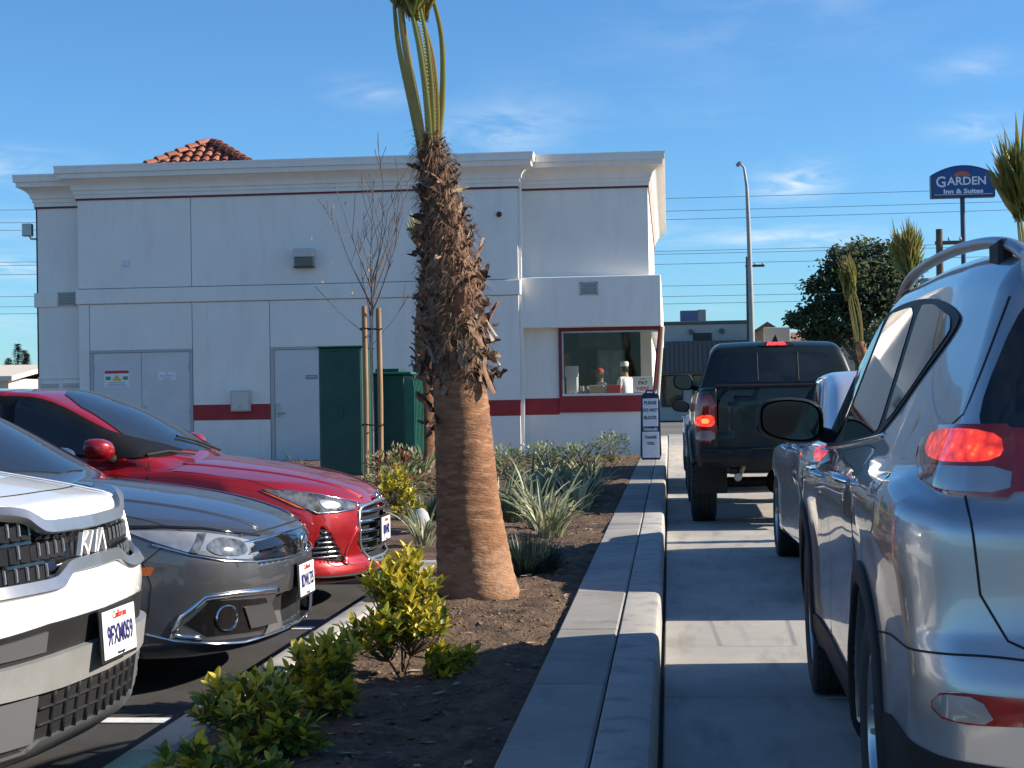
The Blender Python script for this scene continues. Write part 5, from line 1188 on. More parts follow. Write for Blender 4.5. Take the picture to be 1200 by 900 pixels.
for m_ in TILE:
    t = MB(); n = 7
    for e, (rr, y0) in enumerate(((.075, 0), (.095, .30))):
        for k in range(n): g = PI*k/(n-1); t.v.append((rr*math.cos(g), y0, rr*.85*math.sin(g)+(.03 if e == 0 else .055)))
    t.f = [(k, k+1, n+k+1, n+k) for k in range(n-1)]; t.m = [0]*len(t.f)
    b0 = len(t.v); t.v += [(x*.88, y, z*.86) for x, y, z in t.v[:]]; t.f += [(b0+k+1, b0+k, b0+n+k, b0+n+k+1) for k in range(n-1)]+[(n+k, n+k+1, b0+n+k+1, b0+n+k) for k in range(n-1)]; t.m = [0]*len(t.f)
    tm.append(t.mesh('roof_tile', m_, smooth=40))
sl = math.atan2(ap.z-zb_, hb); slen = math.hypot(ap.z-zb_, hb)
for side in (0, 1, 3):
    nrow = int(slen/.245); ang = [0, PI/2, PI, -PI/2][side]
    for r_ in range(nrow):
        d = (r_+.5)/nrow; half = hb*(1-d)
        nc = int(half*2/.215)+1
        for c in range(nc):
            u = (c-(nc-1)/2)*.215+random.uniform(-.008, .008)
            p = Vector((u, -hb*(1-d)+.12, (ap.z-zb_)*d)); p = Matrix.Rotation(ang, 3, 'Z') @ p
            rt = Matrix.Rotation(ang, 4, 'Z') @ Matrix.Rotation(sl, 4, 'X') @ Matrix.Rotation(PI, 4, 'Z')
            o = link('roof_tile', random.choice(tm), RT); o.matrix_local = Matrix.Translation(Vector((ap.x, ap.y, zb_))+p) @ rt @ Matrix.Rotation(random.uniform(-.04, .04), 4, 'Y')
for c in cor[:2]+cor[3:]:
    dv = ap-c; n = 9
    for i in range(n):
        p = c+dv*((i+.9)/n); o = link('ridge_tile', random.choice(tm), RT)
        z_ = dv.normalized(); q = z_.to_track_quat('-Y', 'Z'); o.matrix_local = Matrix.Translation(p+Vector((0, 0, -.025))) @ q.to_matrix().to_4x4() @ Matrix.Diagonal((1.2, 1, 1.2, 1))
vp = thing('roof_vent', 'small galvanised roof vent standing behind the parapet', 'vent', (-8.02, 33.6, 5.5))
MB().tube([(0, 0, 0), (0, 0, .82)], .07, 12).build('pipe', GALV, vp, smooth=40); MB().cbox(-.11, .11, -.09, .09, .78, .92, .02).build('cap', GALV, vp)
MB().cbox(.15, .34, -.08, .08, 0, .84, .02).build('cap', GALV, vp)
# ------------------------------------------------------------------ palms, trees, plants
BARK = pm('palm_bark', (.30, .145, .07), (.155, .07, .036), scale=6, detail=8, rough=.9, stretch=(1, 1, 4), bump=(30, .012, 1), c3=(.42, .235, .125), s3=10, lo3=.52, hi3=.75)
BARK_B = pm('palm_bark_base', (.36, .20, .11), (.22, .115, .062), scale=9, detail=8, rough=.9, stretch=(1, 1, 2.5), bump=(35, .012, 1), c3=(.33, .22, .15), s3=14, lo3=.5, hi3=.75)
BOOTS = [pm('palm_boot_%d' % i, a, b, scale=9, rough=.85, bump=(60, .004, .8), stretch=(1, 1, .4)) for i, (a, b) in enumerate((((.17, .085, .05), (.09, .045, .03)), ((.24, .135, .08), (.13, .07, .045)), ((.30, .22, .145), (.19, .12, .08)), ((.12, .06, .042), (.07, .036, .028))))]
PET = leafmat('petiole', (.22, .24, .05), (.34, .29, .08), scale=2, transl=.1); PET2 = leafmat('petiole_tan', (.46, .27, .09), (.26, .22, .06), scale=2, transl=.1)
FAN = leafmat('palm_fan', (.11, .16, .03), (.22, .22, .05), scale=2, c3=(.42, .30, .10)); FAN_D = leafmat('palm_fan_dry', (.40, .27, .09), (.26, .20, .06), scale=3)
BOOT_R = pm('palm_sheath_red', (.24, .085, .05), (.13, .05, .032), scale=9, rough=.85, bump=(60, .004, .8))
def interp(tab, z):
    t = np.array(tab); return [float(np.interp(z, t[:, 0], t[:, i])) for i in range(1, t.shape[1])]
def boot_meshes():
    out = []
    for i in range(9):
        mb = MB(); w = random.uniform(.009, .024); ln = random.uniform(.07, .17); cv = random.uniform(.01, .07); n = 6; tw = random.uniform(-.5, .5)
        for k in range(n):
            t = k/(n-1); ww = w*(1-t)**.6*(1 if t < .95 else .25)+.004; y = .012+cv*t**1.6; z = ln*t-.05*max(0, t-.55)*random.uniform(0, 4)
            for s_ in (-1, 0, 1): mb.v.append((s_*ww+tw*.04*t*t, y+(.012 if s_ == 0 else 0)*(1-t)+random.uniform(-.006, .006), z+random.uniform(-.012, .012)))
        mb.f = [(k*3+j, k*3+j+1, (k+1)*3+j+1, (k+1)*3+j) for k in range(n-1) for j in range(2)]; mb.m = [0]*len(mb.f)
        b = len(mb.v); mb.v += [(x, y-.008, z) for x, y, z in mb.v[:]]; mb.f += [tuple(b+i_ for i_ in f)[::-1] for f in mb.f[:]]; mb.m = [0]*len(mb.f)
        out.append(mb.mesh('boot', BOOTS[i % 4], smooth=True))
    return out
random.seed(3); BOOT_ME = boot_meshes()
def fan_frond(mb, base, d, L, w, n=13):
    """folded fan of narrow leaflets rising from base along direction d"""
    d = Vector(d).normalized(); s_ = d.cross(Vector((random.uniform(-1, 1), random.uniform(-1, 1), .2))).normalized(); u = s_.cross(d)
    for i in range(n):
        a = (i/(n-1)-.5)*2; a2 = a*w; dr = (d*math.cos(a2)+s_*math.sin(a2)+u*random.uniform(-.12, .12)).normalized(); ll = L*(1-.28*abs(a))*random.uniform(.8, 1.1)
        side = s_.cross(dr).cross(dr).normalized(); p0 = Vector(base); wd = .016*L/.6
        pts = [p0+dr*(ll*t)+Vector((0, 0, -.10*ll*t*t*abs(a)))+u*(.04*math.sin(t*3+i)) for t in (0, .35, .7, 1)]
        ws = [.003, wd, wd*.8, .001]; b = len(mb.v)
        for p, q in zip(pts, ws): mb.v += [tuple(p-side*q), tuple(p+u*q*.5), tuple(p+side*q)]
        for k in range(3):
            for j in range(2): mb.f.append((b+k*3+j, b+k*3+j+1, b+(k+1)*3+j+1, b+(k+1)*3+j)); mb.m.append(0 if random.random() < .72 else 1)
def palm(label, loc, path, nboot, boot_z, pet, fan, rings=150, group=None, lowres=False, big=0):
    """path rows: z, x, y, radius; pet: (count, z0, z1, spread); fan: (length, width angle, count)"""
    root = thing('fan_palm', label, 'palm', loc, 0, group); mb = MB(); n = 20 if lowres else 56; z0, z1 = path[0][0], path[-1][0]
    for i in range(rings+1):
        z = z0+(z1-z0)*i/rings; x, y, r = interp(path, z); sc_ = 0 if lowres else 1
        for k in range(n):
            g = 2*PI*k/n; rr = r*(1+sc_*(.010*math.sin(z*250+1.5*math.sin(g*3+z*9))+.008*math.sin(g*17+z*40)*math.cos(z*60+g*5)+.012*math.sin(g*5+z*7)))
            mb.v.append((x+rr*math.cos(g), y+rr*math.sin(g), z))
    for i in range(rings):
        for k in range(n): mb.f.append((i*n+k, i*n+(k+1) % n, (i+1)*n+(k+1) % n, (i+1)*n+k)); mb.m.append(1 if (not lowres and z0+(z1-z0)*i/rings < .30+.02*math.sin(k)) else 0)
    mb.f.append(tuple(rings*n+k for k in range(n))); mb.m.append(0)
    tr = mb.build('trunk', [BARK, BARK_B], root, smooth=True)
    for i in range(nboot):
        t = (i+random.random())/nboot; z = boot_z[0]+(boot_z[1]-boot_z[0])*t; x, y, r = interp(path, z); g = i*2.39996+random.uniform(-.4, .4)
        o = link('boot', random.choice(BOOT_ME), tr); low = max(0, 1-t*3.2)
        if not lowres: z -= low*max(0, -math.cos(g+.5))*.30+low*random.uniform(-.05, .12)
        s_ = random.uniform(.65, 1.15)*min(1.15, .45+r*4.6)*(1 if not lowres else 1.2)*(1+.35*low); tilt = random.uniform(-.30, .40)+low*random.choice((.05, .3, 2.7))
        o.matrix_local = Matrix.Translation((x+r*.93*math.cos(g), y+r*.93*math.sin(g), z)) @ Matrix.Rotation(g-PI/2, 4, 'Z') @ Matrix.Rotation(-tilt, 4, 'X') @ Matrix.Rotation(random.gauss(0, .75), 4, 'Y') @ Matrix.Diagonal((s_, s_, s_*random.uniform(.7, 1.3), 1))
    for i in range(big):            # loose torn sheaths hanging from the lower husk
        g = random.choice((random.uniform(-.9, .6), random.uniform(-PI, PI))); z = random.uniform(1.42, 2.0); x, y, r = interp(path, z); fl_ = MB(); n_ = 6; w_ = random.uniform(.022, .045); ln = random.uniform(.12, .24); cu = random.uniform(.02, .10); up_ = random.choice((-1, -1, 1))
        for k in range(n_):
            t = k/(n_-1); ww = w_*(1-.55*t)*(1+.25*math.sin(k*2.1+i)); fl_.v += [(-ww, .01+cu*t**1.4+random.uniform(0, .012), up_*ln*t+random.uniform(-.02, .02)), (0, .022+cu*t**1.4*1.15, up_*ln*t), (ww, .01+cu*t**1.4+random.uniform(0, .012), up_*ln*t+random.uniform(-.02, .02))]
        fl_.f = [(k*3+j, k*3+j+1, (k+1)*3+j+1, (k+1)*3+j) for k in range(n_-1) for j in range(2)]; fl_.m = [0]*len(fl_.f)
        o = fl_.build('torn_sheath', random.choice((BOOT_R, BOOTS[1], BOOTS[2])), tr, smooth=True); o.matrix_local = Matrix.Translation((x+r*.97*math.cos(g), y+r*.97*math.sin(g), z)) @ Matrix.Rotation(g-PI/2, 4, 'Z') @ Matrix.Rotation(random.gauss(0, .35), 4, 'Y')
    if nboot:
        fb = MB()
        for i in range(nboot*(15 if not lowres else 4)):
            z = random.uniform(*boot_z); x, y, r = interp(path, z); g = random.uniform(0, 2*PI); p = Vector((x+r*1.0*math.cos(g), y+r*1.0*math.sin(g), z)); o = Vector((math.cos(g), math.sin(g), 0)); tg = Vector((-math.sin(g), math.cos(g), 0))
            l = random.uniform(.04, .15); d1 = (o*random.uniform(.2, .8)+tg*random.uniform(-.8, .8)+Vector((0, 0, random.uniform(-.9, .7)))).normalized(); q = p+d1*l*.6; e = q+(d1+Vector((0, 0, -.9))).normalized()*l*.6; w_ = tg*random.uniform(.0012, .0045)
            fb.add([tuple(p-w_), tuple(p+w_), tuple(q+w_*.8), tuple(q-w_*.8), tuple(e)], [(0, 1, 2, 3), (3, 2, 4)], random.randrange(3))
        f_ = fb.build('husk_fibre', BOOTS[:3], tr); f_['kind'] = 'stuff'
    x, y, r = interp(path, z1); cnt, pz0, pz1, spread = pet; fm = MB(); ends = []
    for i in range(cnt):
        g = 2*PI*i/cnt+random.uniform(-.3, .3); c, s_ = math.cos(g), math.sin(g); sp = spread*random.uniform(.5, 1.1); zt = pz1+random.uniform(-.12, .1)
        q = [(x+r*.55*c, y+r*.55*s_, pz0), (x+(r*.6+sp*.42)*c-.02, y+(r*.6+sp*.42)*s_, pz0+(zt-pz0)*.4), (x+(r*.5+sp*.68)*c-.06, y+(r*.5+sp*.68)*s_, pz0+(zt-pz0)*.75), (x+(r*.3+sp*.62)*c-.10, y+(r*.3+sp*.62)*s_, zt)]
        k_ = .6 if lowres else 1
        cv = cr_curve(q, 5); m_ = MB(); m_.tube(cv, [(.023-.012*j/(len(cv)-1))*k_ for j in range(len(cv))], 6, flat=.32); 
        if not lowres:
            for j in range(2, len(cv)*3-3):      # saw teeth along both edges
                t = j/(len(cv)*3); p = Vector(cv[int(t*(len(cv)-1))]).lerp(Vector(cv[min(int(t*(len(cv)-1))+1, len(cv)-1)]), t*(len(cv)-1) % 1); rr_ = .018-.009*t
                for sg_ in (-1, 1): e_ = Vector((-s_*sg_, c*sg_, 0)); m_.add([tuple(p+e_*rr_*.7+Vector((0, 0, -.007))), tuple(p+e_*rr_*.7+Vector((0, 0, .007))), tuple(p+e_*(rr_+.010)+Vector((0, 0, .008)))], [(0, 1, 2)])
        m_.build('petiole', PET if i % 3 else PET2, root, smooth=60); ends.append(cv[-1])
    for i in range(fan[2]):
        e = ends[i % len(ends)]; g = random.uniform(0, 2*PI); fan_frond(fm, e, (math.cos(g)*.22-.05, math.sin(g)*.22, 1), fan[0]*random.uniform(.75, 1.1), fan[1])
    fr = fm.build('fronds', [FAN, FAN_D], root); fr['kind'] = 'stuff'
    return root
random.seed(5)
palm('stout young fan palm with shaggy brown husk above a bare ringed trunk', (-1.135, 9.45, .12),
     [(0, 0, 0, .238), (.06, 0, 0, .240), (.2, -.02, 0, .222), (.6, -.05, 0, .185), (1.0, -.075, 0, .168), (1.45, -.10, 0, .150), (1.9, -.135, 0, .150), (2.2, -.17, 0, .118), (2.45, -.20, 0, .082), (2.66, -.235, 0, .050), (2.75, -.245, 0, .040)],
     285, (1.30, 2.74), (9, 2.50, 3.50, .17), (.95, .55, 18), big=18)
palm('slender fan palm standing by the green transformer near the white wall', (-4.30, 28.6, .24), [(0, 0, 0, .26), (.6, 0, 0, .215), (1.5, 0, 0, .20), (2.4, .02, 0, .22), (3.2, .03, 0, .13), (3.4, .04, 0, .09)], 70, (1.5, 3.35), (6, 3.2, 3.9, .05), (.6, .3, 8), rings=40, lowres=True)
palm('short tied palm with a yellowing tuft beside the roadside building', (2.95, 24, .14), [(0, 0, 0, .15), (1.2, 0, 0, .12), (1.95, -.18, 0, .07)], 40, (.7, 1.9), (7, 1.8, 2.65, .05), (.55, .16, 11), rings=20, group='tied palms along the outer kerb', lowres=True)
palm('tied palm with a bushy green and tan tuft in front of the dark tree', (3.18, 21, .14), [(0, 0, 0, .16), (1.0, 0, 0, .14), (1.75, 0, 0, .08)], 40, (.6, 1.7), (8, 1.6, 2.72, .05), (.62, .42, 20), rings=20, group='tied palms along the outer kerb', lowres=True)
palm('tied palm with a tall green tuft over the silver crossover roof', (3.30, 15, .14), [(0, 0, 0, .16), (1.0, 0, 0, .14), (1.75, 0, 0, .08)], 40, (.6, 1.7), (8, 1.6, 2.75, .05), (.80, .38, 20), rings=20, group='tied palms along the outer kerb', lowres=True)

# bare staked tree
random.seed(23)
TWIG = pm('twig', (.15, .115, .10), (.09, .07, .06), scale=12, rough=.85); STAKE = pm('stake_wood', (.34, .22, .115), (.23, .14, .075), scale=5, rough=.8, stretch=(4, 4, .5), bump=(40, .004, .7))
bt = thing('bare_tree', 'leafless young tree with thin upswept branches tied between two stakes', 'tree', (-3.88, 21.0, .16))
def seg_branch(mb, p, d, L, r, depth):
    n = 6; pts = [p]; q = p.copy(); dd_ = d.copy()
    for i in range(n):
        dd_ = (dd_+Vector((random.uniform(-.10, .10), random.uniform(-.10, .10), .07))).normalized(); q = q+dd_*(L/n); pts.append(q.copy())
    mb.tube([tuple(a) for a in pts], [max(r*(1-i/(n+.6)), .0042) for i in range(n+1)], 5)
    if depth > 0:
        for i in range(2, n+1):
            for _ in range(random.choice((1, 1, 0)) if depth > 1 else random.choice((0, 0, 1))):
                g = random.uniform(0, 2*PI); dv = (dd_+Vector((math.cos(g), math.sin(g), .15))*random.uniform(.45, .75)).normalized(); seg_branch(mb, pts[i], dv, L*random.uniform(.28, .48), max(r*.55*(1-i/(n+2)), .0042), depth-1)
mb = MB(); mb.tube([(0, 0, 0), (.005, 0, 1.0), (-.004, 0, 1.8), (.01, 0, 2.3)], [.024, .022, .020, .018], 8); mb.build('trunk', pm('young_bark', (.36, .34, .30), (.25, .22, .19), scale=9, rough=.8), bt, smooth=60)
mb = MB(); seg_branch(mb, Vector((.01, 0, 2.25)), Vector((0, 0, 1)), 1.75, .016, 2)
for i in range(9):
    g = i*2.4; t = random.uniform(0, .9); el = random.uniform(.38, .62)
    seg_branch(mb, Vector((.01, 0, 2.1+t*.8)), Vector((math.cos(g)*el, math.sin(g)*el, 1)).normalized(), random.uniform(.8, 1.45), .012, 2)
seg_branch(mb, Vector((.0, 0, 2.0)), Vector((-.8, -.3, .6)).normalized(), 1.0, .006, 1); seg_branch(mb, Vector((.0, 0, 1.9)), Vector((.7, .2, .7)).normalized(), .7, .005, 1)
mb.build('branches', TWIG, bt)
lf = MB()
for i in range(16): p = Vector((random.gauss(-.35, .3), random.gauss(0, .2), random.uniform(2.6, 3.9))); a = random.uniform(0, 6); lf.add([tuple(p), tuple(p+Vector((math.cos(a)*.03, math.sin(a)*.03, -.02))), tuple(p+Vector((0, 0, -.05)))], [(0, 1, 2)])
lf.build('dry_leaves', leafmat('dry_leaf', (.4, .28, .1), (.3, .2, .08)), bt)
for i, x in enumerate((-.085, .095)):
    st = tag(link('tree_stake', MB().tube([(0, 0, -.05), (.008, 0, 1.2), (0, 0, 2.42-.03*i)], [.036, .037, .035], 12).mesh('tree_stake', STAKE, smooth=50), None, (-3.88+x, 21.0-.02+.05*i, .16)), 'round wooden stake tied beside the leafless young tree', 'stake', 'stakes holding the young tree')
for zt_ in (.86, 2.12): MB().tube([(.115*math.cos(t)*1.25, .06*math.sin(t), zt_+.01*math.sin(2*t)) for t in np.linspace(0, 2*PI, 21)], .009, 6).build('tree_tie', BLACKP, bt)

# strappy variegated plants
STRAP = [leafmat('strap_leaf_%d' % i, a, b, scale=6, transl=.3) for i, (a, b) in enumerate((((.50, .49, .30), (.60, .58, .40)), ((.14, .19, .10), (.36, .38, .22)), ((.44, .46, .28), (.2, .26, .13))))]
def strap_meshes():
    out = []
    for i in range(12):
        L = random.uniform(.34, .60); b = random.uniform(.5, 1.7); mb = MB(); n = 7; w = random.uniform(.010, .017); px = pz = 0; a = random.uniform(.05, .25)
        for k in range(n):
            t = k/(n-1); ww = w*min(1, .5+t*3)*(1-t**3)+.0008
            mb.v += [(px, -ww, pz), (px+.004, 0, pz-.006), (px, ww, pz)]
            a += b/n*(.4+t*1.2); px += math.sin(a)*L/n; pz += math.cos(a)*L/n
        mb.f = [(k*3+j, k*3+j+1, (k+1)*3+j+1, (k+1)*3+j) for k in range(n-1) for j in range(2)]; mb.m = [0]*len(mb.f); out.append(mb.mesh('strap_leaf', STRAP[i % 3], smooth=True))
    return out
STRAP_ME = strap_meshes()
def strap_plant(x, y, label, n=34, s=1.0, spread=.09, z=None):
    r = thing('flax_plant', label, 'plant', (x, y, (soil_h(x, y) if z is None else z)-.02), 0, 'variegated flax plants in the bed')
    for i in range(n):
        g = random.uniform(0, 2*PI); q = random.random()**.5*spread; s_ = s*random.uniform(.7, 1.15)
        o = link('strap_leaf', random.choice(STRAP_ME), r, (q*math.cos(g), q*math.sin(g), 0), (random.uniform(-.15, .15), random.uniform(-.1, .25), g+random.uniform(-.5, .5)), (s_, s_, s_))
    return r
strap_plant(-1.01, 13.5, 'cream and green flax leaning over the strip of sunlit soil', 40, 1.25, .10)
strap_plant(-.92, 19.2, 'striped flax plant close to the raised kerb before the sign', 38, 1.1, .12)
strap_plant(-1.5, 18.0, 'large clump of pale flax right of the shaggy palm', 56, 1.3, .17)
strap_plant(-1.80, 17.2, 'pale flax clump half behind the shaggy palm trunk', 46, 1.2, .16)
strap_plant(-1.45, 20.6, 'upright flax clump in front of the leafy wall shrubs', 40, 1.15, .14)
strap_plant(-1.98, 12.9, 'narrow upright flax left of the palm by the kerb corner', 26, .95, .07)
strap_plant(-3.93, 25.7, 'small flax plant at the foot of the slender palm', 34, 1.2, .12)
strap_plant(-1.15, 14.3, 'flax plant with long arching leaves behind the leaning one', 30, 1.2, .10)
strap_plant(-1.30, 15.6, 'silvery flax clump between the dark mound and the palm', 40, 1.2, .13)
strap_plant(-.95, 16.4, 'spreading pale flax beside the kerb slabs', 40, 1.15, .12)
strap_plant(-1.72, 19.4, 'bushy cream flax in front of the white wall stripe', 44, 1.2, .14)
strap_plant(-1.15, 22.0, 'flax plant before the pickup window shrubs', 38, 1.1, .13)
strap_plant(-6.05, 26.2, 'flax plant left of the tall green cabinet', 26, .9, .10, z=.18)

# blue-green fine tufts and leafy wall shrubs
BLUE = leafmat('tuft_blade', (.03, .052, .042), (.055, .085, .068), scale=8, transl=.2)
def tuft(x, y, label, rad=.28, h=.34, n=420):
    r = thing('grass_tuft', label, 'plant', (x, y, soil_h(x, y)-.02), 0, 'fine blue-green tufts in the bed'); mb = MB()
    for i in range(n):
        g = random.uniform(0, 2*PI); q = rad*.5*random.random()**.5; a = random.uniform(.1, .9); L = h*random.uniform(.6, 1.15); p = Vector((q*math.cos(g), q*math.sin(g), 0)); d = Vector((math.cos(g)*math.sin(a), math.sin(g)*math.sin(a), math.cos(a))); w = Vector((-math.sin(g), math.cos(g), 0))*.004
        m_ = p+d*L*.6; e = p+d*L+Vector((0, 0, -.12*L)); mb.add([tuple(p-w), tuple(p+w), tuple(m_+w), tuple(m_-w), tuple(e)], [(0, 1, 2, 3), (3, 2, 4)])
    f_ = mb.build('blades', BLUE, r); f_['kind'] = 'stuff'; return r
tuft(-.98, 10.75, 'dark blue-green feathery mound right beside the ringed palm base', .42, .30, 1100); tuft(-1.55, 15.1, 'dark feathery mound behind the ringed palm trunk', .36, .30, 500); tuft(-1.02, 17.6, 'bluish feathery mound between two pale flax plants', .34, .36, 500); tuft(-2.35, 15.9, 'dark green mound by the pale round stone', .36, .30, 500)
def leaf_mesh(name, mat, L, w, cup=.25):
    mb = MB(); n = 4
    for k in range(n+1):
        t = k/n; ww = w*math.sin(PI*min(1, t*.93+.05))**.8; z = -cup*L*t*t*.5
        mb.v += [(L*t, -ww, z+ww*.35), (L*t, 0, z), (L*t, ww, z+ww*.35)]
    mb.f = [(k*3+j, k*3+j+1, (k+1)*3+j+1, (k+1)*3+j) for k in range(n) for j in range(2)]; mb.m = [0]*len(mb.f); return mb.mesh(name, mat, smooth=True)
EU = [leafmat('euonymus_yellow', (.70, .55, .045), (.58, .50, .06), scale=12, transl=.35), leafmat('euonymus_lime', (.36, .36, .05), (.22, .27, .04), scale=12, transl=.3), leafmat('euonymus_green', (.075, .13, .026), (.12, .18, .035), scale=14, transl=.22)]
EU_ME = [[leaf_mesh('leaf', m_, random.uniform(.042, .058), random.uniform(.011, .015)) for _ in range(2)] for m_ in EU]
STEM = pm('shrub_stem', (.13, .09, .06), rough=.9)
def shrub(x, y, label, blobs, nleaf, yellow, part_n=120):
    """blobs: (dx, dy, z, radius) lobes of foliage; yellow: how bright the outer shoots are"""
    z0 = soil_h(x, y); r = thing('variegated_shrub', label, 'shrub', (x, y, z0-.01), 0, 'yellow and green shrubs by the parking kerb'); st = MB(); lv = MB(); k = 0
    me_v = [(m_, [tuple(v.co) for v in m_.vertices], [tuple(p.vertices) for p in m_.polygons]) for g_ in EU_ME for m_ in g_]
    nshoot = nleaf//11
    for s_ in range(nshoot):
        b = random.choices(blobs, [q[3]**2 for q in blobs])[0]; d = Vector((random.gauss(0, 1), random.gauss(0, 1), random.gauss(.35, .9))).normalized(); c = Vector(b[:3])
        base = c*.45+Vector((0, 0, .0)); tip = c+Vector((d.x*b[3], d.y*b[3], d.z*b[3]*.85))*random.uniform(.45, 1.05)
        if tip.z < .015: tip.z = .015+random.random()*.04
        mid = (base+tip)/2+Vector((random.uniform(-.03, .03), random.uniform(-.03, .03), -.02)); st.tube([tuple(c*.12), tuple(base), tuple(mid), tuple(tip)], [.005, .004, .003, .0018], 4, cap=False)
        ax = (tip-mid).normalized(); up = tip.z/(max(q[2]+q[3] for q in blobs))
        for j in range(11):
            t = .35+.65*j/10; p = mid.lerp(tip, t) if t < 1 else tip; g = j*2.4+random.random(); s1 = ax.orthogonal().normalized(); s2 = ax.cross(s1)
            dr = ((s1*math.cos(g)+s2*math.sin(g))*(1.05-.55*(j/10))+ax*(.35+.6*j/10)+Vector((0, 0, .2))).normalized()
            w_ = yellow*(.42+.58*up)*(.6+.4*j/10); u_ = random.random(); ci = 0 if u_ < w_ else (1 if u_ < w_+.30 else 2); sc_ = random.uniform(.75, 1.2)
            q = dr.to_track_quat('X', 'Z'); M = Matrix.Translation(p) @ q.to_matrix().to_4x4() @ Matrix.Rotation(random.uniform(-.6, .6), 4, 'X') @ Matrix.Diagonal((sc_, sc_, sc_, 1))
            if j >= 7 and k < part_n: o = link('leaf', random.choice(EU_ME[ci]), r); o.matrix_local = M; k += 1
            else:
                m_, V, F = me_v[ci*2+random.randrange(2)]; lv.add([tuple(M @ Vector(v)) for v in V], F, ci)
    st.build('stems', STEM, r); f_ = lv.build('leaves', EU, r, smooth=True); f_['kind'] = 'stuff'
    return r
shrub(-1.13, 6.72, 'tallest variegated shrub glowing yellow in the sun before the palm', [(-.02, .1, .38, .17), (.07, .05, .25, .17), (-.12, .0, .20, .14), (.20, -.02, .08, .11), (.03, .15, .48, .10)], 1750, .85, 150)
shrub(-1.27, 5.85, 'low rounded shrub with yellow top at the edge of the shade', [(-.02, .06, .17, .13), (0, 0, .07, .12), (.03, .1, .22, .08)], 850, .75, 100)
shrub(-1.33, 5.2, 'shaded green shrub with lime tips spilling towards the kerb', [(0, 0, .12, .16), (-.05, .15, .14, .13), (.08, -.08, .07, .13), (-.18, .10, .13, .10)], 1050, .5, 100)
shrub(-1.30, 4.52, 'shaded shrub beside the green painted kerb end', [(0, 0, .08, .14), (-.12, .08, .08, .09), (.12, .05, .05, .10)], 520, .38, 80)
shrub(-2.62, 15.2, 'small bright yellow shrub beside the red saloon nose', [(0, 0, .28, .22), (.1, .1, .15, .2), (.05, -.05, .42, .14)], 700, .9, 40)
def leafy(x, y, label, mats, rad, h, n, z=None, group=None, L=.07):
    z0 = soil_h(x, y) if z is None else z; r = thing('leafy_shrub', label, 'shrub', (x, y, z0-.02), 0, group); mb = MB(); st = MB()
    for i in range(n):
        d = Vector((random.gauss(0, 1), random.gauss(0, 1), random.gauss(.2, 1))).normalized(); q = random.random()**.4; lump = 1+.25*math.sin(d.x*7+i % 3)*math.cos(d.y*6)
        p = Vector((d.x*rad*q*lump, d.y*rad*q*lump, max(.02, h*.5+d.z*h*.5*q*lump))); a = (d+Vector((random.uniform(-.7, .7), random.uniform(-.7, .7), random.uniform(-.2, .7)))).normalized(); s_ = a.orthogonal().normalized()*L*random.uniform(.12, .25); l = L*random.uniform(.7, 1.3)
        mb.add([tuple(p), tuple(p+a*l*.5+s_), tuple(p+a*l), tuple(p+a*l*.5-s_)], [(0, 1, 2), (0, 2, 3)], random.randrange(len(mats)))
        if i % 12 == 0: st.tube([(0, 0, 0), tuple(p*.5+Vector((0, 0, .03))), tuple(p)], [.006, .004, .002], 4, cap=False)
    st.build('stems', STEM, r); f_ = mb.build('leaves', mats, r); f_['kind'] = 'stuff'; return r
LG = [leafmat('shrub_green', (.07, .12, .03), (.13, .18, .05)), leafmat('shrub_olive', (.16, .17, .05), (.10, .13, .04)), leafmat('shrub_red', (.22, .06, .03), (.16, .09, .03))]
leafy(-1.95, 25.2, 'leafy green shrub against the white wall below the stripe', LG[:2], .36, .46, 420, group='shrubs along the white wall'); leafy(-1.45, 25.6, 'loose green shrub between wall shrub and pickup window', LG[:2], .38, .42, 420, group='shrubs along the white wall'); leafy(-1.02, 28.4, 'small airy shrub under the pickup window by the sign', LG[:2], .30, .56, 380, group='shrubs along the white wall'); leafy(-2.5, 24.2, 'green shrub behind the palm along the white wall', LG[:2], .40, .42, 420, group='shrubs along the white wall')
leafy(-2.95, 17.4, 'reddish green nandina shrub behind the red saloon nose', [LG[0], LG[2], LG[1]], .34, .45, 500, z=.16); leafy(-2.35, 18.0, 'low rusty shrub left of the palm trunk', [LG[2], LG[1], LG[0]], .36, .42, 600, z=.16); leafy(-3.3, 19.4, 'dark red tinted shrub at the staked tree', [LG[2], LG[0]], .36, .6, 600, z=.16)
rk_ = MB(); rk_.sphere((0, 0, .1), (.09, .08, .10), 12); rk_.v = [(x*(1+.12*math.sin(y*31+z*17)), y*(1+.1*math.cos(x*27)), z*(1+.1*math.sin(x*23+y*19))) for x, y, z in rk_.v]
tag(rk_.build('stone', pm('pale_stone', (.45, .46, .47), (.34, .35, .36), scale=9, rough=.8, bump=(30, .006, .8)), None, smooth=True, loc=(-2.30, 14.7, .12)), 'pale rounded stone between the flax and the dark mound', 'stone')
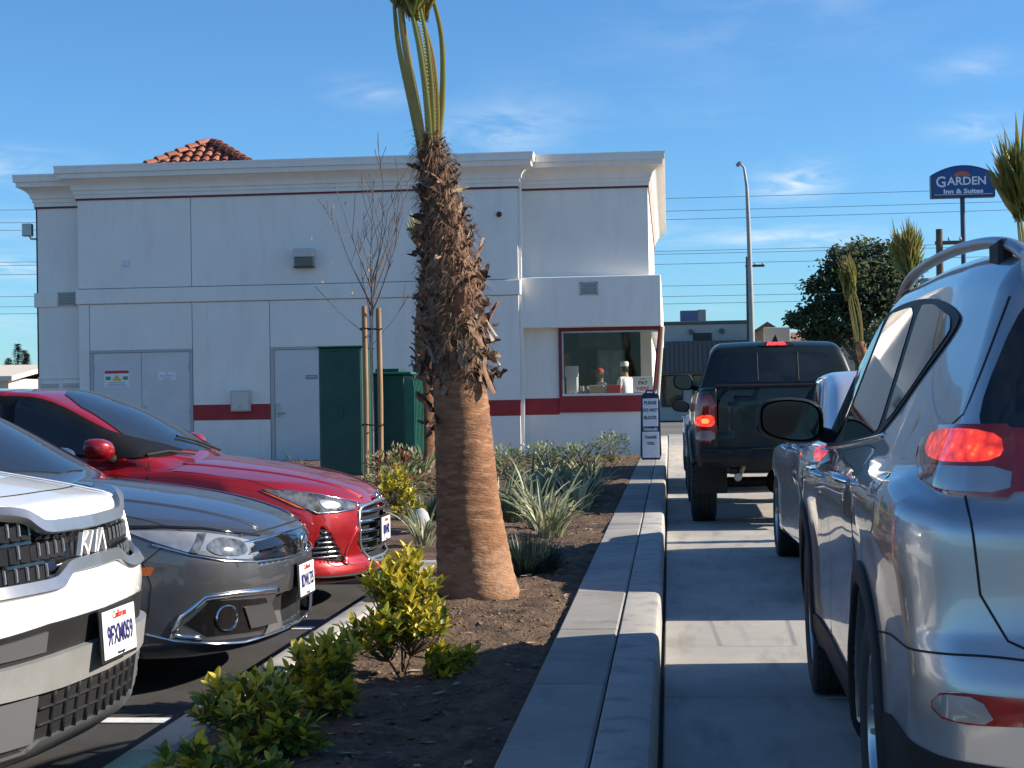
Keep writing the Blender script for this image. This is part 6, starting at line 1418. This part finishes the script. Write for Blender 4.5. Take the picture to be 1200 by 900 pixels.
# ------------------------------------------------------------------ utility cabinet, signs, people, street beyond
TGREEN = pm('utility_green', (.012, .075, .055), (.008, .055, .042), scale=2, rough=.42, rough2=.5, bump=(90, .001, .4)); TG2 = pm('utility_green_light', (.03, .16, .11), (.02, .12, .085), scale=3, rough=.4)
cb = thing('switch_cabinet', 'tall dark green steel utility cabinet in front of the service door', 'cabinet', (-5.06, 24.8, .15))
MB().cbox(-.36, .33, 0, .95, 0, 2.03, .015).build('body', TGREEN, cb); MB().cbox(-.335, .305, -.012, 0, .08, 1.98, .006).build('door', TGREEN, cb); MB().cbox(-.38, .35, -.03, .98, 2.03, 2.06, .01).build('lid', TGREEN, cb)
MB().cbox(-.05, .02, -.03, -.012, .95, 1.10, .005).build('latch', TGREEN, cb)
tf = thing('transformer', 'green transformer tank with cooling fins on a concrete pad', 'transformer', (-4.62, 26.3, .18))
MB().cbox(-.35, .30, 0, 1.1, .1, 1.60, .02).build('tank', TGREEN, tf); MB().cbox(-.38, .42, -.04, 1.14, 1.60, 1.64, .008).build('lid', TG2, tf)
MB().cbox(-.2, .2, .1, .8, 1.642, 1.70, .01).build('hatch', TGREEN, tf); MB().cbox(-.2, .43, -.06, 1.2, -.1, .12, .02).build('plinth', TG2, tf)
for i in range(7): MB().prism(soften([(.29, .16), (.46, .2), (.46, 1.5), (.29, 1.56)], .12, 1), 'y', .02+i*.15, .055+i*.15).build('cooling_fin', TG2, tf)
MB().cbox(-.5, .95, -2.4, 1.4, -.22, -.02, .015).build('concrete_pad', CONC, tf)

# folding sidewalk sign on the kerb end
sg = thing('sidewalk_sign', 'blue and white folding sign reading please do not block sidewalk', 'sign', (-.345, 29.45, .222))
NAVY = pm('sign_navy', (.012, .018, .055), (.02, .028, .07), scale=6, rough=.45); BOARD = pm('sign_board', (.66, .67, .68), (.6, .61, .62), scale=5, rough=.45); INK = pm('sign_ink', (.01, .014, .05), rough=.5)
def ap(x0, x1, z0, z1, lean, y, th, nm, mt, par, c=.008):
    mb = MB().cbox(x0, x1, 0, th, z0, z1, c); mb.v = [(x, y+yy+z*lean, z) for x, yy, z in mb.v]; return mb.build(nm, mt, par)
for s_, nm in ((1, 'front_panel'), (-1, 'rear_panel')):
    f_ = MB(); out = soften([(-.19, 0), (.19, 0), (.165, 1.14), (.12, 1.20), (-.12, 1.20), (-.165, 1.14)], .08, 1); f_.prism(out, 'y', 0, .03); f_.v = [(x, s_*(-.26)+(yy if s_ > 0 else -yy)+s_*z*.19, z) for x, yy, z in f_.v]
    if s_ < 0: f_.f = [q[::-1] for q in f_.f]
    pn = f_.build(nm, NAVY, sg)
    if s_ > 0:
        for z0, z1, hw_ in ((.60, 1.10, .135), (.04, .50, .150)): ap(-hw_, hw_, z0, z1, .19, -.268, .008, 'message_board', BOARD, pn, .002)
        rotv = (PI/2-.19, 0, 0)
        for t_, z_, sz, mt in (('PLEASE', 1.02, .082, INK), ('DO NOT', .89, .082, INK), ('BLOCK', .755, .082, INK), ('Sidewalk', .548, .082, BOARD), ('THANK', .40, .072, INK), ('YOU', .29, .072, INK)):
            link('lettering', text_mesh(t_, sz, mt, bold=.0022, sx=.88), pn, (0, -.2725+z_*.19, z_), rotv)
MB().tube([(-.09, -.04, 1.18), (-.06, -.04, 1.245), (.06, -.04, 1.245), (.09, -.04, 1.18)], .02, 8).build('carry_handle', NAVY, sg, smooth=60)

# people working behind the pickup window
SKIN = [pm('skin_a', (.36, .20, .13), rough=.5), pm('skin_b', (.25, .13, .08), rough=.5)]; SHIRT = pm('shirt_white', (.72, .72, .73), (.64, .64, .66), scale=9, rough=.8); TROUS = pm('trousers', (.03, .03, .035), rough=.8); HAIR = pm('hair_dark', (.015, .011, .009), rough=.6); REDC = pm('cap_red', (.45, .02, .025), rough=.7); WCAP = pm('cap_white', (.75, .75, .75), rough=.7)
def person(label, loc, rz, H, cap, skin, reach=.25, apron=False):
    root = thing('person', label, 'person', loc, rz); s_ = H/1.75
    J = {'pel': (0, 0, .95, .125), 'wai': (0, 0, 1.10, .145), 'che': (.02, 0, 1.30, .155), 'nek0': (.01, 0, 1.44, .10), 'nek': (.02, 0, 1.51, .062), 'hed0': (.035, 0, 1.60, .10), 'hed': (.03, 0, 1.68, .105), 'top': (.02, 0, 1.735, .06)}
    E_ = [('pel', 'wai'), ('wai', 'che'), ('che', 'nek0'), ('nek0', 'nek'), ('nek', 'hed0'), ('hed0', 'hed'), ('hed', 'top')]
    for n_, q in (('l', 1), ('r', -1)):
        J.update({'sh'+n_: (.0, q*.19, 1.40, .085), 'el'+n_: (.06, q*.27, 1.13, .060), 'wr'+n_: (.06+reach, q*.18, 1.12+.1*(q > 0), .034), 'ha'+n_: (.13+reach, q*.165, 1.13+.1*(q > 0), .036),
                  'hi'+n_: (0, q*.095, .90, .098), 'kn'+n_: (.02, q*.10, .50, .065), 'an'+n_: (-.02, q*.10, .09, .046), 'to'+n_: (.15, q*.11, .035, .036)})
        E_ += [('che', 'sh'+n_), ('sh'+n_, 'el'+n_), ('el'+n_, 'wr'+n_), ('wr'+n_, 'ha'+n_), ('pel', 'hi'+n_), ('hi'+n_, 'kn'+n_), ('kn'+n_, 'an'+n_), ('an'+n_, 'to'+n_)]
        for i, (dx, dy, dz) in enumerate(((.085, .035, .0), (.095, .014, -.008), (.092, -.006, -.01), (.08, -.024, -.008), (.04, -.045*q*q+.09*(q < 0)-.0, .01))):
            J['f%d%s' % (i, n_)] = (.13+reach+dx, q*.165+dy*q, 1.13+.1*(q > 0)+dz-.02, .009); E_.append(('ha'+n_, 'f%d%s' % (i, n_)))
    names = list(J); me = bpy.data.meshes.new('body'); me.from_pydata([tuple(v*s_ for v in J[k][:3]) for k in names], [(names.index(a), names.index(b)) for a, b in E_], [])
    o = bpy.data.objects.new('tmp', me); col.objects.link(o); md = o.modifiers.new('s', 'SKIN'); md.use_smooth_shade = True
    for i, k in enumerate(names): me.skin_vertices[0].data[i].radius = (J[k][3]*s_*(1 if k not in ('wai', 'che', 'pel') else .9), J[k][3]*s_*(1 if k not in ('wai', 'che', 'pel') else 1.25)); me.skin_vertices[0].data[i].use_root = (k == 'pel')
    o.modifiers.new('d', 'SUBSURF').levels = 2; bpy.context.view_layer.update()
    bm = bpy.data.meshes.new_from_object(o.evaluated_get(bpy.context.evaluated_depsgraph_get())); bpy.data.objects.remove(o)
    bm.materials.clear(); [bm.materials.append(m_) for m_ in (SKIN[skin], SHIRT, TROUS, HAIR)]
    for p in bm.polygons:
        c = p.center/s_; x, y, z = c
        mi = 2 if z < .98 else (1 if z < 1.475 else 0)
        if z > .98 and abs(y) > .13 and x > .20: mi = 0
        if z > 1.56 and x < .015: mi = 3
        p.material_index = mi; p.use_smooth = True
    link('body', bm, root)
    hp = MB(); hc = (.03*s_, 0, 1.70*s_)
    if cap == 'red': hp.sphere((hc[0], 0, hc[2]), (.098*s_, .09*s_, .085*s_), 14); hp.v = [(x, y, max(z, hc[2]-.01)) for x, y, z in hp.v]; hp.prism([(hc[0]+.05+.0, -.07), (hc[0]+.16, -.05), (hc[0]+.16, .05), (hc[0]+.05, .07)], 'z', hc[2]-.005, hc[2]+.008)
    else: hp.lathe([(.088*s_, -.015), (.095*s_, .05), (.075*s_, .085), (.001, .085)], 16, 'z', hc)
    hp.build('cap', REDC if cap == 'red' else WCAP, root, smooth=50)
    fc = MB(); fc.sphere((.112*s_, 0, 1.60*s_), (.016, .012, .018), 8); fc.build('nose', SKIN[skin], root, smooth=True)
    ey = MB(); [ey.sphere((.098*s_, q*.032, 1.625*s_), .009, 8) for q in (1, -1)]; ey.build('eyes', HAIR, root)
    return root
person('worker in white shirt and paper cap seen behind the pickup window', (-.90, 33.95, .30), R(150), 1.78, 'white', 0)
person('worker in white shirt and red cap bending beside the paper-capped worker', (-1.42, 34.1, .30), R(200), 1.66, 'red', 1)
person('tall worker in a red cap standing at the back of the kitchen', (-.95, 37.5, .3), R(-60), 1.82, 'red', 0)
# kitchen fittings
def fit(nm, lab, cat, mb, mt, loc=(0, 0, 0)): return tag(mb.build(nm, mt, None, loc=loc), lab, cat)
fit('counter', 'steel counter running under the pickup window', 'counter', MB().cbox(-2.4, -.7, 33.0, 33.6, .3, 1.36, .01).cbox(-2.45, -.66, 32.95, 33.65, 1.36, 1.40, .006), STEEL)
fit('drinks_machine', 'pale drinks machine at the left of the pickup window', 'machine', MB().cbox(-2.10, -1.86, 33.1, 33.5, 1.401, 1.98, .02).cbox(-2.12, -1.84, 33.08, 33.2, 1.80, 2.02, .01).cbox(-2.08, -1.90, 33.02, 33.09, 1.45, 1.49, .005), pm('machine_pale', (.5, .52, .54), rough=.4))
fit('red_box', 'red carton standing on the counter behind the glass', 'box', MB().cbox(-1.27, -.98, 33.05, 33.3, 1.401, 1.62, .008), pm('carton_red', (.50, .025, .02), rough=.6))
fit('cardboard_box', 'brown carton on the counter left of the red carton', 'box', MB().cbox(-1.62, -1.32, 33.05, 33.3, 1.401, 1.62, .008), pm('carton_brown', (.40, .32, .18), rough=.7))
fit('tray_rack', 'dark tall tray rack at the back of the kitchen', 'rack', MB().cbox(-2.6, -1.9, 37.2, 37.9, .3, 2.9, .02).cbox(-2.55, -1.95, 37.15, 37.2, .5, .55, .005).cbox(-2.55, -1.95, 37.15, 37.2, 1.0, 1.05, .005).cbox(-2.55, -1.95, 37.15, 37.2, 1.5, 1.55, .005), IN_D)
fit('red_poster', 'red and orange poster hanging at the left of the kitchen', 'poster', MB().cbox(-2.75, -2.2, 36.2, 36.22, 2.02, 2.36, .004), pm('poster_red', (.55, .07, .03), (.4, .2, .05), scale=6, rough=.5))
fit('extractor_hood', 'steel extractor hood over the kitchen grill', 'hood', MB().prism([(36.0, 2.5), (38.2, 2.5), (37.8, 3.2), (36.2, 3.2)], 'x', -2.0, -.9), STEEL)
fit('steel_fridge', 'steel fridge at the right of the kitchen', 'fridge', MB().cbox(-1.7, -1.05, 38.5, 39.3, .3, 2.7, .02).cbox(-1.66, -1.39, 38.47, 38.5, .4, 2.6, .01).cbox(-1.36, -1.09, 38.47, 38.5, .4, 2.6, .01), STEEL)
for i in range(9): fit('stacked_cups', 'short stack of paper cups on the kitchen counter', 'cups', MB().lathe([(.001, 0), (.034, 0), (.045, .12+.03*(i % 4)), (.001, .12+.03*(i % 4))], 12, 'z'), pm('cups_%d' % i, random.choice([(.6, .6, .58), (.5, .05, .04), (.25, .25, .27)]), rough=.6), (-1.80+.11*(i % 3)+.02*(i//3), 33.2+.12*(i//3), 1.40))['group'] = 'cup stacks on the counter'
ph = thing('pay_here_sign', 'small white sign reading pay here inside the window', 'sign', (-.52, YR+.10, 1.45)); MB().cbox(-.20, .20, 0, .01, 0, .32, .003).build('board', SIGNW, ph)
link('lettering', text_mesh('PAY', .105, INK, bold=.003), ph, (0, -.002, .19), (PI/2, 0, 0)); link('lettering', text_mesh('HERE', .105, pm('ink_red', (.4, .03, .03), rough=.5), bold=.003), ph, (0, -.002, .075), (PI/2, 0, 0)); link('lettering', text_mesh('please', .05, INK), ph, (0, -.002, .275), (PI/2, 0, 0))

# ------------------------------------------------------------------ street beyond
FARW = pm('far_wall', (.42, .41, .38), (.36, .35, .33), scale=.5, rough=.85); FARG = pm('far_metal', (.085, .092, .098), rough=.6); FARD = pm('far_dark', (.03, .032, .035), rough=.5); WOODF = pm('far_brown', (.24, .14, .09), rough=.8)
far = thing('roadside_shop', 'flat-roofed grey roadside shop with ribbed awning and dark windows', 'building', (0, 105, 0))
MB().box(-9, 5.2, .6, 14, 0, 6.2).build('wall', FARW, far); MB().cbox(-9.1, 5.3, .5, 14.1, 6.2, 6.42, .03).build('parapet_cap', FARG, far); MB().cbox(-9, 5.6, -.6, .58, 3.05, 5.1, .02).build('awning', FARG, far)
for i in range(48): MB().box(-8.95+i*.3, -8.91+i*.3, -.63, -.6, 3.07, 5.08).build('awning_rib', FARD, far)
for x0, x1 in ((-2.4, -.9), (-.5, .9), (1.5, 4.6)):
    w_ = MB().cbox(x0, x1, .5, .59, .9, 2.95, .02).build('window', FARD, far); MB().box(x0+.08, x1-.08, .48, .5, 1.0, 2.88).build('pane', GLASS, w_)
MB().box(1.6, 2.8, .55, .598, 5.15, 5.65).build('sign_board', FARD, far); [MB().cbox(x0, x0+.3, .35, .6, 5.6, 5.9, .02).build('wall_lamp', FARG, far) for x0 in (1.35, 3.3)]
ac = thing('rooftop_unit', 'blue-grey air conditioner box on the roadside shop roof', 'air conditioner', (1.55, 107, 6.42)); MB().cbox(-.75, .75, -.6, .6, 0, .75, .03).build('casing', pm('ac_blue', (.10, .14, .24), rough=.5), ac); MB().cbox(.4, .95, -.62, .62, .02, .8, .03).build('side_panel', pm('ac_grey', (.3, .29, .28), rough=.6), ac)
def house(label, loc, w, d, h, rh, wall, roof, gable='y'):
    r = thing('house', label, 'house', loc); MB().box(-w/2, w/2, 0, d, 0, h).build('wall', wall, r)
    if gable == 'y':
        MB().prism([(-w/2, h), (w/2, h), (0, h+rh)], 'y', .02, d-.02).build('gable', wall, r)
        for s_ in (1, -1): mb = MB(); n_ = Vector((rh, s_*w/2)).normalized(); mb.prism([(s_*(w/2+.35), h-.35*rh/(w/2)), (0, h+rh), (0, h+rh+.22), (s_*(w/2+.35), h-.35*rh/(w/2)+.22)] if s_ > 0 else [(0, h+rh), (s_*(w/2+.35), h-.35*rh/(w/2)), (s_*(w/2+.35), h-.35*rh/(w/2)+.22), (0, h+rh+.22)], 'y', -.4, d+.4); mb.build('roof', roof, r)
    else:
        for s_ in (0, 1): y0, y1 = (-.4, d/2) if s_ == 0 else (d+.4, d/2); MB().add([(-w/2-.3, y0, h-.1), (w/2+.3, y0, h-.1), (w/2+.3, y1, h+rh), (-w/2-.3, y1, h+rh), (-w/2-.3, y0, h+.08), (w/2+.3, y0, h+.08), (w/2+.3, y1, h+rh+.18), (-w/2-.3, y1, h+rh+.18)], [(0, 1, 2, 3), (4, 7, 6, 5), (0, 4, 5, 1), (1, 5, 6, 2), (2, 6, 7, 3), (3, 7, 4, 0)] if s_ == 0 else [(3, 2, 1, 0), (5, 6, 7, 4), (1, 5, 4, 0), (2, 6, 5, 1), (3, 7, 6, 2), (0, 4, 7, 3)]).build('roof', roof, r)
        ww = MB()
        for i in range(int(w/.5)): ww.box(-w/2+.1+i*.5, -w/2+.26+i*.5, -.46, -.3, h-.02, h+.13)
        ww.build('rafter_tails', roof, r)
    for x0 in (-w*.25, w*.2): q = MB().cbox(x0-.4, x0+.4, -.04, .02, h*.4, h*.75, .02).build('window', FARD, r); MB().box(x0-.34, x0+.34, -.05, -.04, h*.42, h*.73).build('pane', GLASS, q)
    return r
TAN = pm('house_tan', (.40, .31, .23), (.34, .26, .19), scale=1, rough=.85); RSH = pm('roof_shingle', (.10, .08, .07), (.15, .12, .10), scale=3, rough=.9); RCL = pm('roof_clay', (.30, .17, .10), (.2, .11, .07), scale=4, rough=.85); CREAM = pm('house_cream', (.58, .52, .43), rough=.85)
house('tan gabled house beyond the roadside shop', (7.1, 118, 0), 4.2, 9, 5.3, 1.35, TAN, RSH); house('long house with a low clay-tiled roof beyond the lamp post', (10.3, 116, 0), 4.6, 7, 5.0, .95, FARD, RCL, 'x'); house('pale flat-topped house partly behind the dark tree', (14.5, 112, 0), 5.6, 8, 6.1, .35, FARW, FARG, 'x')
house('white painted house beyond the left end of the restaurant', (-27.8, 60, 0), 5.2, 8, 2.55, .45, CREAM, CREAM, 'x'); house('tan house with a pale low roof behind the parking lot', (-43, 100, 0), 14, 9, 2.2, .75, WOODF, CREAM, 'x')
wb = thing('billboard_frame', 'small pale sign board above the tan gabled house', 'sign', (7.4, 112, 0)); MB().cbox(-.9, .9, 0, .15, 5.0, 6.2, .03).build('board', pm('board_pale', (.5, .45, .38), rough=.7), wb); MB().tube([(-.5, .2, 0), (-.5, .2, 5.2)], .08, 8).tube([(.5, .2, 0), (.5, .2, 5.2)], .08, 8).build('posts', FARG, wb)
# lamp posts, utility poles, motel sign, wires
PG = pm('pole_grey', (.30, .31, .31), (.25, .26, .26), scale=3, rough=.6, metal=.3); PW = pm('pole_wood', (.11, .085, .07), (.07, .055, .045), scale=4, rough=.9)
lp = thing('street_lamp', 'tall grey street lamp with a short curved arm over the lane', 'street lamp', (3.62, 70, 0))
MB().tube([(0, 0, 0), (-.06, 0, 5), (-.12, 0, 9.0), (-.16, 0, 10.4), (-.26, 0, 11.2), (-.40, 0, 11.42)], [.12, .11, .09, .07, .05, .04], 12).build('pole', PG, lp, smooth=60); MB().tube([(-.36, 0, 11.46), (-.46, 0, 11.40), (-.58, 0, 11.30)], [.05, .10, .07], 10).build('lamp_head', PG, lp, smooth=60)
def upole(x, y, h, label, tr=True):
    u = thing('utility_pole', label, 'utility pole', (x, y, 0), 0, 'wooden utility poles'); MB().tube([(0, 0, 0), (0, 0, h)], [.17, .12], 10).build('pole', PW, u, smooth=60)
    MB().cbox(-.15, .85, -.06, .06, h-.55, h-.43, .01).build('crossarm', PW, u)
    for x0 in (0, .35, .75): MB().lathe([(.03, 0), (.05, .05), (.03, .14), (.001, .15)], 8, 'z', (x0, 0, h-.43)).build('insulator', GALV, u)
    if tr: MB().lathe([(.001, 0), (.24, 0), (.24, .75), (.18, .82), (.001, .84)], 14, 'z', (-.45, 0, h-2.6)).build('transformer_can', PG, u, smooth=40)
    return u
upole(4.25, 86, 8.8, 'wooden utility pole just right of the street lamp', False); upole(9.85, 60, 7.35, 'wooden utility pole with grey transformer can below the blue sign')
upole(-48, 150, 9, 'far wooden utility pole before the conifers at the parking side', False)
ms = thing('motel_sign', 'arched blue motel sign reading Garden Inn and Suites on a tall pole', 'sign', (16.1, 90, 0))
SB = pm('sign_blue', (.018, .085, .26), (.015, .07, .22), scale=1, rough=.4); SBL = pm('sign_edge', (.03, .05, .10), rough=.4); SW = pm('letter_white', (.75, .76, .78), rough=.5); SR = pm('sun_red', (.55, .12, .08), rough=.5)
def arch(w, z0, z1, zc, n=14): return [(-w, z0), (w, z0)]+[(w*math.cos(t)/math.cos(.0)*1.0 if False else w*(1-2*i/n), z1+(zc-z1)*(1-(1-2*i/n)**2)) for i, t in enumerate([0]*(n+1))]
MB().tube([(0, .3, 0), (0, .3, 12.3)], .13, 12).build('pole', SBL, ms, smooth=60)
MB().prism(arch(1.70, 12.10, 13.35, 13.85), 'y', 0, .6).build('cabinet', SBL, ms); MB().prism(arch(1.62, 12.18, 13.30, 13.77), 'y', -.02, -.001).build('face', SB, ms)
MB().prism([(-1.55, 12.24), (1.55, 12.24), (1.55, 12.265), (-1.55, 12.265)], 'y', -.03, -.021).build('rule', SW, ms)
MB().prism([(.45*math.cos(t)-.05, 13.25+.26*math.sin(t)) for t in np.linspace(0, PI, 12)], 'y', -.035, -.022).build('sun_emblem', SR, ms)
for t_, x0, z_, sz, sx in (('G', -1.18, 12.93, .82, .95), ('ARDEN', .20, 12.96, .62, 1.02), ('Inn & Suites', 0, 12.42, .34, 1.3)): link('lettering', text_mesh(t_, sz, SW, ext=.006, bold=.012), ms, (x0, -.031, z_), (PI/2, 0, 0), (sx, 1, 1))
WIRE = pm('wire', (.03, .03, .032), rough=.6)
def wire(a, b, sag, r=.014, n=24):
    a, b = Vector(a), Vector(b); mb = MB(); mb.tube([tuple(a.lerp(b, i/n)-Vector((0, 0, sag*4*(i/n)*(1-i/n)))) for i in range(n+1)], r, 5); return tag(mb.build('overhead_wire', WIRE), 'thin overhead wire crossing the sky behind the buildings', 'wire', 'overhead wires')
for z_, y_, sg_ in ((13.9, 100, .8), (13.0, 100, .7), (12.6, 100, .8), (10.3, 100, .5), (10.0, 100, .4), (9.5, 100, .5), (7.4, 102, .3), (8.2, 104, .3), (7.0, 103, .3)):
    wire((-75, y_, z_+1.1), (65, y_, z_+.5), sg_*1.2, n=48)
# trees
def far_tree(name, label, cat, loc, H, lobes, mats, n, L, trunk, group=None):
    r = thing(name, label, cat, loc, 0, group); tr = MB(); tr.tube([(0, 0, 0), (.1, 0, trunk*.6), (.05, .1, trunk)], [.35, .28, .2], 10); 
    for b in lobes[:9]: tr.tube([(0, 0, trunk*.7), (b[0]*.5, b[1]*.5, (trunk+b[2])/2), tuple(b[:3])], [.16, .10, .03], 6)
    tr.build('trunk', PW, r, smooth=60); mb = MB()
    wts = [b[3]**2 for b in lobes]; cl_ = []
    for i in range(n//14):
        b = random.choices(lobes, wts)[0]; d = Vector((random.gauss(0, 1), random.gauss(0, 1), random.gauss(0, 1))).normalized(); q = b[3]*random.uniform(.55, 1.05); cl_.append((Vector(b[:3])+Vector((d.x*q, d.y*q, d.z*q*.85)), b[3]*.16))
    for c, rr in cl_:
        for j in range(14):
            p = c+Vector((random.gauss(0, rr), random.gauss(0, rr), random.gauss(0, rr*.8))); a = Vector((random.gauss(0, 1), random.gauss(0, 1), random.gauss(0, .7))).normalized(); s_ = a.orthogonal().normalized()*L*.3; l = L*random.uniform(.6, 1.3)
            mb.add([tuple(p-a*l*.5), tuple(p+s_), tuple(p+a*l*.5), tuple(p-s_)], [(0, 1, 2, 3)], random.randrange(len(mats)))
    f_ = mb.build('crown', mats, r); f_['kind'] = 'stuff'; return r
TL = [leafmat('tree_leaf_a', (.035, .055, .020), (.055, .08, .03), scale=.6, transl=.15, rough=.85), leafmat('tree_leaf_b', (.06, .085, .03), (.09, .12, .045), scale=.6, transl=.2, rough=.85), leafmat('tree_leaf_c', (.022, .035, .014), (.04, .06, .022), scale=.6, transl=.1, rough=.9)]
lob = [(0, 0, 8.6, 2.2), (-1.6, .3, 8.0, 1.7), (1.6, 0, 8.5, 2.0), (.4, .5, 10.3, 1.5), (-.9, 0, 9.8, 1.3), (2.6, .2, 7.2, 1.8), (-3.0, 0, 6.2, 1.3), (-2.2, .4, 5.4, 1.3), (-1, 0, 6.0, 1.7), (1, .2, 5.8, 1.8), (3.2, 0, 9.4, 1.2), (-3.9, .1, 6.5, .7), (3.6, 0, 5.6, 1.5), (1.9, 0, 10.6, .9)]
far_tree('broadleaf_tree', 'large dark green tree beyond the tied palms', 'tree', (12.0, 105, 0), 12, lob, TL, 16000, .34, 5)
far_tree('broadleaf_tree', 'small light green tree behind the pickup and slim palm', 'tree', (10.9, 82, 0), 5, [(0, 0, 4.0, 1.3), (1.0, 0, 4.3, 1.1), (-.9, 0, 3.6, 1.0), (.4, 0, 5.0, .8), (1.6, 0, 3.6, 1)], [leafmat('light_leaf', (.14, .17, .06), (.2, .22, .09), scale=.8), TL[1]], 6000, .22, 2.5)
def conifer(x, y, h, w, label):
    r = thing('conifer', label, 'tree', (x, y, 0), 0, 'conifers far behind the parking lot'); MB().tube([(0, 0, 0), (0, 0, h*.95)], [.3, .05], 8).build('trunk', PW, r); mb = MB()
    for i in range(1500):
        t = random.random()**.8; z = h*(.12+.88*t); rr = w*(1-t)**.75*(.75+.35*math.sin(z*3.1+x))*random.uniform(.3, 1.05); g = random.uniform(0, 6.283); p = Vector((rr*math.cos(g), rr*math.sin(g), z)); a = Vector((math.cos(g), math.sin(g), random.uniform(-.4, .3))).normalized(); s_ = Vector((-math.sin(g), math.cos(g), 0))*.13; l = random.uniform(.35, .8)
        mb.add([tuple(p), tuple(p+a*l*.5+s_), tuple(p+a*l), tuple(p+a*l*.5-s_)], [(0, 1, 2, 3)], random.randrange(2))
    f_ = mb.build('crown', [leafmat('conifer_a', (.028, .042, .025), (.045, .06, .035)), TL[2]] if 'conifer_a' not in bpy.data.materials else [bpy.data.materials['conifer_a'], TL[2]], r); f_['kind'] = 'stuff'
for x, y, h, w, l in ((-91.0, 220, 10.8, 1.5, 'tallest slim conifer behind the tan house'), (-93.2, 222, 8.8, 1.7, 'shorter conifer beside the white painted house'), (-89.2, 218, 9.8, 1.4, 'pale conifer next to the restaurant corner'), (-92.1, 226, 9.6, 1.5, 'dark conifer between the tallest and the shortest')): conifer(x, y, h, w, l)
# one more vehicle at the head of the queue
nx = copy_recolor(rav, {SILVER: WHITE}); nx.name = 'white_crossover'; nx.location = (1.10, 22.4, 0); nx['label'] = 'white crossover ahead of the dark pickup beside the building'; nx['category'] = 'car'
